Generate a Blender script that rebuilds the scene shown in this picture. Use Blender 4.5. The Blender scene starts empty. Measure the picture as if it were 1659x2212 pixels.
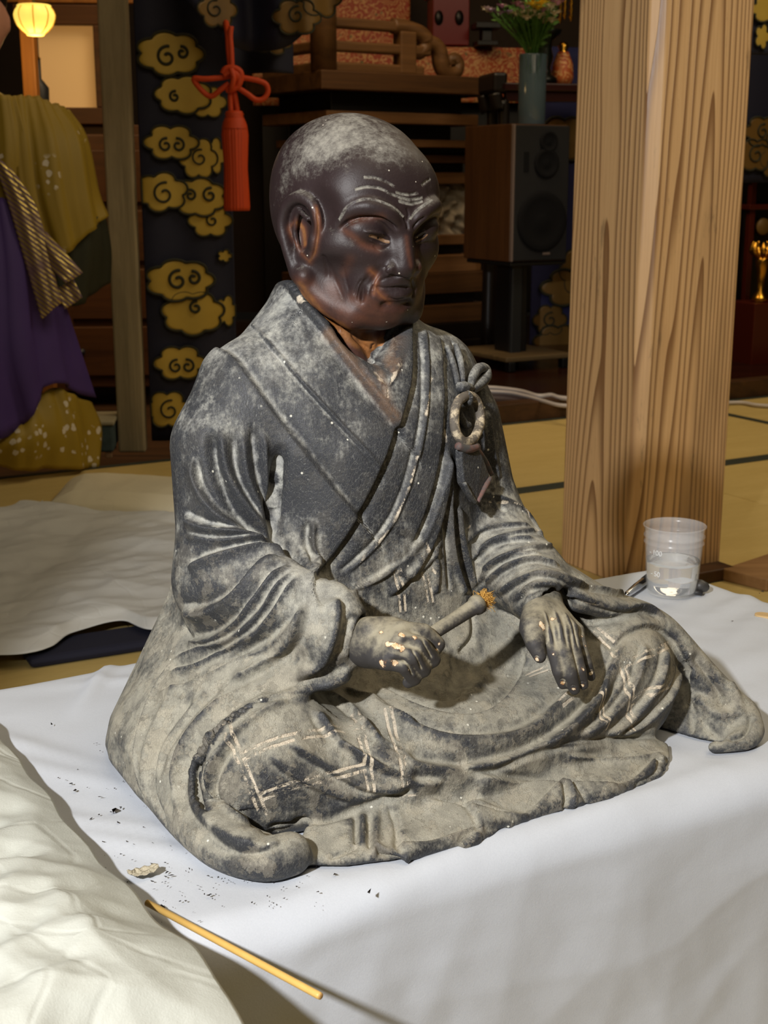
import bpy, bmesh, math, random
import numpy as np
from mathutils import Vector, Matrix, Euler
from mathutils.bvhtree import BVHTree

# ---------------------------------------------------------------- camera, world, light, exposure
R = math.radians
FOC, PITCH, CAMH, TOP = 2900.0, R(14.0), 0.75, 0.355      # focal length in px of the 1659x2212 frame
SC = bpy.context.scene
COL = SC.collection
cam_d = bpy.data.cameras.new('camera'); cam = bpy.data.objects.new('camera', cam_d); COL.objects.link(cam)
cam.location = (0, 0, CAMH); cam.rotation_euler = (R(90) - PITCH, 0, 0)
cam_d.sensor_fit = 'VERTICAL'; cam_d.sensor_height = 36.0; cam_d.lens = FOC / 2212.0 * 36.0
cam_d.clip_start = 0.02; cam_d.clip_end = 60
cam_d.dof.use_dof = True; cam_d.dof.focus_distance = 0.90; cam_d.dof.aperture_fstop = 24.0
SC.camera = cam

w = bpy.data.worlds.new('world'); SC.world = w; w.use_nodes = True
w.node_tree.nodes['Background'].inputs[0].default_value = (1.0, 0.86, 0.66, 1)
w.node_tree.nodes['Background'].inputs[1].default_value = 0.02
SC.view_settings.view_transform = 'Standard'; SC.view_settings.look = 'None'
SC.view_settings.exposure = 0.0; SC.view_settings.gamma = 1.0; SC.view_settings.use_curve_mapping = False

def aim(o, target):
    o.rotation_euler = (Vector(target) - o.location).to_track_quat('-Z', 'Y').to_euler()
def lamp(name, kind, loc, target, energy, color, **kw):
    d = bpy.data.lights.new(name, kind); d.energy = energy; d.color = color
    for k, v in kw.items(): setattr(d, k, v)
    o = bpy.data.objects.new(name, d); COL.objects.link(o); o.location = loc; aim(o, target)
    return o
# the conservators' work light, left of and above the photographer
lamp('work_light', 'SPOT', (-0.52, -0.40, 1.27), (0.34, 1.06, 0.48), 122, (1.0, 0.985, 0.975), spot_size=R(59), spot_blend=0.18, shadow_soft_size=0.03)
# unseen warm area fills, added overhead to lift the dim hall
lamp('hall_fill', 'AREA', (0.6, 0.6, 2.9), (0.2, 2.0, 0), 26, (1.0, 0.82, 0.56), size=2.2)
lamp('hall_fill', 'AREA', (2.0, 3.0, 2.9), (1.6, 3.4, 0), 30, (1.0, 0.84, 0.58), size=1.2)  # extra fill added to brighten the tatami and cabinets at the right
lamp('altar_fill', 'AREA', (-0.2, 4.2, 2.9), (0.0, 5.2, 0.6), 26, (1.0, 0.72, 0.42), size=1.2)  # fill added so the altar end and its flowers show

# ---------------------------------------------------------------- helpers
def ray(x, y):
    a = (x - 829.5) / FOC; b = -(y - 1106) / FOC
    return np.array([a, math.cos(PITCH) + b * math.sin(PITCH), -math.sin(PITCH) + b * math.cos(PITCH)])
def on_plane(x, y, z=0.0):
    d = ray(x, y); t = (z - CAMH) / d[2]; return np.array([d[0] * t, d[1] * t, z])
def at_depth(x, y, Y):
    d = ray(x, y); t = Y / d[1]; return np.array([d[0] * t, Y, CAMH + d[2] * t])

def tag(o, label=None, cat=None, group=None, kind=None):
    if label: o['label'] = label
    if cat: o['category'] = cat
    if group: o['group'] = group
    if kind: o['kind'] = kind
    return o
def empty(name, loc=(0, 0, 0), rz=0.0, label=None, cat=None, group=None):
    o = bpy.data.objects.new(name, None); COL.objects.link(o); o.location = loc; o.rotation_euler = (0, 0, rz)
    o.empty_display_size = 0.05
    return tag(o, label, cat, group)
def link_mesh(name, me, mat, parent=None, smooth=True):
    if mat: me.materials.append(mat)
    o = bpy.data.objects.new(name, me); COL.objects.link(o)
    if parent: o.parent = parent
    if smooth: me.polygons.foreach_set('use_smooth', [True] * len(me.polygons))
    return o
def mesh_np(name, V, Fq, mat, parent=None, smooth=True):
    me = bpy.data.meshes.new(name); V = np.asarray(V, np.float32); Fq = np.asarray(Fq, np.int32)
    k = Fq.shape[1]
    me.vertices.add(len(V)); me.vertices.foreach_set('co', V.ravel())
    me.loops.add(Fq.size); me.loops.foreach_set('vertex_index', Fq.ravel())
    me.polygons.add(len(Fq)); me.polygons.foreach_set('loop_start', np.arange(0, Fq.size, k, dtype=np.int32))
    me.polygons.foreach_set('loop_total', np.full(len(Fq), k, np.int32))
    me.update(calc_edges=True); me.validate()
    return link_mesh(name, me, mat, parent, smooth)
def bm_obj(name, bm, mat, parent=None, smooth=False, bevel=0.0, seg=2):
    if bevel > 0:
        bmesh.ops.bevel(bm, geom=[e for e in bm.edges if len(e.link_faces) == 2 and e.calc_face_angle(0) > 0.5], offset=bevel, segments=seg, affect='EDGES', profile=0.5)
    bmesh.ops.recalc_face_normals(bm, faces=bm.faces)
    me = bpy.data.meshes.new(name); bm.to_mesh(me); bm.free()
    return link_mesh(name, me, mat, parent, smooth)
def add_box(bm, c, s, rz=0.0, M=None):
    m = Matrix.Translation(c) @ Matrix.Rotation(rz, 4, 'Z') @ Matrix.Diagonal((s[0], s[1], s[2], 1))
    if M is not None: m = M @ m
    return bmesh.ops.create_cube(bm, size=1.0, matrix=m)['verts']
def box(name, c, s, mat, parent=None, rz=0.0, bevel=0.0, seg=2):
    bm = bmesh.new(); add_box(bm, c, s, rz); return bm_obj(name, bm, mat, parent, False, bevel, seg)
def lathe(name, prof, mat, parent=None, seg=40, loc=(0, 0, 0), closed=False, smooth=True, rfun=None):
    """prof: list of (r, z); revolved about z at loc"""
    n = len(prof); V = []; Fq = []
    for j in range(seg):
        a = 2 * math.pi * j / seg
        for (r, z) in prof:
            rr = r if rfun is None else rfun(r, z, a)
            V.append((loc[0] + rr * math.cos(a), loc[1] + rr * math.sin(a), loc[2] + z))
    for j in range(seg):
        for i in range(n if closed else n - 1):
            i2 = (i + 1) % n; j2 = (j + 1) % seg
            Fq.append((j * n + i, j2 * n + i, j2 * n + i2, j * n + i2))
    return mesh_np(name, V, Fq, mat, parent, smooth)
def spline(P, n=8):
    """Catmull-Rom through the points"""
    P = [np.asarray(p, float) for p in P]
    if len(P) < 3: return np.array([P[0] * (1 - t) + P[-1] * t for t in np.linspace(0, 1, n + 1)])
    Q = [2 * P[0] - P[1]] + P + [2 * P[-1] - P[-2]]; out = []
    for i in range(1, len(Q) - 2):
        p0, p1, p2, p3 = Q[i - 1:i + 3]
        for t in np.linspace(0, 1, n, endpoint=False):
            out.append(.5 * (2 * p1 + (p2 - p0) * t + (2 * p0 - 5 * p1 + 4 * p2 - p3) * t * t + (3 * p1 - p0 - 3 * p2 + p3) * t ** 3))
    out.append(P[-1]); return np.array(out)
def tube_vf(P, r, seg=8, cap=True, flat=None):
    """swept tube; r scalar or per point; flat = (normal, factor) squashes it along a normal"""
    P = np.asarray(P, float); n = len(P); r = np.asarray(r, float); r = np.broadcast_to(r, (n,)) if r.ndim == 0 else (np.interp(np.linspace(0, 1, n), np.linspace(0, 1, len(r)), r) if len(r) != n else r)
    T = np.gradient(P, axis=0); T /= np.linalg.norm(T, axis=1)[:, None] + 1e-12
    a = np.array([0, 0, 1.0]) if abs(T[0][2]) < .9 else np.array([1.0, 0, 0])
    N = a - T[0] * a.dot(T[0]); N /= np.linalg.norm(N); V = []
    for i in range(n):
        N = N - T[i] * N.dot(T[i]); N /= np.linalg.norm(N) + 1e-12; B = np.cross(T[i], N)
        for j in range(seg):
            t = 2 * math.pi * j / seg; V.append(P[i] + r[i] * (math.cos(t) * N + math.sin(t) * B))
    Fq = [(i * seg + j, i * seg + (j + 1) % seg, (i + 1) * seg + (j + 1) % seg, (i + 1) * seg + j) for i in range(n - 1) for j in range(seg)]
    V = np.array(V)
    if cap:
        k = len(V); V = np.vstack([V, P[:1], P[-1:]]); e = (n - 1) * seg
        for j in range(0, seg, 2):
            Fq.append((j + 1, j, k, (j + 2) % seg) if False else (k, (j + 2) % seg, j + 1, j))
            Fq.append((k + 1, e + j, e + j + 1, e + (j + 2) % seg))
    return V, np.array(Fq)
def tube(name, P, r, mat, parent=None, seg=8):
    V, Fq = tube_vf(P, r, seg); return mesh_np(name, V, Fq, mat, parent, True)
def merge_vf(parts):
    V = []; Fq = []; k = 0
    for v, f in parts: V.append(np.asarray(v)); Fq.append(np.asarray(f) + k); k += len(v)
    return np.vstack(V), np.vstack(Fq)
def copy_tree(o, parent=None):
    c = o.copy(); COL.objects.link(c)
    if parent: c.parent = parent
    for ch in list(o.children): copy_tree(ch, c)
    return c
def prism(name, poly, thick, mat, M=None, parent=None, bevel=0.0):
    """poly in local xz extruded along y by thick"""
    bm = bmesh.new(); vs = [bm.verts.new((x, 0, z)) for x, z in poly]; f = bm.faces.new(vs)
    r = bmesh.ops.extrude_face_region(bm, geom=[f]); bmesh.ops.translate(bm, verts=[v for v in r['geom'] if isinstance(v, bmesh.types.BMVert)], vec=(0, thick, 0))
    if M is not None: bm.transform(M)
    return bm_obj(name, bm, mat, parent, False, bevel)

# ---------------------------------------------------------------- node helpers
class NT:
    def __init__(s, name):
        s.m = bpy.data.materials.new(name); s.m.use_nodes = True; s.t = s.m.node_tree; s.N = s.t.nodes; s.L = s.t.links
        s.b = s.N['Principled BSDF']; s.out = s.N['Material Output']
    def n(s, typ, **kw):
        x = s.N.new('ShaderNode' + typ)
        for k, v in kw.items():
            if k.startswith('i_'): s.set(x, k[2:].replace('_', ' '), v)
            else: setattr(x, k, v)
        return x
    def set(s, node, sock, v):
        i = node.inputs[int(sock) if sock.isdigit() else sock]
        if isinstance(v, bpy.types.NodeSocket): s.L.new(v, i)
        else:
            if i.type == 'RGBA' and len(v) == 3: v = (*v, 1)
            i.default_value = v
    def p(s, **kw):
        for k, v in kw.items(): s.set(s.b, k.replace('_', ' '), v)
        return s
    def math(s, op, a, b=0.0, c=None, clamp=False):
        x = s.n('Math', operation=op, use_clamp=clamp); s.set(x, '0', a); s.set(x, '1', b)
        if c is not None: s.set(x, '2', c)
        return x.outputs[0]
    def mix(s, f, a, b, blend='MIX'):
        x = s.n('Mix', data_type='RGBA', blend_type=blend); s.set(x, '0', f)
        for k, v in (('6', a), ('7', b)): s.set(x, k, v)
        return x.outputs[2]
    def ramp(s, f, stops):
        x = s.n('ValToRGB'); e = x.color_ramp.elements
        while len(e) > 1: e.remove(e[0])
        for i, (p, c) in enumerate(stops):
            el = e[0] if i == 0 else e.new(p)
            el.position = p; el.color = (*c, 1) if not isinstance(c, (int, float)) else (c, c, c, 1)
        s.L.new(f, x.inputs[0]); return x.outputs[0]
    def step(s, f, lo, hi):
        x = s.n('MapRange', interpolation_type='SMOOTHSTEP'); s.set(x, '0', f); s.set(x, '1', lo); s.set(x, '2', hi); return x.outputs[0]
    def noise(s, scale, detail=4, rough=.55, vec=None, dist=0.0, out=0):
        x = s.n('TexNoise'); s.set(x, 'Scale', scale); s.set(x, 'Detail', detail); s.set(x, 'Roughness', rough); s.set(x, 'Distortion', dist)
        if vec is not None: s.L.new(vec, x.inputs['Vector'])
        return x.outputs[out]
    def coord(s, kind='Object', scale=None, rot=None):
        c = s.n('TexCoord').outputs[kind]
        if scale is None and rot is None: return c
        m = s.n('Mapping'); s.L.new(c, m.inputs[0])
        if scale: m.inputs['Scale'].default_value = scale
        if rot: m.inputs['Rotation'].default_value = rot
        return m.outputs[0]
    def attr(s, name):
        return s.n('Attribute', attribute_name=name).outputs['Fac']
    def bump(s, h, strength=.3, dist=.001):
        x = s.n('Bump'); s.set(x, 'Strength', strength); s.set(x, 'Distance', dist); s.L.new(h, x.inputs['Height'])
        s.L.new(x.outputs[0], s.b.inputs['Normal']); return x.outputs[0]
def plain(name, col, rough=.6, metal=0.0, spec=.5, var=0.0, scale=20.0, bump=0.0, bscale=200.0):
    t = NT(name); t.p(Roughness=rough, Metallic=metal); t.b.inputs['Specular IOR Level'].default_value = spec
    if var > 0:
        f = t.noise(scale, 4, .6, t.coord()); d = [c * (1 - var) for c in col]; u = [min(1, c * (1 + var)) for c in col]
        t.p(Base_Color=t.ramp(f, [(.3, d), (.7, u)]))
    else: t.p(Base_Color=col)
    if bump > 0: t.bump(t.noise(bscale, 3, .6, t.coord()), bump, .001)
    return t.m
def srgb(r, g, b):
    f = lambda c: (c / 255) / 12.92 if c <= 10 else ((c / 255 + .055) / 1.055) ** 2.4
    return (f(r), f(g), f(b))

# ---------------------------------------------------------------- the hall
TH = R(29.5); AX = np.array([math.cos(TH), math.sin(TH), 0]); BX = np.array([-math.sin(TH), math.cos(TH), 0])
def ab(a, b, z=0.0): p = AX * a + BX * b; return (p[0], p[1], z)

def mat_tatami():
    t = NT('tatami_straw'); co = t.coord('Object')
    w1 = t.n('TexWave', wave_type='BANDS', bands_direction='Y'); t.set(w1, 'Scale', 150.0); t.set(w1, 'Distortion', .6); t.set(w1, 'Detail', 1.0); t.L.new(co, w1.inputs['Vector'])
    n = t.noise(3, 5, .6, t.coord('Object', (1, 6, 1))); n2 = t.noise(220, 2, .6, t.coord('Object', (.2, 1, 1)))
    c = t.mix(n, srgb(184, 158, 92), srgb(214, 190, 124)); c = t.mix(t.math('MULTIPLY', n2, .25), c, srgb(120, 100, 58))
    t.p(Base_Color=c, Roughness=.75); t.b.inputs['Specular IOR Level'].default_value = .3; t.bump(w1.outputs[0], .25, .0008); return t.m
def mat_wood(name, dark, light, scale=14.0, rough=.55, axis='Z', dist=1.5, bump=.3, spec=.4):
    t = NT(name); sc = {'Z': (1, 1, .06), 'X': (.06, 1, 1), 'Y': (1, .06, 1)}[axis]; co = t.coord('Object', sc)
    n = t.noise(scale, 5, .6, co, dist); n2 = t.noise(scale * 9, 3, .7, co); f = t.math('MULTIPLY_ADD', n2, .3, t.math('MULTIPLY', n, .8))
    t.p(Base_Color=t.ramp(f, [(.3, dark), (.7, light)]), Roughness=rough); t.b.inputs['Specular IOR Level'].default_value = spec; t.bump(f, bump, .001); return t.m
M_TAT = mat_tatami(); M_HERI = plain('dark_green_binding', srgb(46, 50, 40), .8, var=.2, scale=300)
M_DARKWOOD = mat_wood('dark_old_timber', srgb(40, 26, 14), srgb(82, 54, 30), 10, .5, 'X')
M_DARKWALL = plain('smoked_wall', srgb(46, 32, 20), .8, var=.25, scale=3)
M_LACFLOOR = mat_wood('dark_polished_boards', srgb(26, 12, 8), srgb(52, 26, 18), 8, .22, 'X', bump=.05)
def struct(name, c, s, m, rz=0.0): return tag(box(name, c, s, m, None, rz), kind='structure')
floor = struct('floor', (0.4, 3.2, -.05), (8.4, 10.4, .06), M_DARKWOOD)
struct('wall_back', (0.4, 8.0, 1.6), (8.2, .1, 3.24), M_DARKWALL); struct('wall_left', (-3.75, 3.2, 1.6), (.1, 10, 3.24), M_DARKWALL)
struct('wall_right', (4.55, 3.2, 1.6), (.1, 10, 3.24), M_DARKWALL); struct('ceiling', (0.4, 3.2, 3.27), (8.4, 10.4, .08), M_DARKWOOD)
struct('wall_front', (0.4, -1.95, 1.6), (8.2, .1, 3.24), M_DARKWALL)
# tatami mats with their dark bindings, laid on the floor
fi = floor.matrix_basis.inverted()
def mat_piece(a0, a1, b0, b1):
    m = box('tatami_mat', (0, 0, 0), (a1 - a0 - .002, b1 - b0 - .002, .022), M_TAT, floor, 0, .002, 1); m.matrix_basis = Matrix.Translation(Vector(ab((a0 + a1) / 2, (b0 + b1) / 2, -.011)) - floor.location) @ Matrix.Rotation(TH, 4, 'Z')
    for bb in (b0 + .014, b1 - .014):
        h = box('mat_binding', (0, bb - (b0 + b1) / 2, .0115), (a1 - a0 - .004, .026, .0018), M_HERI, m)
floor.location = (0.4, 3.2, -.05); bpy.context.view_layer.update()
for r, (b0, b1) in enumerate(((2.64, 3.43), (1.85, 2.64), (1.06, 1.85), (.27, 1.06), (-.52, .27), (-1.31, -.52))):
    off = 3.10 if r % 2 == 0 else 2.30
    for k in range(-3, 2):
        if b1 > -2: mat_piece(off + 1.6 * k, off + 1.6 * (k + 1), b0, b1)
hb = box('mat_binding', (0, 0, 0), (.03, .74, .002), M_HERI, floor); hb.matrix_basis = Matrix.Translation(Vector(ab(3.10, 3.035, .0012)) - floor.location) @ Matrix.Rotation(TH, 4, 'Z')
# raised boards of the inner hall with their edging timber
o = box('trim_1', ab(3.6, 3.46, .03), (3.5, .06, .062), M_DARKWOOD, None, TH, .004); tag(o, kind='structure')
o = box('trim_2', ab(3.6, 4.6, .028), (3.5, 2.2, .054), M_LACFLOOR, None, TH); tag(o, kind='structure')

# ---------------------------------------------------------------- the great cedar pillar
def mat_pillar():
    t = NT('weathered_cedar'); co = t.coord('Object'); s = t.n('SeparateXYZ'); t.L.new(co, s.inputs[0])
    m = t.n('Mapping'); m.inputs['Scale'].default_value = (1, 1, .045); t.L.new(co, m.inputs[0]); big = t.noise(7.0, 2, .5, m.outputs[0])
    m2 = t.n('Mapping'); m2.inputs['Scale'].default_value = (1, 1, .16); t.L.new(co, m2.inputs[0]); wob = t.noise(6.0, 2, .5, m2.outputs[0])
    # flat-sawn grain: rings about a leaning heart, cut by the faces
    x = t.math('ADD', s.outputs[0], t.math('MULTIPLY', wob, .05)); y = t.math('ADD', s.outputs[1], t.math('MULTIPLY', big, .07))
    rr = t.math('SQRT', t.math('ADD', t.math('MULTIPLY', t.math('SUBTRACT', x, .015), t.math('SUBTRACT', x, .015)), t.math('MULTIPLY', t.math('SUBTRACT', y, .03), t.math('SUBTRACT', y, .03))))
    rr = t.math('ADD', rr, t.math('MULTIPLY', s.outputs[2], .012)); ring = t.math('FRACT', t.math('MULTIPLY', rr, 165.0))
    late = t.step(ring, .45, .96); late = t.math('SUBTRACT', late, t.step(ring, .965, 1.0))
    m3 = t.n('Mapping'); m3.inputs['Scale'].default_value = (1, 1, .02); t.L.new(co, m3.inputs[0]); fine = t.noise(260, 3, .6, m3.outputs[0])
    c = t.mix(fine, srgb(210, 165, 113), srgb(246, 206, 151)); c = t.mix(t.math('MULTIPLY', late, .8), c, srgb(120, 77, 43))
    st = t.noise(3.5, 5, .65, m2.outputs[0]); c = t.mix(t.math('MULTIPLY', t.step(st, .52, .7), .5), c, srgb(111, 88, 63))
    gr = t.math('MULTIPLY', t.step(t.noise(30, 5, .75, m2.outputs[0]), .6, .7), .45); c = t.mix(gr, c, srgb(97, 81, 63))
    sc = t.math('MULTIPLY', t.step(t.noise(55, 4, .8, m3.outputs[0]), .64, .68), t.step(t.noise(5, 3, .5, co), .5, .6)); c = t.mix(t.math('MULTIPLY', sc, .75), c, srgb(246, 195, 127))
    t.p(Base_Color=c, Roughness=t.math('MULTIPLY_ADD', late, -.10, .44)); t.b.inputs['Specular IOR Level'].default_value = .45
    t.bump(t.math('ADD', t.math('MULTIPLY', late, .9), t.math('MULTIPLY', fine, .6)), .6, .0012); return t.m
PIL = .238; pc = on_plane(1199, 1207); pcen = pc + (-BX) * PIL / 2 + AX * PIL / 2
bm = bmesh.new(); c_ = .021; h_ = PIL / 2
poly = [(h_ - c_, -h_), (h_, -h_ + c_), (h_, h_ - c_), (h_ - c_, h_), (-h_ + c_, h_), (-h_, h_ - c_), (-h_, -h_ + c_), (-h_ + c_, -h_)]
fc = bm.faces.new([bm.verts.new((x, y, 0)) for x, y in poly]); g = bmesh.ops.extrude_face_region(bm, geom=[fc]); bmesh.ops.translate(bm, verts=[v for v in g['geom'] if isinstance(v, bmesh.types.BMVert)], vec=(0, 0, 3.23))
pil = bm_obj('pillar', bm, mat_pillar(), None, False, .0025, 2); pil.location = (pcen[0], pcen[1], 0); pil.rotation_euler = (0, 0, TH)
tag(pil, 'massive square cedar pillar with chamfered edges behind the white table', 'pillar')
o = box('floor_sill', ab(pcen @ AX - .45, pcen @ BX - PIL / 2 - .02, .012), (1.1, .05, .024), M_DARKWOOD, None, TH, .003); tag(o, kind='structure'); o.name = 'trim_3'

# ---------------------------------------------------------------- paper and cloth
def wrinkle(P, seed, n=14, lo=4, hi=30):
    """folded-paper relief at points P (2D, metres): sharp ridges running in many directions"""
    r = np.random.RandomState(seed); h = np.zeros(len(P)); tot = 0
    for i in range(n):
        a = r.uniform(0, 2 * math.pi); k = lo * (hi / lo) ** (i / (n - 1)); d = np.array([math.cos(a), math.sin(a)]); e = np.array([-d[1], d[0]])
        s = P @ d * k + r.uniform(0, 9) + .5 * np.sin(P @ e * k * r.uniform(.2, .5) + r.uniform(0, 6)); tri = 1 - np.abs((s % 2) - 1) * 2
        m = np.clip(np.sin(P @ e * k * r.uniform(.25, .6) + r.uniform(0, 6)) * np.sin(P @ d * k * .3 + r.uniform(0, 6)) + .2, 0, 1)
        h += (lo / k) ** .95 * (np.sign(tri) * np.abs(tri) ** 1.6) * m; tot += (lo / k) ** .95
    return h / tot * 2
def crumple(P, seed, spacings, k=.12, stretch=1.5):
    """crushed-paper relief: creased facets meeting in sharp ridges, at several sizes"""
    r = np.random.RandomState(seed); h = np.zeros(len(P))
    for sp in spacings:
        a = r.uniform(0, 3.14); M = np.array([[math.cos(a), -math.sin(a)], [math.sin(a), math.cos(a)]]); Q = (P @ M) * np.array([1 / stretch, 1.0]) / sp
        Q = Q + .35 * np.stack([np.sin(Q[:, 1] * 1.3 + seed), np.sin(Q[:, 0] * 1.1 + 2)], 1)
        c = np.floor(Q).astype(int); best = np.full(len(P), 9.0); sec = best.copy()
        for dx in (-1, 0, 1):
            for dy in (-1, 0, 1):
                g = c + np.array([dx, dy]); hx = np.modf(np.sin(g[:, 0] * 127.1 + g[:, 1] * 311.7 + seed * 7.3) * 43758.5453)[0] % 1; hy = np.modf(np.sin(g[:, 0] * 269.5 + g[:, 1] * 183.3 + seed * 3.1) * 43758.5453)[0] % 1
                d = np.hypot(g[:, 0] + hx - Q[:, 0], g[:, 1] + hy - Q[:, 1]); m = d < best; sec = np.where(m, best, np.minimum(sec, d)); best = np.minimum(best, d)
        h += k * sp * (best - .45)
    return h
def grid_faces(nu, nv):
    i = np.arange(nu * nv).reshape(nu, nv); return np.stack([i[:-1, :-1].ravel(), i[1:, :-1].ravel(), i[1:, 1:].ravel(), i[:-1, 1:].ravel()], 1)
def solidify(o, t, off=-1):
    m = o.modifiers.new('thickness', 'SOLIDIFY'); m.thickness = t; m.offset = off; return o
def mat_paper(name, c0, c1, rough=.75, bscale=120, bstr=.12, crease=.5, fibre=900):
    t = NT(name); co = t.coord('Object'); n = t.noise(fibre, 3, .7, co); n2 = t.noise(bscale, 4, .6, co)
    t.p(Base_Color=t.mix(n, c0, c1), Roughness=rough); t.b.inputs['Specular IOR Level'].default_value = .3
    v = t.n('TexVoronoi', feature='DISTANCE_TO_EDGE'); t.set(v, 'Scale', bscale * .2); nv = t.noise(6, 2, .5, co, out=1); mx = t.mix(.12, co, nv); t.L.new(mx, v.inputs['Vector'])
    t.bump(t.math('ADD', t.math('MULTIPLY', n2, .5), t.math('ADD', t.math('MULTIPLY', n, .3), t.math('MULTIPLY', t.step(v.outputs['Distance'], .0, .05), crease))), bstr * 4, .0014); return t.m
M_CLOTH = mat_paper('white_nonwoven_cover', srgb(196, 202, 211), srgb(212, 217, 225), .8, 60, .06, 0.0)
M_TISSUE = mat_paper('thin_cream_paper', srgb(196, 199, 190), srgb(210, 213, 205), .5, 90, .12)
M_SHEET = mat_paper('pale_wrapping_paper', srgb(206, 208, 206), srgb(224, 226, 224), .6, 70, .12)
M_PILE = mat_paper('folded_cream_paper', srgb(222, 212, 182), srgb(236, 228, 200), .6, 80, .10)

TA0, TA1, TB0, TB1 = -.36, .935, .605, 1.045
tb = empty('table', ab((TA0 + TA1) / 2, (TB0 + TB1) / 2, 0), TH, 'low long table wholly covered in white sheeting under the statue', 'table')
box('tabletop', (0, 0, TOP - .022), (TA1 - TA0 - .02, TB1 - TB0 - .02, .03), M_DARKWOOD, tb, 0, .004)
for sx in (-1, 1):
    for sy in (-1, 1): box('leg', (sx * .58, sy * .17, (TOP - .037) / 2), (.05, .05, TOP - .037), M_DARKWOOD, tb, 0, .004)
def cloth():
    rnd = .022; L = TOP - .012 + rnd * .43
    aa = np.concatenate([np.linspace(TA0 - .30, TA0, 20)[:-1], np.linspace(TA0, TA1, 260), np.linspace(TA1, TA1 + .30, 24)[1:]])
    bb = np.concatenate([np.linspace(TB0 - L, TB0 - .06, 110)[:-1], np.linspace(TB0 - .06, TB0 + .03, 26)[:-1], np.linspace(TB0 + .03, TB1, 70), np.linspace(TB1, TB1 + .30, 24)[1:]])
    G = np.stack(np.meshgrid(aa, bb, indexing='ij'), -1).reshape(-1, 2)
    def fold(x, lo, hi):       # returns position, drop, and outward normal weight
        c = rnd * math.pi / 2; pos = x.copy(); drop = np.zeros_like(x); nx = np.zeros_like(x); nz = np.ones_like(x)
        for s, e in ((-1, lo), (1, hi)):
            d = s * (x - e) + rnd; m = d > 0; t = np.clip(d / c, 0, 1) * math.pi / 2
            p = e + s * (-rnd + rnd * np.sin(t)); q = rnd * (1 - np.cos(t)) + np.maximum(d - c, 0)
            pos = np.where(m, p, pos); drop = np.where(m, q, drop); nx = np.where(m, s * np.sin(t), nx); nz = np.where(m, np.cos(t), nz)
        return pos, drop, nx, nz
    a, da, na, za = fold(G[:, 0], TA0, TA1); b, db, nb, zb = fold(G[:, 1], TB0, TB1)
    # creases: gentle on the top, long shallow pulls on the hanging front
    hang = np.clip(db / .06, 0, 1); top = 1 - np.clip((da + db) / .02, 0, 1)
    h = (.0016 * wrinkle(G * 1.0, 3, 12, 5, 40) + .0016 * wrinkle(G, 31, 16, 20, 90)) * (1 - .5 * hang) + hang * (.009 * wrinkle(np.stack([G[:, 0] * .9 + G[:, 1] * .5, G[:, 1] * .35], 1), 8, 10, 6, 30) + .0015 * np.sin(G[:, 0] * 16 + 1) * np.clip(db / .3, 0, 1))
    h = h + crumple(G, 13, (.16, .07), .05) * (.35 + .65 * hang)
    # soft ridges drawn out under the statue's left side and at the right end
    for (ca, cb, ang, ln, wd, am) in ((.24, .83, 2.2, .10, .010, .0035), (.23, .76, 2.4, .09, .008, .003), (.25, .71, 2.3, .10, .009, .003), (.22, .90, 2.1, .10, .010, .0035), (.86, .84, .5, .12, .016, .005), (.80, .78, .3, .10, .016, .004), (.90, .90, .35, .08, .012, .004), (.40, .62, .2, .12, .010, .0025), (.55, .625, .1, .12, .009, .0025), (.30, 1.0, 1.0, .05, .006, .006), (.36, .98, 2.8, .08, .008, .003)):
        d = np.array([math.cos(ang), math.sin(ang)]); q = G - np.array([ca, cb]); h += am * np.exp(-((q @ d) / ln) ** 2 - ((q @ np.array([-d[1], d[0]])) / wd) ** 2)
    clear = np.exp(-(((G[:, 0] - .43) / .20) ** 4 + ((G[:, 1] - .83) / .13) ** 4)); h *= 1 - .95 * clear * (1 - hang)
    h = np.where(top > .5, np.minimum(h, .006), h)
    z = TOP - .001 - da - db; P = np.stack([a + na * za * 0 + na * np.maximum(h, 0) , b + nb * (h + .004 * hang), z + (za * zb) * h], 1)
    Fq = grid_faces(len(aa), len(bb)); keep = ~((da[Fq] > .02) & (db[Fq] > .02)).any(1) & (P[Fq][:, :, 2] > .004).all(1)
    W = np.outer(P[:, 0], AX) + np.outer(P[:, 1], BX); W[:, 2] = P[:, 2]
    o = mesh_np('table_cover', W, Fq[keep], M_CLOTH); tag(o, 'white nonwoven sheet over the low table, hanging down its front', 'table cover')
    return o
cover = cloth()
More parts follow.
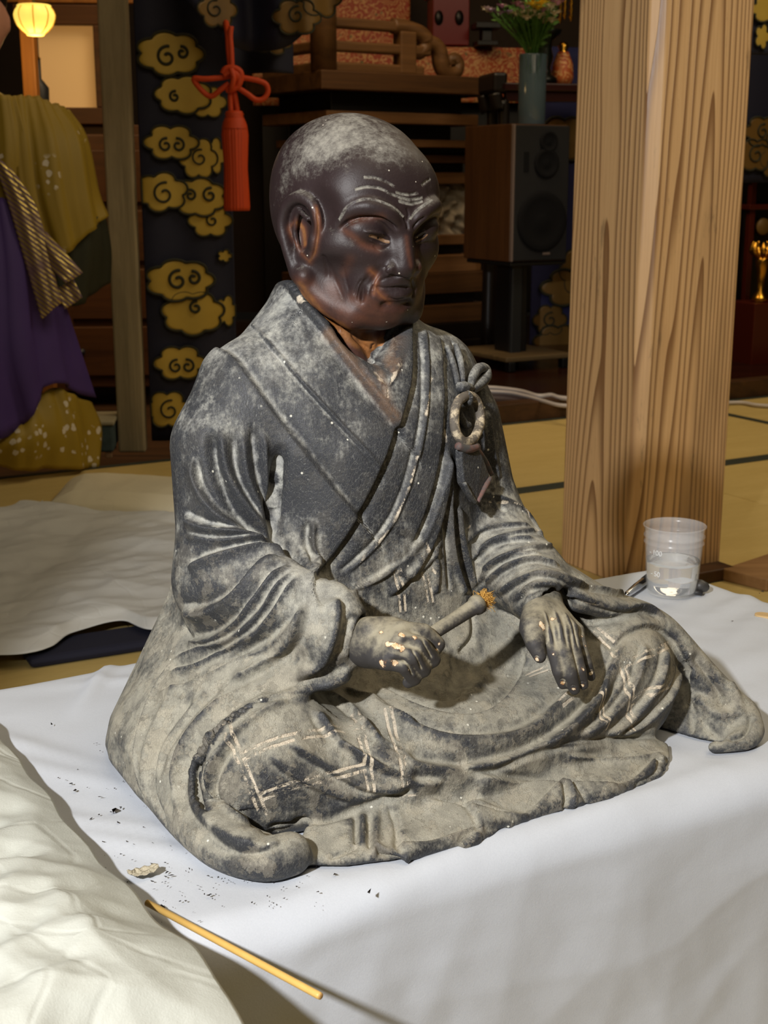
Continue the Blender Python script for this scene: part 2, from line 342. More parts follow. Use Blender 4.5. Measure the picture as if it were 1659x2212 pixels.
# the bundle in thin cream paper at the near left, its edge overhanging the table
def near_paper():
    nu, nv = 260, 260; s = np.linspace(0, 1, nu); v = np.linspace(0, 1, nv)
    e = [np.array(p) for p in ((.170, 1.06, .014), (.192, 1.00, .014), (.197, .93, .013), (.198, .86, .014), (.200, .79, .014), (.201, .72, .015), (.205, .66, .015), (.209, .60, .017), (.214, .55, .020), (.214, .51, .008), (.206, .47, -.01), (.19, .42, -.05))]
    E1 = spline(e, 14); L = np.linspace(0, len(E1) - 1, nu); E1 = np.stack([np.interp(L, range(len(E1)), E1[:, k]) for k in range(3)], 1)
    G = np.stack(np.meshgrid(s, v, indexing='ij'), -1).reshape(-1, 2); ed = np.repeat(E1, nv, 0); t = G[:, 1]
    a = ed[:, 0] - t * .52; b = ed[:, 1] - .02 * t; z = TOP + ed[:, 2] + .045 * (1 - np.exp(-t * 6)) * (1 - t) - np.clip(t - .85, 0, 1) * .6
    P2 = np.stack([ed[:, 0] * 0 + a, b], 1); h = (.007 * wrinkle(P2 @ np.array([[1, .2], [-.2, 1]]), 21, 10, 8, 30) + crumple(P2, 5, (.08, .042, .022), .22)) * np.clip(t * 9 + .15, 0, 1)
    a = a + .0015 * np.sin(ed[:, 1] * 90) * np.exp(-t * 30)
    z = np.maximum(z + h, np.where(b > TB0, TOP + .009, -1))
    W = np.outer(a, AX) + np.outer(b, BX); W[:, 2] = z
    # turned-down lip under the edge
    o = mesh_np('paper_wrap', W, grid_faces(nu, nv)[:, ::-1], M_TISSUE); solidify(o, .0006)
    return tag(o, 'crumpled cream tissue paper in the lower left corner, over the table end', 'paper')
near_paper()
if 0: o = box('padded_bundle', ab(-.06, .84, TOP + .015), (.40, .36, .022), M_PILE, None, TH, .008); tag(o, 'flat padded bundle hidden beneath the crumpled tissue paper', 'bundle')

# papers spread on the tatami behind, to the left
def floor_sheet(name, outline, z0, amp, seed, mat, label, cat, n=110, dome=0.0, edge=.0):
    """outline: four corner polylines in (x,y): bottom, top edges of equal count"""
    bot, top = outline; nb = n; Bq = spline([np.array(p) for p in bot], 10); Tq = spline([np.array(p) for p in top], 10)
    def rs(Q): L = np.linspace(0, len(Q) - 1, nb); return np.stack([np.interp(L, range(len(Q)), Q[:, k]) for k in range(2)], 1)
    Bq, Tq = rs(Bq), rs(Tq); v = np.linspace(0, 1, nb); P = Bq[:, None] * (1 - v)[None, :, None] + Tq[:, None] * v[None, :, None]; P = P.reshape(-1, 2)
    U = np.repeat(np.linspace(0, 1, nb), nb); V = np.tile(v, nb); rim = np.minimum.reduce([U, 1 - U, V, 1 - V])
    h = amp * (wrinkle(P, seed, 12, 4, 25) * .45 + .45) + crumple(P, seed, (.22, .10, .045), .10 * min(1, amp / .03), 2.0) + dome * np.clip(rim / .18, 0, 1) ** .5; h *= .25 + .75 * np.clip(rim / .04, 0, 1); h += edge * np.exp(-V / .05)
    W = np.stack([P[:, 0], P[:, 1], z0 + np.maximum(h, 0)], 1)
    o = mesh_np(name, W, grid_faces(nb, nb)[:, ::-1] if np.cross(Bq[-1] - Bq[0], Tq[0] - Bq[0]) < 0 else grid_faces(nb, nb), mat); solidify(o, .0006, 1); return tag(o, label, cat)
pp = lambda x, y, z=0.0: tuple(on_plane(x, y, z)[:2])
floor_sheet('wrapping_sheet', ([pp(-260, 1520), pp(-60, 1462), pp(60, 1452), pp(112, 1436), pp(160, 1404), pp(262, 1376), pp(330, 1398), pp(450, 1385), pp(640, 1340)], [pp(-260, 1130), pp(0, 1125), pp(60, 1108), pp(120, 1118), pp(260, 1128), pp(400, 1140), pp(520, 1150), pp(680, 1140)]), 
            .020, .034, 5, M_SHEET,
            'wide creased white sheet spread over the tatami left of the statue', 'paper', 190, .010, .006)
# one corner of it stands up in a peak
pk = [at_depth(x, y, Y) for x, y, Y in ((20, 1128, 2.98), (55, 1108, 2.99), (92, 1080, 3.0), (100, 1120, 2.92), (110, 1150, 2.86), (60, 1160, 2.84))]
bm = bmesh.new(); vs = [bm.verts.new(tuple(p)) for p in pk]; bm.faces.new(vs); o = bm_obj('corner_flap', bm, M_SHEET, bpy.data.objects['wrapping_sheet']); solidify(o, .001)
floor_sheet('folded_paper', ([pp(98, 1112), pp(160, 1122), pp(260, 1128), pp(380, 1132), pp(470, 1134), pp(560, 1136)], [pp(140, 1064), pp(200, 1058), pp(280, 1058), pp(380, 1062), pp(470, 1058), pp(560, 1056)]), .004, .012, 9, M_PILE,
            'flat folded stack of cream paper beyond the white sheet', 'paper', 90, .045)
o = box('cushion', (*pp(290, 1392), .010), (.36, .09, .018), plain('navy_cloth', srgb(22, 24, 44), .85), None, TH - .05, .008); tag(o, 'edge of a flat navy cushion under the white sheet', 'cushion')

# ---------------------------------------------------------------- sculpting kit: distance fields, surface nets, strokes
YAW = R(28); LX = np.array([math.cos(YAW), math.sin(YAW)]); DX = np.array([math.sin(YAW), -math.cos(YAW)]); U0, V0 = .415, -.82
def to_local(p):     # metres in the hall -> statue centimetres (u to its left, v forward, w up)
    p = np.asarray(p, float)
    return np.stack([(p[..., 0] * LX[0] + p[..., 1] * LX[1] - U0) * 100, (p[..., 0] * DX[0] + p[..., 1] * DX[1] - V0) * 100, (p[..., 2] - TOP) * 100], -1)
EYE = to_local(np.array([0, 0, CAMH]))
def lray(x, y):
    d = to_local(np.array([0, 0, CAMH]) + ray(x, y)) - EYE; return d / np.linalg.norm(d)
def at_w(x, y, wv):
    d = lray(x, y); return EYE + d * ((wv - EYE[2]) / d[2])
def at_v(x, y, vv):
    d = lray(x, y); return EYE + d * ((vv - EYE[1]) / d[1])

class Field:
    def __init__(s, lo, hi, h):
        s.lo = np.array(lo, float); s.h = h; s.n = np.ceil((np.array(hi) - s.lo) / h).astype(int) + 1
        s.f = np.full(tuple(s.n), 4.0, np.float32)
    def grid(s, lo, hi, pad):
        a = np.clip(np.floor((np.array(lo) - pad - s.lo) / s.h).astype(int), 0, s.n - 1)
        b = np.clip(np.ceil((np.array(hi) + pad - s.lo) / s.h).astype(int) + 1, 0, s.n)
        if (b <= a).any(): return None
        ax = [(s.lo[i] + s.h * np.arange(a[i], b[i])).astype(np.float32) for i in range(3)]
        return tuple(slice(a[i], b[i]) for i in range(3)), ax[0][:, None, None], ax[1][None, :, None], ax[2][None, None, :]
    def put(s, sl, d, k, cut=False):
        f = s.f[sl]
        if cut:
            d = -d; h = np.clip(.5 + .5 * (d - f) / k, 0, 1); s.f[sl] = f + (d - f) * h + k * h * (1 - h)
        else:
            h = np.clip(.5 + .5 * (f - d) / k, 0, 1); s.f[sl] = f + (d - f) * h - k * h * (1 - h)
    def ell(s, c, r, k=.5, rot=None, cut=False):
        c = np.array(c, float); r = np.array(r, float); m = r.max()
        g = s.grid(c - m, c + m, k + .6)
        if g is None: return
        sl, X, Y, Z = g; X, Y, Z = X - c[0], Y - c[1], Z - c[2]
        if rot is not None:
            A = np.array(Euler([R(a) for a in rot]).to_matrix()).T
            X, Y, Z = A[0, 0] * X + A[0, 1] * Y + A[0, 2] * Z, A[1, 0] * X + A[1, 1] * Y + A[1, 2] * Z, A[2, 0] * X + A[2, 1] * Y + A[2, 2] * Z
        k0 = np.sqrt((X / r[0]) ** 2 + (Y / r[1]) ** 2 + (Z / r[2]) ** 2); k1 = np.sqrt((X / r[0] ** 2) ** 2 + (Y / r[1] ** 2) ** 2 + (Z / r[2] ** 2) ** 2)
        s.put(sl, k0 * (k0 - 1) / (k1 + 1e-6), k, cut)
    def cone(s, p0, p1, r0, r1, k=.5, cut=False):
        p0 = np.array(p0, float); p1 = np.array(p1, float); m = max(r0, r1)
        g = s.grid(np.minimum(p0, p1) - m, np.maximum(p0, p1) + m, k + .6)
        if g is None: return
        sl, X, Y, Z = g; d = p1 - p0; L = d.dot(d) + 1e-9
        t = np.clip(((X - p0[0]) * d[0] + (Y - p0[1]) * d[1] + (Z - p0[2]) * d[2]) / L, 0, 1)
        q = np.sqrt((X - p0[0] - t * d[0]) ** 2 + (Y - p0[1] - t * d[1]) ** 2 + (Z - p0[2] - t * d[2]) ** 2)
        s.put(sl, q - (r0 + (r1 - r0) * t), k, cut)
    def chain(s, P, r, k=.3, n=0, cut=False, kin=.15):
        P = [np.array(p, float) for p in P]; r = list(np.broadcast_to(r, (len(P),)))
        if n:
            Q = spline(P, n); r = np.interp(np.linspace(0, len(P) - 1, len(Q)), range(len(P)), r); P = list(Q)
        lo = np.min(P, 0) - max(r); hi = np.max(P, 0) + max(r); g = s.grid(lo, hi, k + .6)
        if g is None: return
        sl, X, Y, Z = g; D = None
        for i in range(len(P) - 1):
            d = P[i + 1] - P[i]; L = d.dot(d) + 1e-9
            t = np.clip(((X - P[i][0]) * d[0] + (Y - P[i][1]) * d[1] + (Z - P[i][2]) * d[2]) / L, 0, 1)
            q = np.sqrt((X - P[i][0] - t * d[0]) ** 2 + (Y - P[i][1] - t * d[1]) ** 2 + (Z - P[i][2] - t * d[2]) ** 2) - (r[i] + (r[i + 1] - r[i]) * t)
            D = q if D is None else np.minimum(D, q)
        s.put(sl, D, k, cut)
    def sheet(s, rows, rad, k=.8):
        """rows: grid of control points, one thick sheet through them"""
        rows = [[np.array(p, float) for p in r] for r in rows]; A = np.array([p for r in rows for p in r])
        g = s.grid(A.min(0) - rad, A.max(0) + rad, k + .6); sl, X, Y, Z = g
        D = np.full(np.broadcast_shapes(X.shape, Y.shape, Z.shape), 1e9, np.float32)
        off = [x.start for x in sl]
        for i in range(len(rows) - 1):
            for j in range(len(rows[0]) - 1):
                a, b, c, d = rows[i][j], rows[i + 1][j], rows[i + 1][j + 1], rows[i][j + 1]
                for t in ((a, b, c), (a, c, d)):
                    h = s.grid(np.min(t, 0) - rad, np.max(t, 0) + rad, k + .6); q = s.tri(h, *t)
                    u = tuple(slice(h[0][m].start - off[m], h[0][m].stop - off[m]) for m in range(3)); D[u] = np.minimum(D[u], q)
        s.put(sl, np.sqrt(D) - rad, k)
    def tri(s, g, a, b, c):
        sl, X, Y, Z = g; n = np.cross(b - a, c - a); nn = n.dot(n) + 1e-9
        shp = np.broadcast_shapes(X.shape, Y.shape, Z.shape); D = np.full(shp, 1e9, np.float32); ins = np.ones(shp, bool)
        for p, q in ((a, b), (b, c), (c, a)):
            e = q - p; L = e.dot(e) + 1e-9; x, y, z = X - p[0], Y - p[1], Z - p[2]
            t = np.clip((x * e[0] + y * e[1] + z * e[2]) / L, 0, 1)
            D = np.minimum(D, (x - t * e[0]) ** 2 + (y - t * e[1]) ** 2 + (z - t * e[2]) ** 2)
            cr = np.cross(n, e); ins &= (x * cr[0] + y * cr[1] + z * cr[2]) >= 0
        pl = ((X - a[0]) * n[0] + (Y - a[1]) * n[1] + (Z - a[2]) * n[2]) ** 2 / nn
        return np.where(ins, pl, D)
    def loft(s, T, k=.8, n=2.2):
        """T rows: (w, cu, cv, a, b)"""
        T = np.array(T, float); ws = s.lo[2] + s.h * np.arange(s.n[2])
        ok = np.where((ws >= T[0, 0] - 1) & (ws <= T[-1, 0] + 1))[0]; sl = slice(ok[0], ok[-1] + 1); wz = ws[sl]
        I = lambda c: np.interp(wz, T[:, 0], T[:, c]).astype(np.float32)[None, None, :]
        X = (s.lo[0] + s.h * np.arange(s.n[0])).astype(np.float32)[:, None, None]; Y = (s.lo[1] + s.h * np.arange(s.n[1])).astype(np.float32)[None, :, None]
        a, b = I(3), I(4); q = ((np.abs(X - I(1)) / a) ** n + (np.abs(Y - I(2)) / b) ** n) ** (1 / n)
        d = (q - 1) * np.minimum(a, b) * .85
        z = wz.astype(np.float32)[None, None, :]; d = np.maximum(d, np.maximum(T[0, 0] - z, z - T[-1, 0]))
        s.put((slice(None), slice(None), sl), d, k)
    def floor(s, w):
        z = (s.lo[2] + s.h * np.arange(s.n[2])).astype(np.float32)[None, None, :]; s.f = np.maximum(s.f, w - z)
    def mesh(s):
        f = s.f; f[0], f[-1] = 1, 1; f[:, 0], f[:, -1] = 1, 1; f[:, :, 0], f[:, :, -1] = 1, 1
        ins = f < 0; c = [ins[i:f.shape[0] - 1 + i, j:f.shape[1] - 1 + j, k:f.shape[2] - 1 + k] for i in (0, 1) for j in (0, 1) for k in (0, 1)]
        cnt = sum(x.astype(np.int8) for x in c); act = (cnt > 0) & (cnt < 8); idx = np.argwhere(act)
        num = np.full(act.shape, -1, np.int32); num[act] = np.arange(len(idx)); off = np.array([(i, j, k) for i in (0, 1) for j in (0, 1) for k in (0, 1)])
        val = np.stack([f[idx[:, 0] + o[0], idx[:, 1] + o[1], idx[:, 2] + o[2]] for o in off], 1)
        acc = np.zeros((len(idx), 3)); m = np.zeros(len(idx))
        for a in range(8):
            for b in range(a + 1, 8):
                if np.abs(off[a] - off[b]).sum() != 1: continue
                cr = (val[:, a] < 0) != (val[:, b] < 0); t = np.where(cr, val[:, a] / np.where(cr, val[:, a] - val[:, b], 1), 0)
                acc += np.where(cr[:, None], off[a] + t[:, None] * (off[b] - off[a]), 0); m += cr
        V = s.lo + (idx + acc / m[:, None]) * s.h; Q = []
        for ax in range(3):
            o = [0, 0, 0]; o[ax] = 1; n = f.shape
            A = ins[:n[0] - o[0], :n[1] - o[1], :n[2] - o[2]]; B = ins[o[0]:, o[1]:, o[2]:]; e = np.argwhere(A != B); e = e[(e > 0).all(1)]
            b_, c_ = [(1, 2), (2, 0), (0, 1)][ax]; q = []
            for db, dc in ((0, 0), (-1, 0), (-1, -1), (0, -1)):
                x = e.copy(); x[:, b_] += db; x[:, c_] += dc; q.append(num[x[:, 0], x[:, 1], x[:, 2]])
            q = np.stack(q, 1); fl = A[e[:, 0], e[:, 1], e[:, 2]]; q[~fl] = q[~fl][:, ::-1]; Q.append(q)
        return V, np.vstack(Q)

def adjacency_mean(V, Fq, X):
    n = len(V); acc = np.zeros((n, X.shape[1])); cnt = np.zeros(n)
    for a, b in ((0, 1), (1, 2), (2, 3), (3, 0)):
        for p, q in ((Fq[:, a], Fq[:, b]), (Fq[:, b], Fq[:, a])):
            for c in range(X.shape[1]): acc[:, c] += np.bincount(p, X[q, c], n)
            cnt += np.bincount(p, minlength=n)
    return acc / np.maximum(cnt, 1)[:, None]
def smooth_mesh(V, Fq, it, lam=.5):
    for _ in range(it): V = V + lam * (adjacency_mean(V, Fq, V) - V)
    return V
def normals(V, Fq):
    d = np.cross(V[Fq[:, 2]] - V[Fq[:, 0]], V[Fq[:, 3]] - V[Fq[:, 1]]); N = np.zeros_like(V)
    for k in range(4):
        for c in range(3): N[:, c] += np.bincount(Fq[:, k], d[:, c], len(V))
    return N / (np.linalg.norm(N, axis=1)[:, None] + 1e-12)
def subdivide(V, Fq):
    """one step of midpoint subdivision (vertices are smoothed afterwards)"""
    n = len(V); E = np.vstack([np.sort(Fq[:, [a, b]], 1) for a, b in ((0, 1), (1, 2), (2, 3), (3, 0))])
    key = E[:, 0].astype(np.int64) * n + E[:, 1]; u, inv = np.unique(key, return_inverse=True); m = len(Fq)
    mid = .5 * (V[u // n] + V[u % n]); cen = V[Fq].mean(1); e = [n + inv[i * m:(i + 1) * m] for i in range(4)]; c = n + len(u) + np.arange(m)
    F2 = np.vstack([np.stack([Fq[:, 0], e[0], c, e[3]], 1), np.stack([e[0], Fq[:, 1], e[1], c], 1), np.stack([c, e[1], Fq[:, 2], e[2]], 1), np.stack([e[3], c, e[2], Fq[:, 3]], 1)])
    return np.vstack([V, mid, cen]), F2

class Sculpt:
    """carves strokes into a mesh; stroke points are picked on the surface from where the photographer stood"""
    def __init__(s, V, Fq, conv=lambda x, y: (x, y)):
        s.V = V; s.F = Fq; s.N = normals(V, Fq); s.D = np.zeros(len(V)); s.conv = conv; s.A = {}
        s.bvh = BVHTree.FromPolygons(V.tolist(), Fq.tolist()); s.mask = None
    def pick(s, pts, conv=None):
        conv = conv or s.conv; out = []
        for p in pts:
            if len(p) == 3 and isinstance(p, np.ndarray): out.append(p); continue
            h = s.bvh.ray_cast(Vector(EYE), Vector(lray(*conv(*p))))
            if h[0] is not None: out.append(np.array(h[0]))
        return out
    def path(s, pts, conv=None, n=6):
        Q = spline([np.array(p, float) for p in pts], n) if len(pts) > 1 else pts
        P = s.pick([tuple(q) for q in Q], conv)
        if len(P) > 4:      # throw out jumps onto something far behind, then smooth
            P = np.array(P); K = P.copy()
            for _ in range(2): K[1:-1] = .25 * K[:-2] + .5 * K[1:-1] + .25 * K[2:]
            P = K
        return np.array(P)
    def field(s, P, rng):
        lo = P.min(0) - rng; hi = P.max(0) + rng; ix = np.where(((s.V >= lo) & (s.V <= hi)).all(1))[0]
        if not len(ix): return ix, None, None, None
        X = s.V[ix]; best = np.full(len(ix), 1e9); side = np.zeros(len(ix)); tt = np.zeros(len(ix)); n = len(P) - 1
        L = np.concatenate([[0], np.cumsum(np.linalg.norm(np.diff(P, axis=0), axis=1))]); Nn = s.N[ix]
        for i in range(n):
            d = P[i + 1] - P[i]; ll = d.dot(d) + 1e-12; t = np.clip((X - P[i]) @ d / ll, 0, 1); q = X - P[i] - t[:, None] * d; r = (q * q).sum(1)
            m = r < best
            if m.any():
                best[m] = r[m]; sd = np.einsum('ij,ij->i', q[m], np.cross(d, Nn[m])); side[m] = np.sign(sd); tt[m] = (L[i] + t[m] * (L[i + 1] - L[i])) / (L[-1] + 1e-9)
        d = np.sqrt(best); k = d < rng
        return ix[k], d[k], side[k], tt[k]
    def stroke(s, kind, pts, w, amp, taper=.15, conv=None, flip=False, path=None):
        P = s.path(pts, conv) if path is None else path
        if len(P) < 2: return P
        rng = {'ridge': 2.2, 'groove': 2.2, 'fold': 3.2, 'step': 4.2, 'band': 1.4}[kind] * w
        ix, d, sd, t = s.field(P, rng)
        if not len(ix): return P
        if flip: sd = -sd
        x = d / w; tp = np.ones_like(t)
        if taper > 0: tp = np.clip(np.minimum(t, 1 - t) / taper, 0, 1); tp = tp * tp * (3 - 2 * tp)
        if kind == 'ridge': p = np.exp(-2 * x * x)
        elif kind == 'groove': p = -np.exp(-2 * x * x)
        elif kind == 'fold': p = np.where(sd > 0, np.exp(-1.2 * x ** 1.5), np.exp(-14 * x * x)) - .25 * np.where(sd < 0, np.exp(-6 * (x - .55) ** 2), 0)
        elif kind == 'step': e = np.clip((x) / .12, 0, 1); p = np.where(sd > 0, (1 - np.clip(x / 4.2, 0, 1) ** 2) ** 2 * (.6 + .4 * e), .6 * np.clip(1 - x / .12, 0, 1) - .35 * np.exp(-6 * (x - .35) ** 2))
        else: p = 1 - np.clip((x - .8) / .35, 0, 1); p = p * p * (3 - 2 * p)
        np.add.at(s.D, ix, amp * p * tp); return P
    def dab(s, x, y, r, amp, conv=None):
        P = s.pick([(x, y)], conv)
        if not P: return
        d = np.linalg.norm(s.V - P[0], axis=1); k = d < 2.2 * r; s.D[k] += amp * np.exp(-2 * (d[k] / r) ** 2)
    def dist(s, name, pts, rng=.6, conv=None, path=None):
        """remember the distance to a painted or worn line, for the material"""
        a = s.A.setdefault(name, np.full(len(s.V), 9.0)); P = s.path(pts, conv) if path is None else path
        if len(P) < 2: return
        ix, d, sd, t = s.field(P, rng); 
        if len(ix):
            q = (t > .004) & (t < .996); a[ix[q]] = np.minimum(a[ix[q]], d[q])
    def paint(s, name, x, y, r, val, conv=None, hard=False):
        a = s.A.setdefault(name, np.zeros(len(s.V))); P = s.pick([(x, y)], conv)
        if not P: return
        d = np.linalg.norm(s.V - P[0], axis=1) / r; k = d < 1.6; a[k] += val * np.exp(-2.2 * d[k] ** 2)
    def paint_line(s, name, pts, r, val, conv=None):
        a = s.A.setdefault(name, np.zeros(len(s.V))); P = s.path(pts, conv)
        if len(P) < 2: return
        ix, d, sd, t = s.field(P, r * 1.6)
        if len(ix): a[ix] = np.maximum(a[ix], val * np.exp(-2.2 * (d / r) ** 2))
    def finish(s, name, mat, parent, gain=1.0):
        V = s.V + s.N * (s.D * gain * (1 if s.mask is None else s.mask))[:, None]; V = smooth_mesh(V, s.F, 1, .25)
        # how hollow the surface is, at two scales: dust lies in the hollows
        N = normals(V, s.F); c1 = adjacency_mean(V, s.F, V) - V; cav = np.einsum('ij,ij->i', c1, N)
        cav = cav[:, None]
        cav = cav * (.13 / (np.sqrt(((V[s.F[:, 0]] - V[s.F[:, 1]]) ** 2).sum(1)).mean())) ** 2
        for _ in range(4): cav = adjacency_mean(V, s.F, cav)
        print(name, len(V), 'verts')
        W = np.stack([V[:, 0], -V[:, 1], V[:, 2]], 1) / 100
        o = mesh_np(name, W, s.F[:, ::-1], mat, parent); me = o.data
        A = dict(s.A); A['hollow'] = cav[:, 0]
        for k, v in A.items():
            if k in me.attributes: continue
            at = me.attributes.new(k, 'FLOAT', 'POINT'); at.data.foreach_set('value', np.asarray(v, np.float32))
        return o

# ---------------------------------------------------------------- materials of the statue
def mat_robe(worn=True):
    t = NT('dusty_lacquered_robe'); co = t.coord('Object')
    geo = t.n('NewGeometry'); sep = t.n('SeparateXYZ'); t.L.new(geo.outputs['Normal'], sep.inputs[0]); up = sep.outputs[2]
    sp = t.n('SeparateXYZ'); t.L.new(co, sp.inputs[0]); hz = sp.outputs[2]
    n1 = t.noise(22, 6, .62, co); n2 = t.noise(90, 6, .68, co); n3 = t.noise(420, 3, .7, co)
    low = t.step(hz, .20, .09)                                     # the lower robe is far dustier
    d = t.math('MULTIPLY_ADD', up, .46, .10)
    ma = t.n('Mapping'); ma.inputs['Rotation'].default_value = (0, R(-42), 0); ma.inputs['Scale'].default_value = (1, .6, .09); t.L.new(co, ma.inputs[0]); n4 = t.noise(330, 4, .7, ma.outputs[0])
    d = t.math('ADD', d, t.math('MULTIPLY', t.math('SUBTRACT', n4, .5), .7))
    d = t.math('ADD', d, t.math('MULTIPLY', t.math('SUBTRACT', n1, .5), 1.1))
    d = t.math('ADD', d, t.math('MULTIPLY', t.math('SUBTRACT', n2, .5), .95))
    d = t.math('ADD', d, t.math('MULTIPLY', t.math('SUBTRACT', n3, .5), .7))
    d = t.math('ADD', d, t.math('MULTIPLY', low, .40))
    d = t.math('ADD', d, t.math('MULTIPLY', t.attr('hollow'), 20.0, clamp=False))
    d = t.math('ADD', d, t.attr('dust'))
    d = t.math('SUBTRACT', d, t.attr('dark'))
    dm = t.step(d, .12, .95)
    lac = t.mix(t.noise(8, 3, .5, co), srgb(42, 43, 46), srgb(66, 68, 73))
    dust = t.mix(low, srgb(150, 151, 149), srgb(146, 143, 131))
    dust = t.mix(t.step(n2, .35, .7), dust, t.mix(low, srgb(192, 192, 183), srgb(174, 170, 155)))
    base = t.mix(dm, lac, dust)
    # flaking skins of dust and size on the lower robe, with torn edges
    pe = t.noise(46, 6, .72, co); fk = t.math('MULTIPLY', t.step(pe, .515, .53), t.math('MULTIPLY_ADD', low, .75, .12)); base = t.mix(t.math('MULTIPLY', fk, .35), base, t.mix(n3, srgb(141, 133, 113), srgb(197, 187, 167)))
    pe2 = t.noise(64, 5, .7, co); fk2 = t.math('MULTIPLY', t.step(pe2, .57, .585), t.math('MULTIPLY_ADD', low, .6, .1)); base = t.mix(t.math('MULTIPLY', fk2, .45), base, srgb(99, 95, 86))
    # hair crackle in the lacquer
    mp = t.coord('Object', (1, 1, .35)); v = t.n('TexVoronoi', feature='DISTANCE_TO_EDGE'); t.set(v, 'Scale', 800.0); t.L.new(mp, v.inputs['Vector'])
    cr = t.math('MULTIPLY', t.step(v.outputs['Distance'], .08, .0), .16)
    base = t.mix(cr, base, srgb(176, 176, 167))
    # cream ground laid bare along the painted lattice and on worn edges
    wob = t.math('MULTIPLY', t.math('SUBTRACT', t.noise(150, 3, .7, co), .5), .16)
    ll = t.math('ADD', t.attr('lattice'), wob); l2 = t.math('ABSOLUTE', t.math('SUBTRACT', ll, .2))
    m1 = t.math('MULTIPLY', t.step(l2, .125, .07), t.step(t.noise(75, 5, .75, co), .44, .54))
    fl = t.math('ADD', t.attr('flake'), t.math('MULTIPLY', t.math('SUBTRACT', t.noise(110, 3, .75, co), .5), .5))
    m2 = t.math('MULTIPLY', t.step(fl, .10, .02), t.step(t.noise(45, 3, .6, co), .45, .56))
    m = t.math('MULTIPLY', t.math('MAXIMUM', m1, m2), 1.0 if worn else 0.0); base = t.mix(m, base, t.mix(n2, srgb(196, 180, 154), srgb(228, 218, 200)))
    # warm bare wood at the undergarment
    wm = t.math('MULTIPLY', t.attr('warm'), t.step(n2, .25, .6), clamp=True); base = t.mix(wm, base, srgb(143, 109, 79))
    # bright specks of plaster
    vv = t.n('TexVoronoi'); t.set(vv, 'Scale', 160.0); t.L.new(co, vv.inputs['Vector'])
    spk = t.math('MULTIPLY', t.step(vv.outputs['Distance'], .16, .10), t.step(vv.outputs['Color'], .80, .86)); base = t.mix(spk, base, srgb(239, 237, 222))
    t.p(Base_Color=base, Roughness=t.ramp(dm, [(0, .5), (.6, .85)])); t.b.inputs['Specular IOR Level'].default_value = .35
    h = t.math('ADD', t.math('MULTIPLY', n2, .6), t.math('ADD', t.math('MULTIPLY', n3, .5), t.math('MULTIPLY', n4, .4))); h = t.math('SUBTRACT', h, t.math('MULTIPLY', cr, 1.2)); h = t.math('ADD', h, t.math('MULTIPLY', m, -.8)); h = t.math('ADD', h, t.math('MULTIPLY', t.math('SUBTRACT', fk, fk2), .5))
    t.bump(h, .8, .0008); return t.m
def mat_head():
    t = NT('dark_lacquered_face'); co = t.coord('Object')
    n1 = t.noise(30, 6, .65, co); n2 = t.noise(170, 6, .75, co); n3 = t.noise(600, 2, .7, co)
    d = t.math('ADD', t.math('MULTIPLY', t.attr('dust'), .55), t.math('MULTIPLY', t.math('SUBTRACT', n1, .52), .9)); d = t.math('ADD', d, t.math('MULTIPLY', t.math('SUBTRACT', n2, .5), 1.6)); d = t.math('ADD', d, t.math('MULTIPLY', t.math('SUBTRACT', n3, .5), .35))
    geo = t.n('NewGeometry'); sep = t.n('SeparateXYZ'); t.L.new(geo.outputs['Normal'], sep.inputs[0]); d = t.math('ADD', d, t.math('MULTIPLY', t.step(sep.outputs[2], .1, .95), .5))
    dm = t.math('MULTIPLY', t.step(d, .2, 1.25), .85)
    wobl = t.math('ADD', t.attr('line'), t.math('MULTIPLY', t.math('SUBTRACT', n2, .5), .14))
    ln = t.math('MULTIPLY', t.step(wobl, .14, .02), t.step(t.noise(130, 4, .75, co), .34, .66)); dm = t.math('MAXIMUM', t.math('MULTIPLY', dm, .9), t.math('MULTIPLY', ln, .85))
    lac = t.mix(n1, srgb(36, 27, 28), srgb(54, 41, 41)); wm = t.math('MULTIPLY', t.attr('warm'), t.step(n1, .2, .75), clamp=True)
    lac = t.mix(t.math('MULTIPLY', wm, .85), lac, t.mix(t.step(t.attr('warm'), .7, 1.2), srgb(130, 79, 55), srgb(176, 116, 62)))
    base = t.mix(dm, lac, t.mix(n2, srgb(138, 136, 129), srgb(186, 182, 168)))
    base = t.mix(t.math('MULTIPLY', t.step(t.attr('eyewhite'), .35, .8), .8), base, srgb(141, 109, 79)); base = t.mix(t.step(t.attr('iris'), .5, .8), base, srgb(28, 23, 23))
    vv = t.n('TexVoronoi'); t.set(vv, 'Scale', 210.0); t.L.new(co, vv.inputs['Vector'])
    spk = t.math('MULTIPLY', t.step(vv.outputs['Distance'], .14, .09), t.step(vv.outputs['Color'], .82, .86)); base = t.mix(spk, base, srgb(222, 215, 199))
    t.p(Base_Color=base, Roughness=t.ramp(dm, [(0, .5), (.5, .85)])); t.b.inputs['Specular IOR Level'].default_value = .4
    t.bump(t.math('ADD', t.math('MULTIPLY', n2, .5), n3), .25, .0005); return t.m
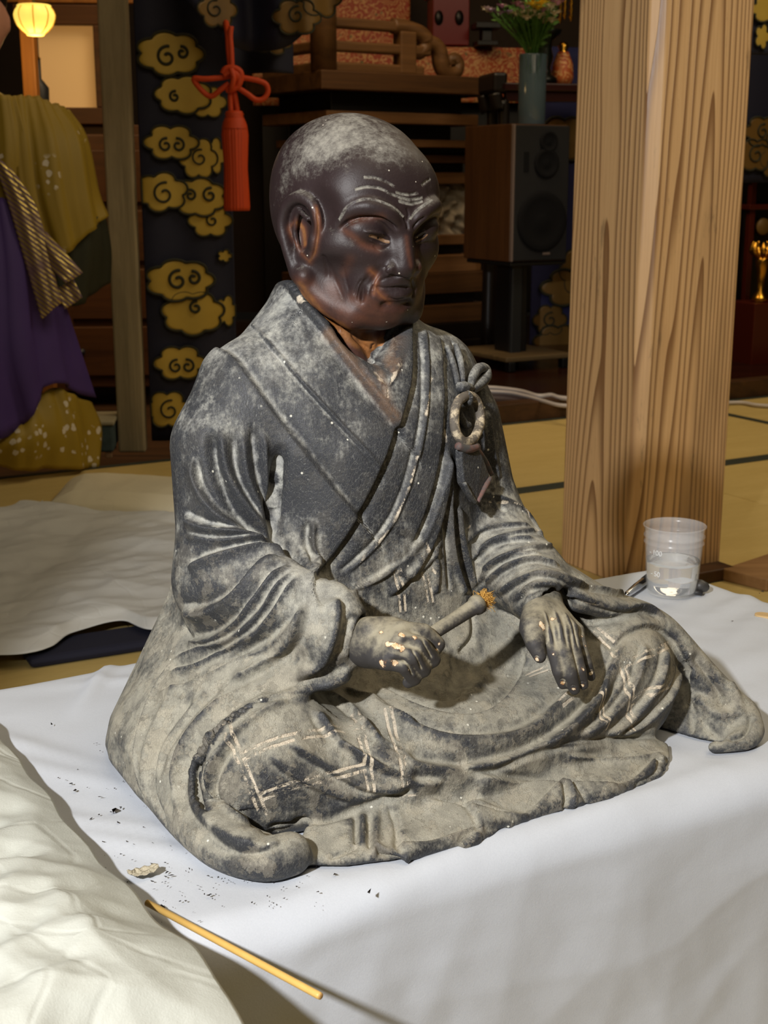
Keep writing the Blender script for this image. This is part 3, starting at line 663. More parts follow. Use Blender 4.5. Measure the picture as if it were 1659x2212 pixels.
def mat_hand():
    t = NT('grey_worn_hands'); co = t.coord('Object'); n1 = t.noise(60, 5, .65, co); n2 = t.noise(260, 5, .7, co)
    geo = t.n('NewGeometry'); sep = t.n('SeparateXYZ'); t.L.new(geo.outputs['Normal'], sep.inputs[0])
    d = t.math('ADD', t.math('MULTIPLY_ADD', sep.outputs[2], .5, .28), t.math('ADD', t.math('MULTIPLY', t.math('SUBTRACT', n1, .5), 1.3), t.math('MULTIPLY', t.math('SUBTRACT', n2, .5), .8))); d = t.math('ADD', d, t.math('MULTIPLY', t.attr('hollow'), 20.0))
    base = t.mix(t.step(d, .1, .9), srgb(62, 60, 60), srgb(164, 157, 136))
    c = t.math('ADD', t.attr('chip'), t.math('MULTIPLY', t.math('SUBTRACT', t.noise(170, 4, .75, co), .5), 2.4)); m = t.step(c, .66, .74)
    base = t.mix(t.math('MULTIPLY', t.step(c, .5, .62), .8), base, srgb(120, 84, 56)); base = t.mix(m, base, t.mix(t.step(n2, .4, .6), srgb(222, 176, 123), srgb(246, 229, 197)))
    t.p(Base_Color=base, Roughness=.68); t.bump(t.math('SUBTRACT', n2, m), .4, .0006); return t.m
M_ROBE, M_TRIM, M_HEAD, M_HAND = mat_robe(), mat_robe(False), mat_head(), mat_hand()
M_RING = (lambda t: (t.p(Base_Color=t.mix(t.step(t.noise(120, 5, .7, t.coord()), .46, .68), srgb(99, 92, 83), srgb(217, 201, 171)), Roughness=.75), t.bump(t.noise(300, 4, .7, t.coord()), .5, .0006), t.m)[2])(NT('worn_ring'))
M_RED = (lambda t: (t.p(Base_Color=t.mix(t.step(t.noise(90, 5, .7, t.coord()), .4, .62), srgb(83, 81, 81), srgb(118, 86, 79)), Roughness=.75), t.m)[1])(NT('faded_red_cord'))
M_TUFT = plain('straw_hair', srgb(206, 160, 79), .8, var=.25, scale=300)

# ---------------------------------------------------------------- the carved monk: robe
statue = empty('monk_statue', (U0 * LX[0] + V0 * DX[0], U0 * LX[1] + V0 * DX[1], TOP), YAW,
               'old dusty dark wooden statue of a seated monk in robes on the white-covered table', 'statue')

def robe_field():
    f = Field((-22, -15, -.3), (29, 23, 35), .2)
    f.loft([(-1, 0, -3, 13.5, 10), (6, 0, -3, 12.5, 9.8), (12, 0, -2.6, 10.6, 8.8), (18, 0, -2.3, 9.8, 8.0), (22, 0, -2, 9.6, 7.4), (25, 0, -2, 9.0, 6.6), (27.5, -.2, -2.2, 8.2, 5.8),
            (29.5, -.3, -2.5, 6.2, 5.0), (31, -.4, -2.8, 4.6, 4.4), (32.4, -.4, -3.2, 3.6, 3.8)], n=2.3)
    # upper arms, forearms in their sleeves
    f.chain([(-7.2, -1.8, 25.2), (-9.4, -1.0, 22), (-9.6, -.2, 17), (-9.8, .6, 13.5)], [3.6, 3.7, 3.6, 3.9], k=1.5)
    f.chain([(7.0, -2, 25.4), (8.7, -1.4, 22), (9.5, -.4, 17), (10.4, 1.0, 13)], [3.4, 3.4, 3.3, 3.4], k=1.5)
    f.chain([(-9.6, 1, 13), (-8.2, 5.6, 12.2), (-6.8, 9.6, 11.9)], [4.0, 3.4, 2.5], k=1.2)
    f.chain([(10.4, 1.0, 12.8), (10.2, 5.6, 12.2), (9.7, 8.4, 11.5)], [3.5, 2.9, 2.2], k=1.0)
    # thighs, knees and crossed shins under the lap
    f.chain([(-6, -1, 4.2), (-10.6, 6.6, 4.1), (-11.2, 8.6, 3.6)], [4.8, 5.0, 4.9], k=1.0)
    f.chain([(-10.8, 9, 3.2), (-5, 12, 2.2), (1, 13.0, 1.8)], [4.0, 3.0, 2.4], k=1.4)
    f.chain([(6, -1, 4.2), (14.2, 6.6, 4.6), (16.0, 8.6, 4.2)], [4.8, 5.0, 4.9], k=1.0)
    f.chain([(15.2, 9.2, 3.2), (8, 12, 2.2), (1, 13.0, 1.8)], [4.0, 3.2, 2.4], k=1.4)
    f.chain([(-6, 4, 6.0), (0, 5.5, 6.2), (7, 4, 6.2)], [2.6, 2.6, 2.6], k=2.0)
    f.ell((.5, 8.5, 2.6), (11, 6.2, 3.6), k=2.0)
    # the skirt's hem lying on the table
    hem = [(-11.9, 16.0), (-11, 16.8), (-9.6, 17.6), (-7.8, 18.0), (-6, 18.5), (-4.2, 18.3), (-2.2, 18.3), (-.6, 18.2), (1.2, 17.9), (2.6, 17.5), (4.6, 17.4), (7, 17.5), (9.2, 17.5), (10.8, 17.0), (12.4, 16.8), (14.2, 16.3), (16.2, 15.2), (17.4, 13.6)]
    outer = [(u, v - .25, .34) for u, v in hem]; n = len(hem)
    mid = [(-9.5 + 25.5 * i / (n - 1), 13.2 - .0 * i, 1.5) for i in range(n)]; inn = [(-8 + 22 * i / (n - 1), 9, 2.6) for i in range(n)]
    f.sheet([inn, mid, outer], .42, k=.7)
    # his right sleeve: falls from the forearm and runs along the table in a rounded roll
    A = [(-9.5, -4.5, 16), (-10.2, -1, 14.6), (-10.4, 2.6, 13.6), (-9.4, 6.0, 12.6), (-7.7, 9.6, 12.6)]
    B = [(-12.4, -5, 9.4), (-12.6, -1, 9.2), (-12.2, 3.2, 9.2), (-10.9, 7.0, 9.6), (-7.4, 10.4, 9.9)]
    C = [(-14.6, -5, 5.4), (-15.4, -1, 6.0), (-15.2, 3.0, 6.2), (-14.0, 6.4, 6.6), (-11.2, 9.2, 7.9)]
    D = [(-16.4, -5, 2.2), (-17.5, -1, 3.4), (-17.6, 3.2, 3.4), (-16.6, 6.4, 4.0), (-14.6, 8.6, 5.4)]
    E_ = [(-16.8, -5, .6), (-17.8, -.6, 1.6), (-17.6, 4.0, 1.4), (-17.0, 8.0, 1.8), (-15.9, 10.2, 2.4)]
    f.sheet([A, B, C, D, E_], .75, k=1.0)
    f.chain([(-17.0, -1, .9), (-17.0, 5.4, .8), (-16.9, 10.2, 1.1), (-16.0, 14.0, 1.0), (-14.4, 16.2, 1.05), (-12.9, 16.5, 1.15)], [.9, .9, 1.1, 1.3, 1.35, 1.3], k=.8, n=4)
    f.chain([(-16.4, 7.0, 3.0), (-16.4, 10.4, 1.8), (-15.6, 13.4, 1.3)], [1.0, 1.1, 1.2], k=.9, n=3)
    # inner layer of that sleeve round the knee
    f.chain([(-9.6, 10.2, 8.0), (-12.4, 10.0, 6.4), (-14.6, 10.2, 3.9), (-15.2, 11.4, 1.9), (-14.0, 13.7, 1.0), (-12.0, 15.0, .7)], [.45, .5, .55, .6, .6, .5], k=.35, n=4)
    # cuff
    f.chain([(-6.0, 10.2, 13.7), (-5.6, 10.6, 12.6), (-5.7, 10.9, 11.2), (-6.2, 10.9, 10.0), (-7.4, 10.4, 9.2)], [.62, .6, .6, .6, .6], k=.5, n=4)
    f.chain([(-6.4, 9.4, 14.0), (-7.6, 8.4, 14.2), (-9.2, 6, 14.2)], [.8, 1.0, 1.2], k=1.0, n=3)
    # his left sleeve: over the left knee and down to the table behind it
    f.sheet([[(10.8, 2, 14.6), (13.0, 2.5, 12.8), (15.4, 4.2, 10.2), (17.4, 5.4, 9.0)],
             [(9.6, 8, 13.4), (12.6, 7.8, 12.2), (16.2, 8, 10.0), (19.6, 8.2, 8.4)],
             [(9.2, 9.8, 12.4), (12.4, 9.6, 10.6), (16.2, 9.2, 9.4), (20.2, 9.0, 7.6)]], .6, k=.9)
    f.sheet([[(17.8, 3, 9.2), (19.8, 4, 5), (20, 5, 0)], [(19.6, 8.2, 8.3), (21.6, 8.8, 4.2), (20.4, 9.6, 0)], [(20.4, 9.2, 7.4), (22.8, 11.4, 3.0), (21.4, 12.4, 0)], [(20.8, 9.6, 7.0), (24.0, 13.2, 1.6), (22.8, 14.6, .2)]], .7, k=.9)
    f.chain([(12.6, 9.7, 11.0), (16.4, 9.4, 9.6), (19.6, 9.0, 8.2), (21.6, 9.8, 6.2), (23.4, 12.0, 3.4), (24.4, 13.8, 1.7)], [.62, .62, .65, .8, .9, 1.0], k=.6, n=4)
    f.chain([(24.4, 13.6, 1.5), (24.0, 15.0, .9), (22.6, 15.6, .6), (20.4, 15.2, .4)], [1.1, 1.0, .8, .45], k=.6, n=4)
    f.chain([(9.2, 9.9, 12.9), (8.2, 10.2, 12.2), (7.7, 10.3, 11.0), (8.0, 10.4, 9.8)], [.5, .5, .5, .5], k=.5, n=4)
    f.chain([(9.2, 9.9, 12.9), (10.6, 9.9, 12.8), (12.0, 9.8, 11.6), (12.6, 9.7, 10.8)], [.5, .5, .5, .5], k=.5, n=4)
    # hollow inside the cuffs for the hands, and the open neck
    f.cone((-6.6, 9.6, 11.5), (-4.2, 12.2, 11.6), 1.45, 1.45, k=.3, cut=True)
    f.cone((10.0, 9.2, 11.0), (9.6, 12.4, 10.0), 1.75, 1.75, k=.3, cut=True)
    for dv in (-.2, 1.2, 2.8, 4.4): f.chain([(-.2, -1.4 + dv, 34.5), (-.2, -.6 + dv, 32.4), (-.25, .8 + dv, 30.0), (-.2, 2.2 + dv, 28.0), (-.2, 2.7 + dv, 27.1)], [4.2, 3.75, 2.75, 1.15, .25], k=.25, cut=True)
    f.floor(0)
    return f
RF = robe_field()
# undercuts: where one layer of cloth stands clear of the next, the carver's chisel has gone in deep
def undercut(conv, pts, r, sink, n=5):
    Q = []
    for q in spline([np.array(p, float) for p in pts], n):
        d = lray(*conv(*q)); h = bvh0.ray_cast(Vector(EYE), Vector(d))
        if h[0] is not None: Q.append(np.array(h[0]) + d * sink)
    Q = np.array(Q)
    for _ in range(40): Q[1:-1] = .25 * Q[:-2] + .5 * Q[1:-1] + .25 * Q[2:]
    rr = np.interp(np.linspace(0, 1, len(Q)), [0, .12, .88, 1], [.3 * r, r, r, .3 * r]); RF.chain(list(Q), list(rr), k=.12, cut=True)
f0_ = RF.f.copy(); V0_, F0_ = RF.mesh(); bvh0 = BVHTree.FromPolygons(V0_.tolist(), F0_.tolist())
c2_ = lambda x, y: (350 + x / 1.952, 600 + y / 1.952); c3_ = lambda x, y: (700 + x / 1.730, 1150 + y / 1.730); c4_ = lambda x, y: (230 + x / 2.476, 1300 + y / 2.476)
undercut(c4_, [(1310, 350), (1210, 436), (1010, 490), (815, 572), (670, 672), (578, 765), (500, 870), (470, 1000), (492, 1090), (550, 1165)], .44, .40)
undercut(c2_, [(495, 760), (478, 880), (472, 1000), (495, 1110), (565, 1185), (640, 1250)], .26, .15)
undercut(c2_, [(1224, 940), (1240, 1100), (1286, 1280)], .2, .1)
undercut(c3_, [(1352, 470), (1378, 580), (1372, 700), (1385, 790)], .35, .2)
undercut(c3_, [(480, 692), (600, 684), (705, 610), (757, 490)], .14, .05)
V_, F_ = RF.mesh()
V_ = smooth_mesh(V_, F_, 3); V_[:, 2] = np.maximum(V_[:, 2], 0)
V_, F_ = subdivide(V_, F_); V_ = smooth_mesh(V_, F_, 2)
robe = Sculpt(V_, F_); robe.bvh = bvh0
i_ = np.clip(np.round((V_ - RF.lo) / RF.h).astype(int), 0, RF.n - 1); robe.mask = np.clip(1.6 + f0_[i_[:, 0], i_[:, 1], i_[:, 2]] / .22, 0, 1)
for _ in range(8): robe.mask = np.minimum(robe.mask, adjacency_mean(V_, F_, robe.mask[:, None])[:, 0] * .6 + robe.mask * .4)

# folds, seams and hems carved into the robe
def C2(x, y): return 350 + x / 1.952, 600 + y / 1.952
def C3(x, y): return 700 + x / 1.730, 1150 + y / 1.730
def C4(x, y): return 230 + x / 2.476, 1300 + y / 2.476
def CL(x, y): return x / 2.370, 980 + y / 2.370
S = robe.stroke
# collars: step raised on the right hand of the direction drawn
robe.conv = C2
S('step', [(575, 95), (700, 205), (820, 300), (900, 358)], .8, .16, .0)
S('step', [(900, 358), (950, 290), (1000, 225)], .5, .12, .0)
S('ridge', [(560, 90), (700, 235), (850, 400), (935, 470)], .16, .10, .05)
S('ridge', [(935, 470), (985, 380), (1015, 270)], .16, .10, .05)
S('step', [(545, 60), (690, 240), (850, 450), (980, 625)], 1.0, .30, .0)
S('ridge', [(360, 172), (480, 310), (620, 470), (760, 622), (915, 805)], .17, .13, .03)
S('groove', [(352, 180), (472, 318), (612, 480), (752, 632), (905, 812)], .14, .10, .03)
S('ridge', [(205, 285), (300, 330), (380, 430), (470, 560), (560, 670), (700, 850), (820, 1000)], .2, .14, .03)
S('step', [(205, 288), (297, 336), (376, 436), (466, 566), (556, 676), (696, 856), (816, 1004)], .9, .26, .0, flip=True)
S('step', [(1045, 190), (1045, 420), (1005, 560), (980, 640), (910, 820), (820, 1000), (730, 1150), (650, 1250)], 1.0, .36, .0, flip=True)
S('ridge', [(1100, 215), (1115, 420), (1092, 640), (1040, 870), (960, 1050), (850, 1180), (710, 1300)], .2, .16, .03)
S('groove', [(1085, 230), (1097, 420), (1072, 640), (1022, 860), (945, 1035), (830, 1170), (700, 1280)], .2, .14, .03)
S('step', [(1165, 250), (1185, 500), (1165, 750), (1115, 960), (1050, 1120)], .7, .2, .04, flip=True)
S('fold', [(1205, 700), (1180, 860), (1095, 1105), (950, 1240), (800, 1330)], .6, .28, .06)
S('fold', [(1200, 745), (1190, 900), (1150, 1080), (1060, 1240), (950, 1345)], .6, .3, .06, flip=True)
S('ridge', [(1212, 780), (1213, 1000), (1228, 1180), (1280, 1340)], .3, .3, .05)
S('groove', [(1224, 930), (1240, 1100), (1288, 1290), (1300, 1340)], .28, .5, .08)
S('ridge', [(1250, 960), (1270, 1120), (1320, 1310)], .35, .25, .08)
S('groove', [(1190, 1000), (1205, 1200), (1215, 1330)], .25, .25, .1)
S('ridge', [(1140, 1120), (1160, 1230), (1150, 1340)], .35, .2, .1)
S('fold', [(980, 1220), (1030, 1260), (1120, 1210), (1180, 1100)], .5, .16, .1)
S('fold', [(800, 1310), (930, 1250), (1010, 1170), (1090, 1110)], .6, .2, .1)
# creases of his left shoulder
S('groove', [(1220, 260), (1250, 330), (1262, 450)], .22, .16, .1)
S('groove', [(1330, 500), (1345, 700), (1400, 860)], .5, .25, .1)
S('ridge', [(1372, 560), (1392, 720), (1418, 860)], .4, .2, .1)
S('groove', [(1300, 690), (1330, 760), (1370, 850)], .5, .25, .1)
# armpit
S('groove', [(500, 690), (480, 850), (470, 1000), (490, 1110), (560, 1180), (640, 1250)], .65, .75, .12)
S('groove', [(520, 1110), (575, 1195), (650, 1262)], .45, .35, .15)
S('ridge', [(505, 720), (500, 860), (497, 1000), (500, 1100)], .22, .2, .1)
S('ridge', [(640, 1010), (638, 1120), (648, 1230)], .28, .28, .15)
S('groove', [(615, 1020), (610, 1120), (630, 1220)], .3, .22, .15)
# radiating folds of his right upper sleeve
S('groove', [(205, 620), (225, 800), (290, 960), (380, 1060), (470, 1120)], .55, .5, .18)
S('ridge', [(245, 610), (268, 800), (330, 920), (420, 1030), (495, 1115)], .45, .32, .18)
S('groove', [(300, 640), (312, 800), (370, 920), (440, 1030), (490, 1105)], .38, .34, .18)
S('ridge', [(335, 640), (360, 850), (430, 1000), (490, 1095)], .38, .28, .18)
S('groove', [(375, 600), (400, 800), (445, 960), (480, 1070)], .36, .36, .18)
S('ridge', [(425, 640), (440, 800), (462, 960), (478, 1050)], .34, .28, .18)
S('fold', [(125, 740), (155, 880), (235, 990), (350, 1062), (470, 1118)], .6, .42, .15, flip=True)
S('fold', [(90, 1000), (180, 1048), (300, 1068), (450, 1108)], .65, .5, .12, flip=True)
S('fold', [(100, 1085), (230, 1108), (380, 1108), (480, 1130)], .45, .28, .15, flip=True)
S('fold', [(105, 1228), (200, 1182), (350, 1147), (490, 1150), (540, 1165)], .7, .46, .12, flip=True)
robe.conv = CL
S('fold', [(930, 800), (1050, 802), (1180, 742), (1270, 655), (1350, 575), (1450, 545)], .8, .5, .12, flip=True)
S('fold', [(950, 975), (1100, 945), (1230, 855), (1310, 755), (1400, 645), (1490, 590)], .75, .5, .12, flip=True)
S('fold', [(870, 1065), (1050, 1012), (1220, 932), (1350, 805), (1430, 695), (1540, 610)], .65, .38, .12, flip=True)
S('fold', [(850, 1135), (1050, 1085), (1250, 965), (1400, 835), (1500, 695), (1580, 630)], .7, .42, .12, flip=True)
S('fold', [(790, 1240), (1000, 1182), (1200, 1085), (1400, 965), (1530, 855), (1590, 740)], .7, .34, .12, flip=True)
S('groove', [(820, 1180), (1000, 1130), (1180, 1030), (1330, 900)], .3, .14, .2)
S('groove', [(930, 860), (960, 940), (990, 960)], .4, .3, .2)
robe.conv = C4
S('fold', [(380, 290), (255, 480), (175, 700), (160, 880), (240, 1120)], .5, .22, .12)
S('groove', [(480, 480), (310, 690), (245, 850), (250, 1050), (330, 1220)], .5, .3, .12)
S('ridge', [(420, 420), (270, 640), (205, 860), (215, 1020)], .5, .22, .12)
S('groove', [(640, 420), (450, 600), (310, 800), (280, 960)], .5, .24, .15)
S('ridge', [(700, 480), (520, 640), (390, 840), (360, 1000), (420, 1180)], .5, .2, .15)
S('ridge', [(900, 470), (740, 560), (590, 690), (490, 860), (465, 1000), (500, 1130)], .35, .22, .1)
# the sleeve's lower edge standing clear of the knee, and its inner layer
EDGE = [(1310, 335), (1200, 412), (1000, 462), (800, 540), (640, 640), (540, 740), (462, 860), (440, 1000), (470, 1120), (560, 1222), (700, 1302), (830, 1315)]
S('step', EDGE, 1.1, .34, .04)
S('ridge', [(980, 540), (850, 600), (730, 690), (640, 785), (580, 890), (560, 1000), (590, 1085), (660, 1165), (760, 1225)], .3, .26, .1)
S('groove', [(730, 740), (660, 830), (615, 920), (605, 1000), (630, 1070), (700, 1140)], .25, .24, .15)
S('ridge', [(1392, 70), (1345, 190), (1312, 320)], .5, .3, .05)
S('fold', [(1235, -30), (1238, 90), (1205, 230), (1140, 350), (1000, 420)], .7, .5, .12, flip=True)
S('fold', [(1080, 10), (1040, 150), (950, 260), (800, 370), (650, 440)], .7, .42, .12, flip=True)
S('groove', [(1320, 60), (1290, 180), (1260, 300)], .4, .3, .15)
S('fold', [(780, 440), (600, 560), (450, 720), (370, 900), (380, 1050)], .55, .3, .12)
S('groove', [(470, 1230), (600, 1330), (760, 1350), (900, 1330)], .5, .14, .2)
# creases round the right knee
S('step', [(655, 640), (575, 790), (560, 950), (600, 1085), (700, 1165), (850, 1210), (1010, 1198)], .5, .2, .05)
S('fold', [(560, 1230), (700, 1310), (830, 1320), (940, 1280)], .4, .18, .1)
S('fold', [(1080, 590), (1200, 720), (1380, 850), (1659, 955)], .7, .42, .1)
S('fold', [(1150, 480), (1300, 580), (1420, 720), (1590, 820), (1659, 850)], .7, .4, .1)
S('fold', [(950, 750), (1100, 840), (1240, 922), (1400, 1000), (1640, 1030)], .6, .32, .12)
S('fold', [(860, 800), (960, 900), (1140, 1000), (1340, 1070)], .6, .22, .15)
S('fold', [(1250, 450), (1420, 530), (1560, 640), (1659, 690)], .6, .3, .12)
S('groove', [(850, 1195), (1100, 1175), (1300, 1125), (1500, 1060), (1659, 1000)], .4, .4, .06)
# folds of the hem, near side
S('groove', [(1335, 1120), (1335, 1300)], .22, .3, .15)
S('ridge', [(1372, 1110), (1368, 1320)], .25, .22, .15)
S('groove', [(1405, 1100), (1408, 1330)], .2, .25, .15)
S('ridge', [(1450, 1090), (1440, 1300), (1420, 1390)], .3, .22, .15)
S('fold', [(1520, 1080), (1555, 1180), (1570, 1260)], .35, .3, .15)
S('groove', [(1180, 1380), (1290, 1330), (1350, 1300)], .25, .2, .15)
S('groove', [(1430, 1330), (1540, 1360), (1640, 1390)], .3, .25, .2)
robe.conv = C3
# the lap: sagging curves from knee to knee
S('step', [(190, 565), (330, 650), (480, 692), (600, 680), (700, 605), (755, 480), (740, 420)], .9, .34, .06, flip=True)
S('fold', [(120, 590), (250, 700), (420, 772), (600, 782), (760, 742), (880, 642), (925, 580)], .9, .5, .08, flip=True)
S('fold', [(90, 680), (240, 825), (420, 882), (600, 872), (800, 800), (1000, 650), (1065, 510)], .8, .45, .08, flip=True)
S('fold', [(0, 770), (150, 850), (300, 930), (450, 935)], .6, .3, .12, flip=True)
S('groove', [(470, 430), (500, 500), (480, 590), (400, 620)], .8, .3, .2)
S('ridge', [(600, 430), (610, 520), (560, 600), (470, 640)], .5, .2, .2)
S('groove', [(540, 240), (560, 330), (555, 400), (500, 460)], .35, .3, .15)
S('groove', [(210, 560), (420, 610), (560, 590)], .5, .14, .2)
# his left knee
S('fold', [(1125, 400), (1080, 490), (1010, 620), (900, 740), (790, 805)], .55, .36, .12)
S('fold', [(1200, 410), (1160, 560), (1060, 690), (950, 765)], .6, .4, .12)
S('fold', [(1275, 430), (1248, 560), (1150, 690), (1050, 765)], .6, .38, .12)
S('fold', [(1325, 480), (1300, 600), (1200, 705), (1090, 765)], .55, .32, .12)
S('groove', [(1130, 480), (1060, 620), (980, 700)], .35, .2, .15)
S('step', [(1075, 445), (1120, 382), (1220, 352), (1300, 392), (1350, 470), (1372, 580), (1362, 690)], .5, .22, .1)
S('groove', [(960, 380), (1040, 400), (1085, 440)], .4, .3, .15)
# folds of the hem, middle and far side
S('step', [(560, 895), (750, 932), (950, 942), (1110, 942), (1180, 902), (1240, 842)], .6, .32, .06, flip=True)
S('step', [(370, 985), (560, 1040), (700, 1055), (760, 1045), (830, 990), (900, 930)], .5, .22, .06, flip=True)
S('groove', [(450, 860), (600, 900), (760, 830), (1000, 785), (1360, 760)], .4, .3, .06)
S('fold', [(900, 830), (1100, 852), (1240, 832), (1340, 815)], .4, .22, .1, flip=True)
S('fold', [(850, 800), (1000, 785), (1200, 775), (1360, 790)], .4, .18, .1, flip=True)
S('groove', [(1245, 845), (1230, 900), (1140, 945)], .22, .3, .1)
S('groove', [(1285, 840), (1275, 900), (1220, 950)], .22, .25, .1)
S('groove', [(1330, 830), (1335, 880), (1320, 920)], .22, .22, .1)
S('ridge', [(1262, 840), (1252, 900), (1180, 950)], .22, .2, .1)
S('groove', [(890, 950), (900, 1010), (870, 1050)], .25, .35, .1)
S('groove', [(915, 940), (960, 985), (985, 1010)], .22, .22, .15)
S('ridge', [(905, 945), (930, 1000), (900, 1040)], .25, .15, .15)
robe.conv = lambda x, y: (700 + x / 1.730, 1600 + y / 1.730)
S('step', [(520, 235), (580, 320), (520, 370), (430, 420)], .5, .28, .08)
S('groove', [(250, 240), (280, 320), (270, 380), (300, 430)], .3, .3, .1)
S('step', [(260, 385), (380, 380), (480, 350), (570, 320)], .5, .2, .08, flip=True)
S('fold', [(190, 390), (240, 420), (320, 440)], .3, .25, .15)
S('ridge', [(520, 232), (650, 262), (790, 290)], .3, .14, .15)
S('groove', [(580, 330), (640, 330), (740, 310)], .3, .2, .15)
robe.conv = C3
# his left sleeve
S('fold', [(600, 195), (680, 132), (780, 102), (880, 130)], .45, .3, .12)
S('fold', [(590, 150), (690, 92), (830, 55), (890, 60)], .45, .26, .12)
S('fold', [(640, 240), (760, 172), (860, 162), (960, 202), (1090, 232), (1200, 245)], .5, .34, .1)
S('fold', [(700, 265), (790, 200), (880, 200), (960, 245), (1080, 285), (1200, 282), (1280, 325)], .45, .3, .1)
S('groove', [(740, 262), (810, 225), (880, 235), (940, 280)], .25, .12, .15)
S('groove', [(940, 340), (1060, 330), (1180, 300), (1260, 320)], .4, .25, .12)
S('fold', [(560, 100), (640, 40), (760, 0), (850, 0)], .5, .22, .12)
S('groove', [(1370, 450), (1450, 560), (1500, 660)], .6, .4, .15)
S('ridge', [(1480, 500), (1540, 600), (1560, 700)], .5, .2, .15)
S('groove', [(1500, 770), (1570, 760), (1600, 680)], .3, .3, .15)
S('groove', [(1380, 670), (1440, 740), (1500, 790)], .5, .25, .15)
S('ridge', [(1390, 600), (1460, 680), (1560, 680)], .5, .25, .15)
robe.conv = C2
S('fold', [(1290, 1200), (1400, 1115), (1580, 1105)], .45, .24, .12)
S('fold', [(1320, 1300), (1440, 1190), (1600, 1165)], .45, .26, .12)
S('fold', [(1270, 1120), (1380, 1050), (1560, 1050)], .45, .2, .12)
S('ridge', [(1330, 905), (1440, 930), (1530, 985), (1600, 1090)], .3, .2, .06)
S('groove', [(1380, 900), (1410, 930), (1450, 990)], .4, .2, .2)

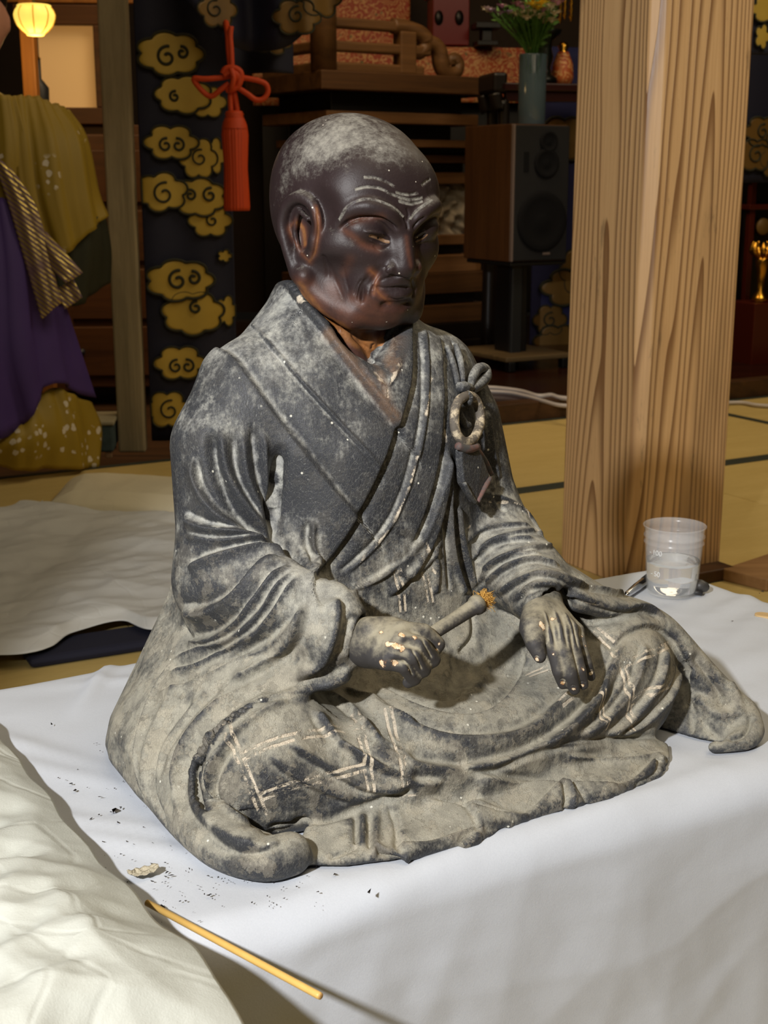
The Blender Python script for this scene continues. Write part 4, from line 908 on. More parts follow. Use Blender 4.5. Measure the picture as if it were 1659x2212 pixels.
# ---------------------------------------------------------------- head
HC = at_v(769, 402, -.6); HYAW, HPIT = R(7), R(7)
def head_tf(P):      # head frame (side, front, up) -> statue frame
    P = np.asarray(P, float); y = P[:, 1] * math.cos(HPIT) + P[:, 2] * math.sin(HPIT); z = -P[:, 1] * math.sin(HPIT) + P[:, 2] * math.cos(HPIT)
    return np.stack([P[:, 0] * math.cos(HYAW) + y * math.sin(HYAW), -P[:, 0] * math.sin(HYAW) + y * math.cos(HYAW), z], 1) + HC
def head_field():
    f = Field((-7.2, -7.6, -15.5), (7.2, 8.2, 6), .12)
    f.ell((0, -.7, -.1), (5.1, 5.9, 4.75), k=.5)
    f.ell((0, -.9, -2.2), (4.8, 5.6, 4.6), k=1.2)
    f.ell((0, 1.6, -3.2), (4.3, 4.4, 5.0), k=1.2)                     # face block
    f.ell((0, 3.0, -.2), (4.3, 2.6, 3.2), k=1.0)                      # forehead
    f.ell((-.1, 2.1, -6.4), (3.8, 3.2, 2.6), k=1.0)                    # jaw
    f.ell((-.15, 4.1, -7.35), (1.9, 1.5, 1.45), k=1.0)                     # chin
    for s in (-1, 1):
        f.chain([(s * 4.1, .4, -4.4), (s * 3.8, 1.6, -6.2), (s * 2.3, 3.8, -7.7)], [1.0, 1.1, 1.0], k=1.0, n=4)     # jaw line
        f.ell((s * 2.9, 3.3, -3.7), (1.35, 1.3, 1.1), k=1.6)           # cheekbone
        if s < 0: f.ell((s * 4.0, 4.1, -5.4), (.8, 1.3, 1.1), k=1.6, cut=True, rot=(0, 0, s * 25))   # hollow cheek
        f.ell((s * 5.0, 3.2, -1.0), (.8, 1.2, 1.0), k=.9, cut=True)   # temple
        f.ell((s * 2.1, 6.55, -2.3), (1.75, 1.35, 1.0), k=.6, cut=True) # eye socket
        f.chain([(s * .5, 5.7, -1.85), (s * 1.3, 5.75, -1.0), (s * 2.5, 5.25, -.6), (s * 3.35, 4.4, -.95), (s * 3.8, 3.7, -2.0)], [.45, .56, .58, .52, .3], k=.28, n=5)   # brow
        f.ell((s * 2.05, 4.42, -2.12), (1.55, 1.25, 1.05), k=.25)         # lidded eyeball
    f.chain([(0, 5.3, -1.5), (0, 5.7, -2.4), (0, 5.95, -3.4), (0, 6.05, -4.3)], [.56, .58, .68, .78], k=.5, n=4)      # nose
    for s in (-1, 1): f.ell((s * 1.0, 5.5, -4.45), (.68, .85, .56), k=.25)
    f.ell((0, 5.95, -4.65), (.75, .6, .42), k=.3)
    f.ell((0, 4.4, -5.8), (2.5, 1.35, 1.6), k=.9)                     # muzzle
    f.chain([(-1.65, 4.75, -5.62), (-.9, 5.55, -5.42), (-.3, 5.85, -5.26), (0, 5.84, -5.3), (.3, 5.85, -5.26), (.9, 5.55, -5.42), (1.5, 4.85, -5.62)], [.2, .36, .4, .38, .4, .36, .2], k=.16, n=3)
    f.chain([(-1.55, 4.75, -5.85), (-.8, 5.45, -6.12), (0, 5.7, -6.2), (.8, 5.45, -6.12), (1.4, 4.8, -5.85)], [.22, .42, .52, .42, .22], k=.16, n=3)
    f.chain([(-1.0, 5.5, -6.85), (0, 5.95, -6.95), (1.0, 5.5, -6.85)], [.12, .2, .12], k=.5, n=3, cut=True)
    for s in (-1, 1):
        if s < 0: f.chain([(s * 1.3, 5.95, -4.2), (s * 1.9, 5.45, -4.9), (s * 2.25, 5.0, -5.8), (s * 2.2, 4.8, -6.6)], [.08, .14, .16, .1], k=.4, n=4, cut=True)
        # ears
        e = [(s * 4.5, 2.5, -2.9), (s * 4.6, 2.75, -1.9), (s * 4.75, 2.1, -.85), (s * 5.1, 1.1, -.55), (s * 5.35, .1, -1.2), (s * 5.45, -.25, -2.4), (s * 5.35, .1, -3.6), (s * 5.1, .5, -4.7), (s * 4.9, .85, -5.4)]
        f.ell((s * 4.5, 1.15, -2.7), (.7, 1.7, 2.2), k=.3, rot=(-10, 0, s * 6))
        f.ell((s * 5.15, 1.3, -2.6), (.8, 1.0, 1.65), k=.18, rot=(-10, 0, s * 6), cut=True)
        f.chain(e, [.22, .32, .4, .42, .42, .4, .38, .42, .5], k=.12, n=4)
        f.ell((s * 4.75, 1.35, -5.6), (.62, .85, .68), k=.3)
        f.chain([(s * 4.95, 2.0, -1.8), (s * 5.0, 1.0, -1.5), (s * 5.0, .6, -2.8), (s * 4.85, 1.0, -4.0)], [.18, .2, .2, .18], k=.16, n=4)
        f.ell((s * 4.55, 2.35, -3.2), (.4, .42, .6), k=.2)
    f.cone((0, -1.0, -6), (0, -.3, -14.5), 3.4, 3.6, k=1.0)          # neck
    f.chain([(-2.2, 1.9, -8.2), (-1.4, 2.6, -10.2), (-.5, 3.2, -12.0)], [.55, .6, .5], k=.35)
    f.chain([(2.2, 1.9, -8.2), (1.4, 2.6, -10.2), (.5, 3.2, -12.0)], [.55, .6, .5], k=.35)
    f.ell((0, 2.7, -9.8), (.6, .5, .8), k=.35)
    return f
V_, F_ = head_field().mesh(); V_ = head_tf(smooth_mesh(V_, F_, 2)); V_, F_ = subdivide(V_, F_); V_ = smooth_mesh(V_, F_, 2)
head = Sculpt(V_, F_)
def FC(x, y): return 540 + x / 3.19, 230 + y / 3.19
head.conv = FC; S = head.stroke
# forehead furrows
for P in ([(780, 488), (860, 492), (940, 520), (1000, 555)], [(1180, 550), (1210, 520), (1245, 497)], [(720, 575), (800, 555), (880, 560), (950, 590)],
          [(940, 590), (1020, 622), (1100, 642), (1190, 628)], [(1000, 590), (1080, 608), (1160, 595)], [(1020, 650), (1100, 672), (1190, 655)]):
    S('groove', P, .11, .07, .2); head.dist('line', P, .3)
# brow, eyes
S('groove', [(1060, 760), (1085, 810), (1090, 860)], .14, .12, .2)
S('groove', [(1075, 690), (1090, 740), (1085, 800)], .12, .08, .2)
S('groove', [(612, 850), (690, 790), (790, 762), (900, 772), (980, 825), (1030, 860)], .19, .28, .15)
S('groove', [(1120, 850), (1160, 795), (1220, 755)], .14, .15, .2)
S('ridge', [(775, 862), (855, 866), (920, 880), (970, 926)], .12, .14, .15)
S('groove', [(812, 890), (885, 908), (956, 934)], .17, .15, .2)
head.paint_line('eyewhite', [(830, 893), (890, 912), (952, 934)], .17, 1.3)
head.paint_line('eyewhite', [(1142, 934), (1195, 908), (1222, 885)], .11, 1.0)
head.paint('iris', 892, 910, .15, 1.8); head.paint('iris', 1190, 900, .11, 1.6)
S('ridge', [(822, 915), (885, 950), (940, 952), (970, 932)], .1, .08, .15)
S('groove', [(840, 955), (900, 985), (960, 965)], .14, .08, .2)
S('ridge', [(1130, 905), (1185, 862), (1222, 858)], .1, .08, .2)
S('groove', [(1140, 925), (1195, 888), (1222, 878)], .09, .12, .15)
S('ridge', [(1135, 942), (1195, 926), (1228, 895)], .1, .07, .2)
# nose and mouth
S('groove', [(935, 1090), (926, 1130), (950, 1164)], .16, .07, .25)
S('groove', [(955, 1160), (1010, 1176), (1060, 1176)], .12, .1, .2)
S('groove', [(925, 1100), (868, 1170), (838, 1250), (848, 1340)], .24, .1, .25)
S('groove', [(820, 1170), (770, 1225), (748, 1290), (742, 1360)], .15, .07, .25)
S('ridge', [(860, 1140), (808, 1210), (795, 1300)], .25, .07, .25)
S('groove', [(780, 1180), (735, 1240), (715, 1310)], .14, .08, .2)
S('groove', [(540, 1060), (580, 1180), (620, 1280), (660, 1370)], .24, .06, .25)
S('groove', [(635, 1080), (660, 1190), (690, 1290)], .18, .04, .2)
S('groove', [(500, 1010), (530, 1100), (545, 1200)], .25, .1, .2)
S('groove', [(855, 1240), (940, 1252), (1020, 1246), (1098, 1250)], .1, .1, .1)
S('groove', [(940, 1310), (1000, 1334), (1070, 1322)], .16, .08, .2)
S('groove', [(875, 1215), (950, 1180), (1040, 1178), (1105, 1200)], .1, .06, .2)
S('groove', [(940, 1130), (900, 1200), (880, 1290)], .3, .05, .2)
S('groove', [(1115, 1190), (1135, 1260), (1120, 1330)], .2, .14, .2)
S('groove', [(850, 1225), (845, 1265)], .12, .1, .2)
# ear creases
S('groove', [(455, 720), (470, 830), (455, 950), (430, 1060)], .14, .1, .15)
# painted lines of dust over the brows, and warm bare wood
for P in ([(612, 790), (680, 682), (800, 638), (920, 664), (1000, 705), (1062, 765)], [(1100, 780), (1130, 735), (1200, 680), (1262, 640)]): head.dist('line', P, .5); S('step', P, .35, .05, .1)
head.conv = lambda x, y: (580 + x / 2.644, 590 + y / 2.644)
for P, r, v in (([(200, 130), (280, 220), (380, 300), (470, 370), (600, 480)], 1.1, 1.3), ([(420, 300), (520, 360), (620, 420), (660, 400)], 1.3, 1.3)): head.paint_line('warm', P, r, v)
for P in ([(350, 260), (390, 290), (420, 350)], [(470, 330), (500, 380), (580, 440)], [(600, 400), (590, 440)]): S('groove', P, .2, .14, .2)
head.conv = FC
for x, y, r, v in ((640, 200, 2.2, .6), (480, 260, 2.2, .7), (800, 230, 2.0, .45), (950, 300, 1.6, .5), (400, 360, 1.6, .6), (270, 420, 1.6, .7), (560, 330, 1.4, .5), (1050, 420, 1.2, .3), (900, 380, 1.0, .4),
                   (230, 560, 1.2, .55), (180, 700, 1.4, .4), (720, 80, 2.0, .6), (560, 860, .5, .5), (600, 900, .5, .6), (680, 950, .6, .55), (640, 600, .6, .25), (720, 560, .6, .4), (250, 1000, .6, .5), (360, 1100, .4, .5), (300, 1150, .6, .5), (1190, 1000, .5, .2)):
    head.paint('dust', x, y, r, v)
for P, r, v in (([(700, 790), (800, 760), (900, 765)], .45, .8), ([(640, 850), (720, 900), (800, 960), (880, 985)], .4, .6), ([(830, 1130), (870, 1180), (855, 1290)], .35, .9), ([(860, 1250), (900, 1300), (960, 1350)], .4, .9),
                ([(460, 700), (470, 850), (450, 1000), (410, 1070)], .35, 1.0), ([(300, 800), (270, 850), (320, 950), (400, 1060)], .3, .9), ([(330, 800), (370, 850), (380, 950)], .45, 1.2), ([(350, 1230), (480, 1400), (620, 1500), (760, 1600)], .9, 1.1), ([(760, 1560), (840, 1660)], 1.2, 1.2),
                ([(420, 1230), (520, 1350), (700, 1450)], .8, .5), ([(700, 1330), (850, 1420), (1000, 1440)], .8, .45), ([(1080, 900), (1090, 1000), (1110, 1100)], .25, .5), ([(690, 1050), (640, 1150)], .5, .3), ([(560, 1250), (640, 1420), (820, 1480), (1000, 1480)], 1.1, .5), ([(800, 1330), (900, 1400), (1050, 1400)], .7, .45), ([(1150, 1000), (1170, 1200), (1150, 1350)], .5, .4)):
    head.paint_line('warm', P, r, v)

# ---------------------------------------------------------------- hands
def largest(V, Fq):
    lab = np.arange(len(V))
    while True:
        m = lab[Fq].min(1); new = lab.copy()
        for k in range(4): np.minimum.at(new, Fq[:, k], m)
        new = new[new]
        if (new == lab).all(): break
        lab = new
    k = np.bincount(lab).argmax(); keep = lab == k; ix = np.cumsum(keep) - 1; Fk = Fq[keep[Fq[:, 0]]]; return V[keep], ix[Fk]
def hand_mesh(f):
    V, Fq = f.mesh(); V, Fq = largest(V, Fq); V = smooth_mesh(V, Fq, 2); V, Fq = subdivide(V, Fq); return Sculpt(smooth_mesh(V, Fq, 1), Fq)
def fingers(f, base, segs, r, k=.1):
    f.chain([base] + segs, r, k=k)
# resting hand: back up, fingers over the left knee
f = Field((3.5, 7, 5.5), (13, 19.5, 14), .1)
P = lambda x, y, v: at_v(x, y, v)
WR = P(1172, 1318, 9.6)
kn = [P(1192, 1372, 13.0), P(1212, 1366, 13.1), P(1230, 1360, 12.9), P(1246, 1362, 12.4)]      # knuckles, index to little
f.chain([P(1168, 1285, 8.4), WR], [1.45, 1.5], k=.5)
for q, r in zip(kn, (.62, .66, .62, .52)): f.chain([WR * .75 + q * .25, WR * .4 + q * .6, q], [.95, .8, r], k=.5)
tips = [[P(1199, 1412, 14.0), P(1207, 1450, 14.4), P(1216, 1478, 14.3)], [P(1219, 1410, 14.3), P(1232, 1456, 14.8), P(1241, 1489, 14.7)],
        [P(1240, 1404, 14.1), P(1252, 1448, 14.6), P(1260, 1479, 14.5)], [P(1256, 1400, 13.4), P(1268, 1436, 13.9), P(1277, 1462, 13.8)]]
for q, t, r in zip(kn, tips, (.5, .53, .5, .43)):
    f.chain([q] + t, [r * 1.06, r * .97, r * .9, r * .72], k=.14)
f.chain([P(1164, 1325, 10.6), P(1152, 1356, 12.2), P(1156, 1392, 13.3), P(1166, 1419, 13.8)], [1.2, .95, .62, .42], k=.35)      # thumb
lh = hand_mesh(f)
lh.conv = lambda x, y: (700 + x / 2.676, 1230 + y / 2.676)
for Pn in ([(1300, 250), (1330, 380), (1345, 480)], [(1370, 250), (1400, 380), (1415, 480)], [(1425, 280), (1460, 400), (1480, 480)]): lh.stroke('groove', Pn, .2, .1, .25)
for Pn in ([(1270, 230), (1300, 330), (1320, 440)], [(1330, 220), (1365, 330), (1385, 440)], [(1390, 240), (1435, 350), (1450, 440)]): lh.stroke('ridge', Pn, .16, .08, .25)
for x, y in ((1228, 520), (1378, 655), (1440, 690), (1496, 668), (1545, 600)): lh.stroke('groove', [(x - 16, y - 12), (x, y - 22), (x + 18, y - 10)], .07, .05, .2); lh.paint('chip', x, y, .3, 1.0)
for x, y, r in ((1325, 488, .28), (1270, 335, .4), (1250, 310, .3), (1320, 285, .35), (1510, 440, .2), (1490, 385, .2), (1500, 580, .2)): lh.paint('chip', x, y, r, .85)
# fist round the whisk handle
f = Field((-9, 6.5, 7), (0, 16.5, 15.5), .1)
W0, W1 = P(760, 1388, 9.6), P(800, 1388, 11.6)
HA, HB = P(885, 1400, 13.5), P(1036, 1303, 12.4)       # axis of the handle
f.chain([W0, W1], [1.45, 1.6], k=.5)
for q, r in zip([P(868, 1362, 13.6), P(862, 1384, 14.2), P(850, 1408, 14.5), P(836, 1428, 14.4)], (.62, .68, .66, .6)): f.chain([W1, W1 * .4 + q * .6, q], [1.25, .95, r], k=.5)
fi = [[P(868, 1362, 13.6), P(915, 1366, 13.9), P(944, 1392, 14.0), P(926, 1418, 13.6)], [P(862, 1384, 14.2), P(908, 1394, 14.8), P(934, 1424, 14.5), P(912, 1440, 13.9)],
      [P(850, 1408, 14.5), P(892, 1418, 15.1), P(914, 1446, 14.7), P(896, 1456, 14.2)], [P(836, 1428, 14.4), P(872, 1438, 15.0), P(895, 1466, 14.6), P(882, 1474, 14.2)]]
for q, r in zip(fi, (.55, .56, .54, .47)): f.chain(q, [r * 1.1, r * 1.02, r * .95, r * .8], k=.1)
f.chain([P(800, 1360, 12.2), P(850, 1352, 12.4), P(905, 1368, 12.8)], [.8, .6, .45], k=.3)    # thumb, behind the handle
f.chain([P(842, 1410, 13.2), P(876, 1420, 13.4)], [1.1, .95], k=.3)
rh = hand_mesh(f)
rh.conv = lh.conv
for Pn in ([(560, 400), (600, 460), (630, 520)], [(500, 460), (545, 520), (570, 590)], [(440, 510), (490, 560), (520, 620)]): rh.stroke('groove', Pn, .14, .12, .2)
for Pn in ([(420, 400), (520, 400), (600, 440)], [(400, 460), (480, 460), (550, 520)], [(360, 500), (440, 510), (500, 570)]): rh.stroke('ridge', Pn, .25, .08, .25)
for x, y, r in ((330, 545, .5), (415, 535, .45), (410, 440, .5), (370, 430, .35), (450, 455, .35), (520, 395, .3), (450, 380, .3), (330, 365, .25), (490, 580, .2), (665, 430, .25), (650, 465, .15), (440, 605, .2)): rh.paint('chip', x, y, r, 1.0)

# ---------------------------------------------------------------- the surplice ring, its cords and flap, carved on the left breast
def C6(x, y): return 900 + x / 3.88, 680 + y / 3.88
def lift(pts, h):
    out = []
    hs = np.broadcast_to(np.asarray(h, float), (len(pts),))
    for p, hh in zip(pts, hs):
        x, y = C6(*p); hit = robe.bvh.ray_cast(Vector(EYE), Vector(lray(x, y)))
        if hit[0] is None: continue
        out.append(np.array(hit[0]) + hh * np.array(hit[1]) * (1 if Vector(hit[1]).dot(Vector(lray(x, y))) < 0 else -1))
    return out
def lm(P): P = np.asarray(P, float); return np.stack([P[:, 0], -P[:, 1], P[:, 2]], 1) / 100
def rtube(name, pts, r, mat, h=.15, n=5, closed=False, label=None):
    P = lift(pts, h); Q = spline(P + ([P[0]] if closed else []), n)
    o = tube(name, lm(Q), np.interp(np.linspace(0, 1, len(Q)), np.linspace(0, 1, len(np.atleast_1d(r))), np.atleast_1d(r)) / 100, mat, statue, 10)
    if label: o['label'] = label
    return o
rp = [(345, 690), (285, 730), (252, 810), (248, 920), (268, 1010), (320, 1062), (385, 1050), (435, 980), (455, 880), (440, 780), (400, 710)]
rtube('surplice_ring', rp, .34, M_RING, .75, 4, True, 'oval ring with worn pale rim')
rtube('cord', [(255, 130), (300, 280), (330, 420), (345, 590)], [.2, .26, .26, .22], M_TRIM, .4)
rtube('cord', [(235, 280), (280, 400), (310, 520), (325, 600)], [.18, .22, .24, .2], M_TRIM, .22)
rtube('knot', [(305, 625), (345, 632), (390, 632)], [.34, .45, .34], M_TRIM, .55)
rtube('knot', [(330, 680), (352, 720), (345, 765)], [.35, .42, .28], M_TRIM, .75)
rtube('knot', [(385, 670), (392, 710), (385, 750)], [.2, .24, .18], M_TRIM, .6)
rtube('bow_loop', [(395, 630), (420, 540), (470, 470), (520, 480), (530, 540), (490, 590), (430, 630), (398, 645)], [.28, .36, .4, .42, .4, .36, .28], M_TRIM, .5)
rtube('cord', [(310, 760), (335, 850), (380, 920), (410, 930)], [.3, .3, .25], M_TRIM, .25)
rtube('flap_band', [(255, 1095), (330, 1118), (410, 1100)], [.26, .3, .26], M_RED, .95, label='red-tinged band under the ring')
rtube('cord', [(420, 1100), (480, 1170), (540, 1250), (590, 1340)], [.22, .24, .22, .16], M_RED, .5)
# the pointed flap hanging below
fl = lift([(285, 1120), (410, 1110), (440, 1180), (500, 1340), (390, 1570), (300, 1400), (290, 1250)], [1.0, 1.0, 1.05, 1.1, 1.1, 1.05, 1.0])
bm = bmesh.new(); vs = [bm.verts.new(tuple(p)) for p in lm(fl)]; fc = bm.faces.new(vs)
nrm = lm(np.array([np.cross(fl[3] - fl[0], fl[4] - fl[0])]))[0]; nrm /= np.linalg.norm(nrm)
cd = lm(np.array([EYE]))[0] - lm(fl[:1])[0]
if nrm.dot(cd) < 0: nrm = -nrm
g = bmesh.ops.extrude_face_region(bm, geom=[fc]); bmesh.ops.translate(bm, verts=[v for v in g['geom'] if isinstance(v, bmesh.types.BMVert)], vec=tuple(-nrm * .006))
bm_obj('flap', bm, M_TRIM, statue, False, .0012)
rtube('flap_edge', [(505, 1360), (450, 1430), (395, 1560)], [.16, .2, .14], M_RED, 1.15)
rtube('flap_edge', [(385, 1575), (330, 1490), (292, 1400)], [.14, .22, .16], M_TRIM, 1.1)

# worn paint, dust and bare patches, each with its own place on the robe
robe.conv = C4
for P in ([(655, 655), (720, 840), (790, 1010), (855, 1170)], [(715, 835), (900, 752), (1100, 708), (1340, 690)], [(830, 1040), (1000, 980), (1200, 930), (1400, 880)], [(1320, 600), (1345, 680), (1400, 920), (1412, 1020)],
          [(1500, 615), (1560, 830), (1590, 990)]): robe.dist('lattice', P, .7)
robe.conv = C3
for P in ([(1080, 440), (1130, 540), (1140, 740)], [(1010, 570), (1040, 700), (1040, 740)], [(1290, 420), (1200, 460), (1100, 500)], [(1320, 560), (1200, 600), (1140, 640)], [(940, 605), (870, 660)], [(265, 130), (275, 190), (285, 230)], [(365, 30), (370, 110), (400, 270)],
          [(290, 230), (295, 300)], [(850, 510), (760, 560)], [(1010, 360), (1080, 420)]): robe.dist('lattice', P, .7)
robe.conv = C2
for P in ([(1130, 420), (1105, 560), (1085, 680), (1040, 870)], [(1040, 870), (960, 1050), (850, 1180), (710, 1300)], [(985, 230), (1010, 310), (975, 400), (935, 470), (930, 520)], [(790, 300), (860, 390), (930, 470)], [(560, 95), (620, 130), (640, 150)], [(690, 180), (710, 200)], [(1100, 1110), (1150, 1250)],
          [(985, 1225), (995, 1330)], [(1280, 1060), (1340, 1020)], [(1190, 560), (1200, 700)], [(1320, 940), (1500, 960), (1590, 1080)]): robe.dist('flake', P, .8)
for P in ([(700, 240), (850, 430), (960, 590)], [(790, 310), (900, 420), (925, 520)], [(1000, 280), (960, 400)]): robe.paint_line('warm', P, .55, .5)
for P in ([(1715, 1385), (1800, 1410), (1850, 1425)], [(1130, 1560), (1190, 1530)], [(1745, 1360), (1830, 1380)]): robe.dist('flake', P, .9)
robe.conv = C4
for P in ([(1040, 1150), (1659, 1030)],): robe.dist('flake', P, .6)
robe.conv = lambda x, y: (x, y)
for x, y, r, v in ((330, 1620, 3.5, .25), (370, 1720, 3, .25), (420, 1560, 3, .2), (520, 1480, 2.5, .2), (600, 1440, 2.5, .2), (700, 1380, 2, .2), (800, 1540, 3, .15), (1200, 1440, 2, .15), (470, 760, 2.0, .35), (560, 700, 2, .25), (610, 660, 1.6, .35), (420, 900, 2.2, .2), (590, 800, 2, .15), (690, 880, 1.5, .1), (400, 1080, 1.5, .15), (500, 1460, 3, .25), (300, 1600, 3, .35), (640, 1340, 3, .2), (350, 1500, 3, .3), (450, 1800, 2.5, .2), (1000, 1390, 2.5, .35), (1040, 1560, 3, .15),
                   (700, 1820, 2, .25), (950, 1760, 2.5, .3), (1150, 1680, 3, .3), (1380, 1600, 2.5, .25), (1580, 1580, 2.5, .3), (560, 1560, 2.5, .2), (1150, 1250, 2.0, .2), (1400, 1400, 2, .1), (690, 1290, 2, .25)): robe.paint('dust', x, y, r, v)
for x, y, r, v in ((640, 1050, 3, .35), (560, 900, 2, .15), (740, 900, 2.6, .2), (790, 1020, 2.0, .2), (460, 1330, 1.6, .5), (440, 1280, 1.8, .35), (620, 1680, 2.2, .45), (700, 1720, 2.5, .5), (560, 1700, 1.5, .3), (830, 1640, 1.8, .4), (1000, 1600, 2.0, .4), (880, 1570, 1.8, .35), (1100, 1590, 1.5, .3), (1290, 1560, 1.6, .35),
                   (560, 1890, 1.5, .4), (620, 1880, 1.2, .4), (520, 1850, 1.2, .2), (1580, 1560, 1.2, .35), (1550, 1480, 1.2, .3), (900, 1100, 3, .15), (400, 1180, 1.5, .15), (950, 1180, 2, .2), (1330, 1520, 1.6, .3)): robe.paint('dark', x, y, r, v)
lh.finish('left_hand', M_HAND, statue); rh.finish('right_hand', M_HAND, statue)
# the fly whisk he holds: turned handle with a stub of straw-coloured hair left in its socket
def to_world(q):
    q = np.asarray(q, float); u = q[..., 0] / 100 + U0; v = q[..., 1] / 100 + V0
    return np.stack([u * LX[0] + v * DX[0], u * LX[1] + v * DX[1], q[..., 2] / 100 + TOP], -1)
HA0 = HA + (HA - HB) * .32
whisk = empty('fly_whisk', tuple(to_world(HA)), 0, 'short grey fly-whisk handle gripped in the fist of the seated statue', 'whisk handle')
def wl(q): return to_world(q) - to_world(HA)
d_ = HB - HA0
tube('handle', wl(np.array([HA0 + d_ * t for t in (0, .3, .6, .86, .93, .94, .96, 1.0, 1.0)])), np.array([.40, .42, .45, .49, .52, .62, .66, .66, .5]) / 100, M_HAND, whisk, 20)
rnd = random.Random(5); parts = []
ex = d_ / np.linalg.norm(d_)
for i in range(420):
    q = [HB + ex * .45 + np.array([rnd.gauss(0, .27) for _ in range(3)]) for _ in range(3)]; q[0] = HB + ex * .05 + (q[0] - HB - ex * .45) * .6
    parts.append(tube_vf(wl(spline(q, 3)), .016 / 100, 4))
tuft = mesh_np('hair_tuft', *merge_vf(parts), M_TUFT, whisk); tuft['kind'] = 'stuff'; tuft['label'] = 'ragged straw-coloured hair stub'
head_o = head.finish('head', M_HEAD, statue)
robe_o = robe.finish('robe', M_ROBE, statue, 1.3)

# ---------------------------------------------------------------- small things on the table
def mat_clear(name, col, rough, ior, alpha=1.0):
    t = NT(name); t.p(Base_Color=col, Roughness=rough, IOR=ior); t.b.inputs['Transmission Weight'].default_value = 1.0; return t.m
def mat_cup():
    t = NT('frosted_plastic'); t.p(Base_Color=(.93, .95, .96), Roughness=.22, Alpha=.17); t.b.inputs['Specular IOR Level'].default_value = .6; return t.m
cp = on_plane(1450, 1282, TOP)
cup = empty('plastic_cup', (cp[0], cp[1], TOP + .0015), 0, 'clear ribbed measuring cup half full of water on the white table', 'cup')
M_CUP = mat_cup(); th = .0009
def rout(z): return .0243 + (.0288 - .0243) * z / .0675
pr = [(0, .0012), (.021, .0010), (.0233, .0), (.0243, .0014)] + [(rout(z), z) for z in (.01, .02, .03, .04, .048)]
for zc in (.0510, .0575): pr += [(rout(zc - .0016), zc - .0016), (rout(zc) + .0011, zc - .0006), (rout(zc) + .0011, zc + .0006), (rout(zc + .0016), zc + .0016)]
pr += [(rout(.063), .063), (.0289, .0655), (.0302, .0668), (.0304, .0676), (.0297, .0682), (.0284, .0674)]
pr += [(rout(z) - th, z) for z in (.063, .0575, .051, .04, .03, .02, .01)] + [(.0232, .0028), (.021, .0020), (0, .0020)]
lathe('shell', pr, M_CUP, cup, 72)
wz = .0335
lathe('water', [(0, .0022), (.0208, .0022), (.0229, .0032)] + [(rout(z) - th - .0002, z) for z in (.01, .02, .03, wz)] + [(rout(wz) - .003, wz - .0004), (0, wz - .0004)], mat_clear('water', (.97, .985, .99), 0.0, 1.333), cup, 72)
def text_mesh(body, size, ext):
    cu = bpy.data.curves.new('txt', 'FONT'); cu.body = body; cu.size = size; cu.extrude = ext; cu.align_x = 'CENTER'; cu.align_y = 'CENTER'
    ob = bpy.data.objects.new('txt', cu); COL.objects.link(ob); bpy.context.view_layer.update(); dg = bpy.context.evaluated_depsgraph_get(); me = bpy.data.meshes.new_from_object(ob.evaluated_get(dg))
    bpy.data.objects.remove(ob); return me
M_MARK = plain('raised_white_mark', (.85, .86, .86), .4)
for body, zz in (('- 100', .0445), ('- 50', .0232)):
    me = text_mesh(body, .0072, .0002); a0 = math.atan2(-cp[1], -cp[0]) - R(38)
    for vtx in me.vertices:
        x, y, zt = vtx.co; r_ = rout(zz + y) + .0004 + zt; a = a0 + x / .027; vtx.co = (r_ * math.cos(a), r_ * math.sin(a), zz + y)
    o = link_mesh('marking', me, M_MARK, cup, False); o['label'] = 'raised ' + body[2:] + ' graduation mark'
# metal tool lying behind the cup
M_STEEL = plain('bright_steel', (.62, .63, .66), .22, 1.0); M_BLK = plain('black_rubber', (.02, .02, .022), .5)
p0, p1 = on_plane(1352, 1286, TOP + .006), on_plane(1408, 1243, TOP + .007); dd = p1 - p0
pen = empty('metal_pen', tuple(p0), 0, 'slim steel pen-like tool lying behind the plastic cup', 'tool')
tube('barrel', [dd * t for t in (0, .05, .4, .7)], [.0012, .003, .0042, .0042], M_STEEL, pen, 16); tube('grip', [dd * t for t in (.7, .9, 1.15, 1.2)], [.0045, .0046, .0044, .003], M_BLK, pen, 16)
q = on_plane(1505, 1268, TOP + .007); kb = empty('rubber_bulb', tuple(q), 0, 'small dark rubber-tipped tool right of the plastic cup', 'tool')
tube('tip', [np.array([.012, -.002, .0]), np.array([.010, -.0015, 0]), np.array([.004, 0, .001]), np.array([-.003, .002, .001])], [.0015, .0045, .0065, .006], plain('dark_rubber', srgb(60, 58, 56), .45), kb, 16)
tube('collar', [np.array([-.003, .002, .001]), np.array([-.010, .004, .001])], [.0062, .0062], plain('off_white_plastic', srgb(200, 198, 190), .4), kb, 16)
tube('pin', [np.array([-.006, -.006, -.003]), np.array([.004, -.008, -.004])], [.002, .0022], M_BLK, kb, 10)
# wooden spatula end at the right edge
s0 = on_plane(1630, 1326, TOP + .0045); bm = bmesh.new(); vs = []
for i in range(13): a = math.pi / 2 + math.pi * i / 12; vs.append(bm.verts.new((.0065 + .0065 * math.cos(a), .0065 * math.sin(a), 0)))
vs += [bm.verts.new((.11, -.0065, 0)), bm.verts.new((.11, .0065, 0))]; fc = bm.faces.new(vs); g = bmesh.ops.extrude_face_region(bm, geom=[fc]); bmesh.ops.translate(bm, verts=[v for v in g['geom'] if isinstance(v, bmesh.types.BMVert)], vec=(0, 0, -.003))
sp_ = bm_obj('wooden_spatula', bm, mat_wood('pale_birch', srgb(196, 160, 106), srgb(224, 194, 142), 60, .6, 'X'), None, False, .0006); sp_.location = (s0[0], s0[1], TOP + .0052); sp_.rotation_euler = (0, 0, R(-22)); tag(sp_, 'pale rounded wooden stick end lying at the right of the table', 'stick')
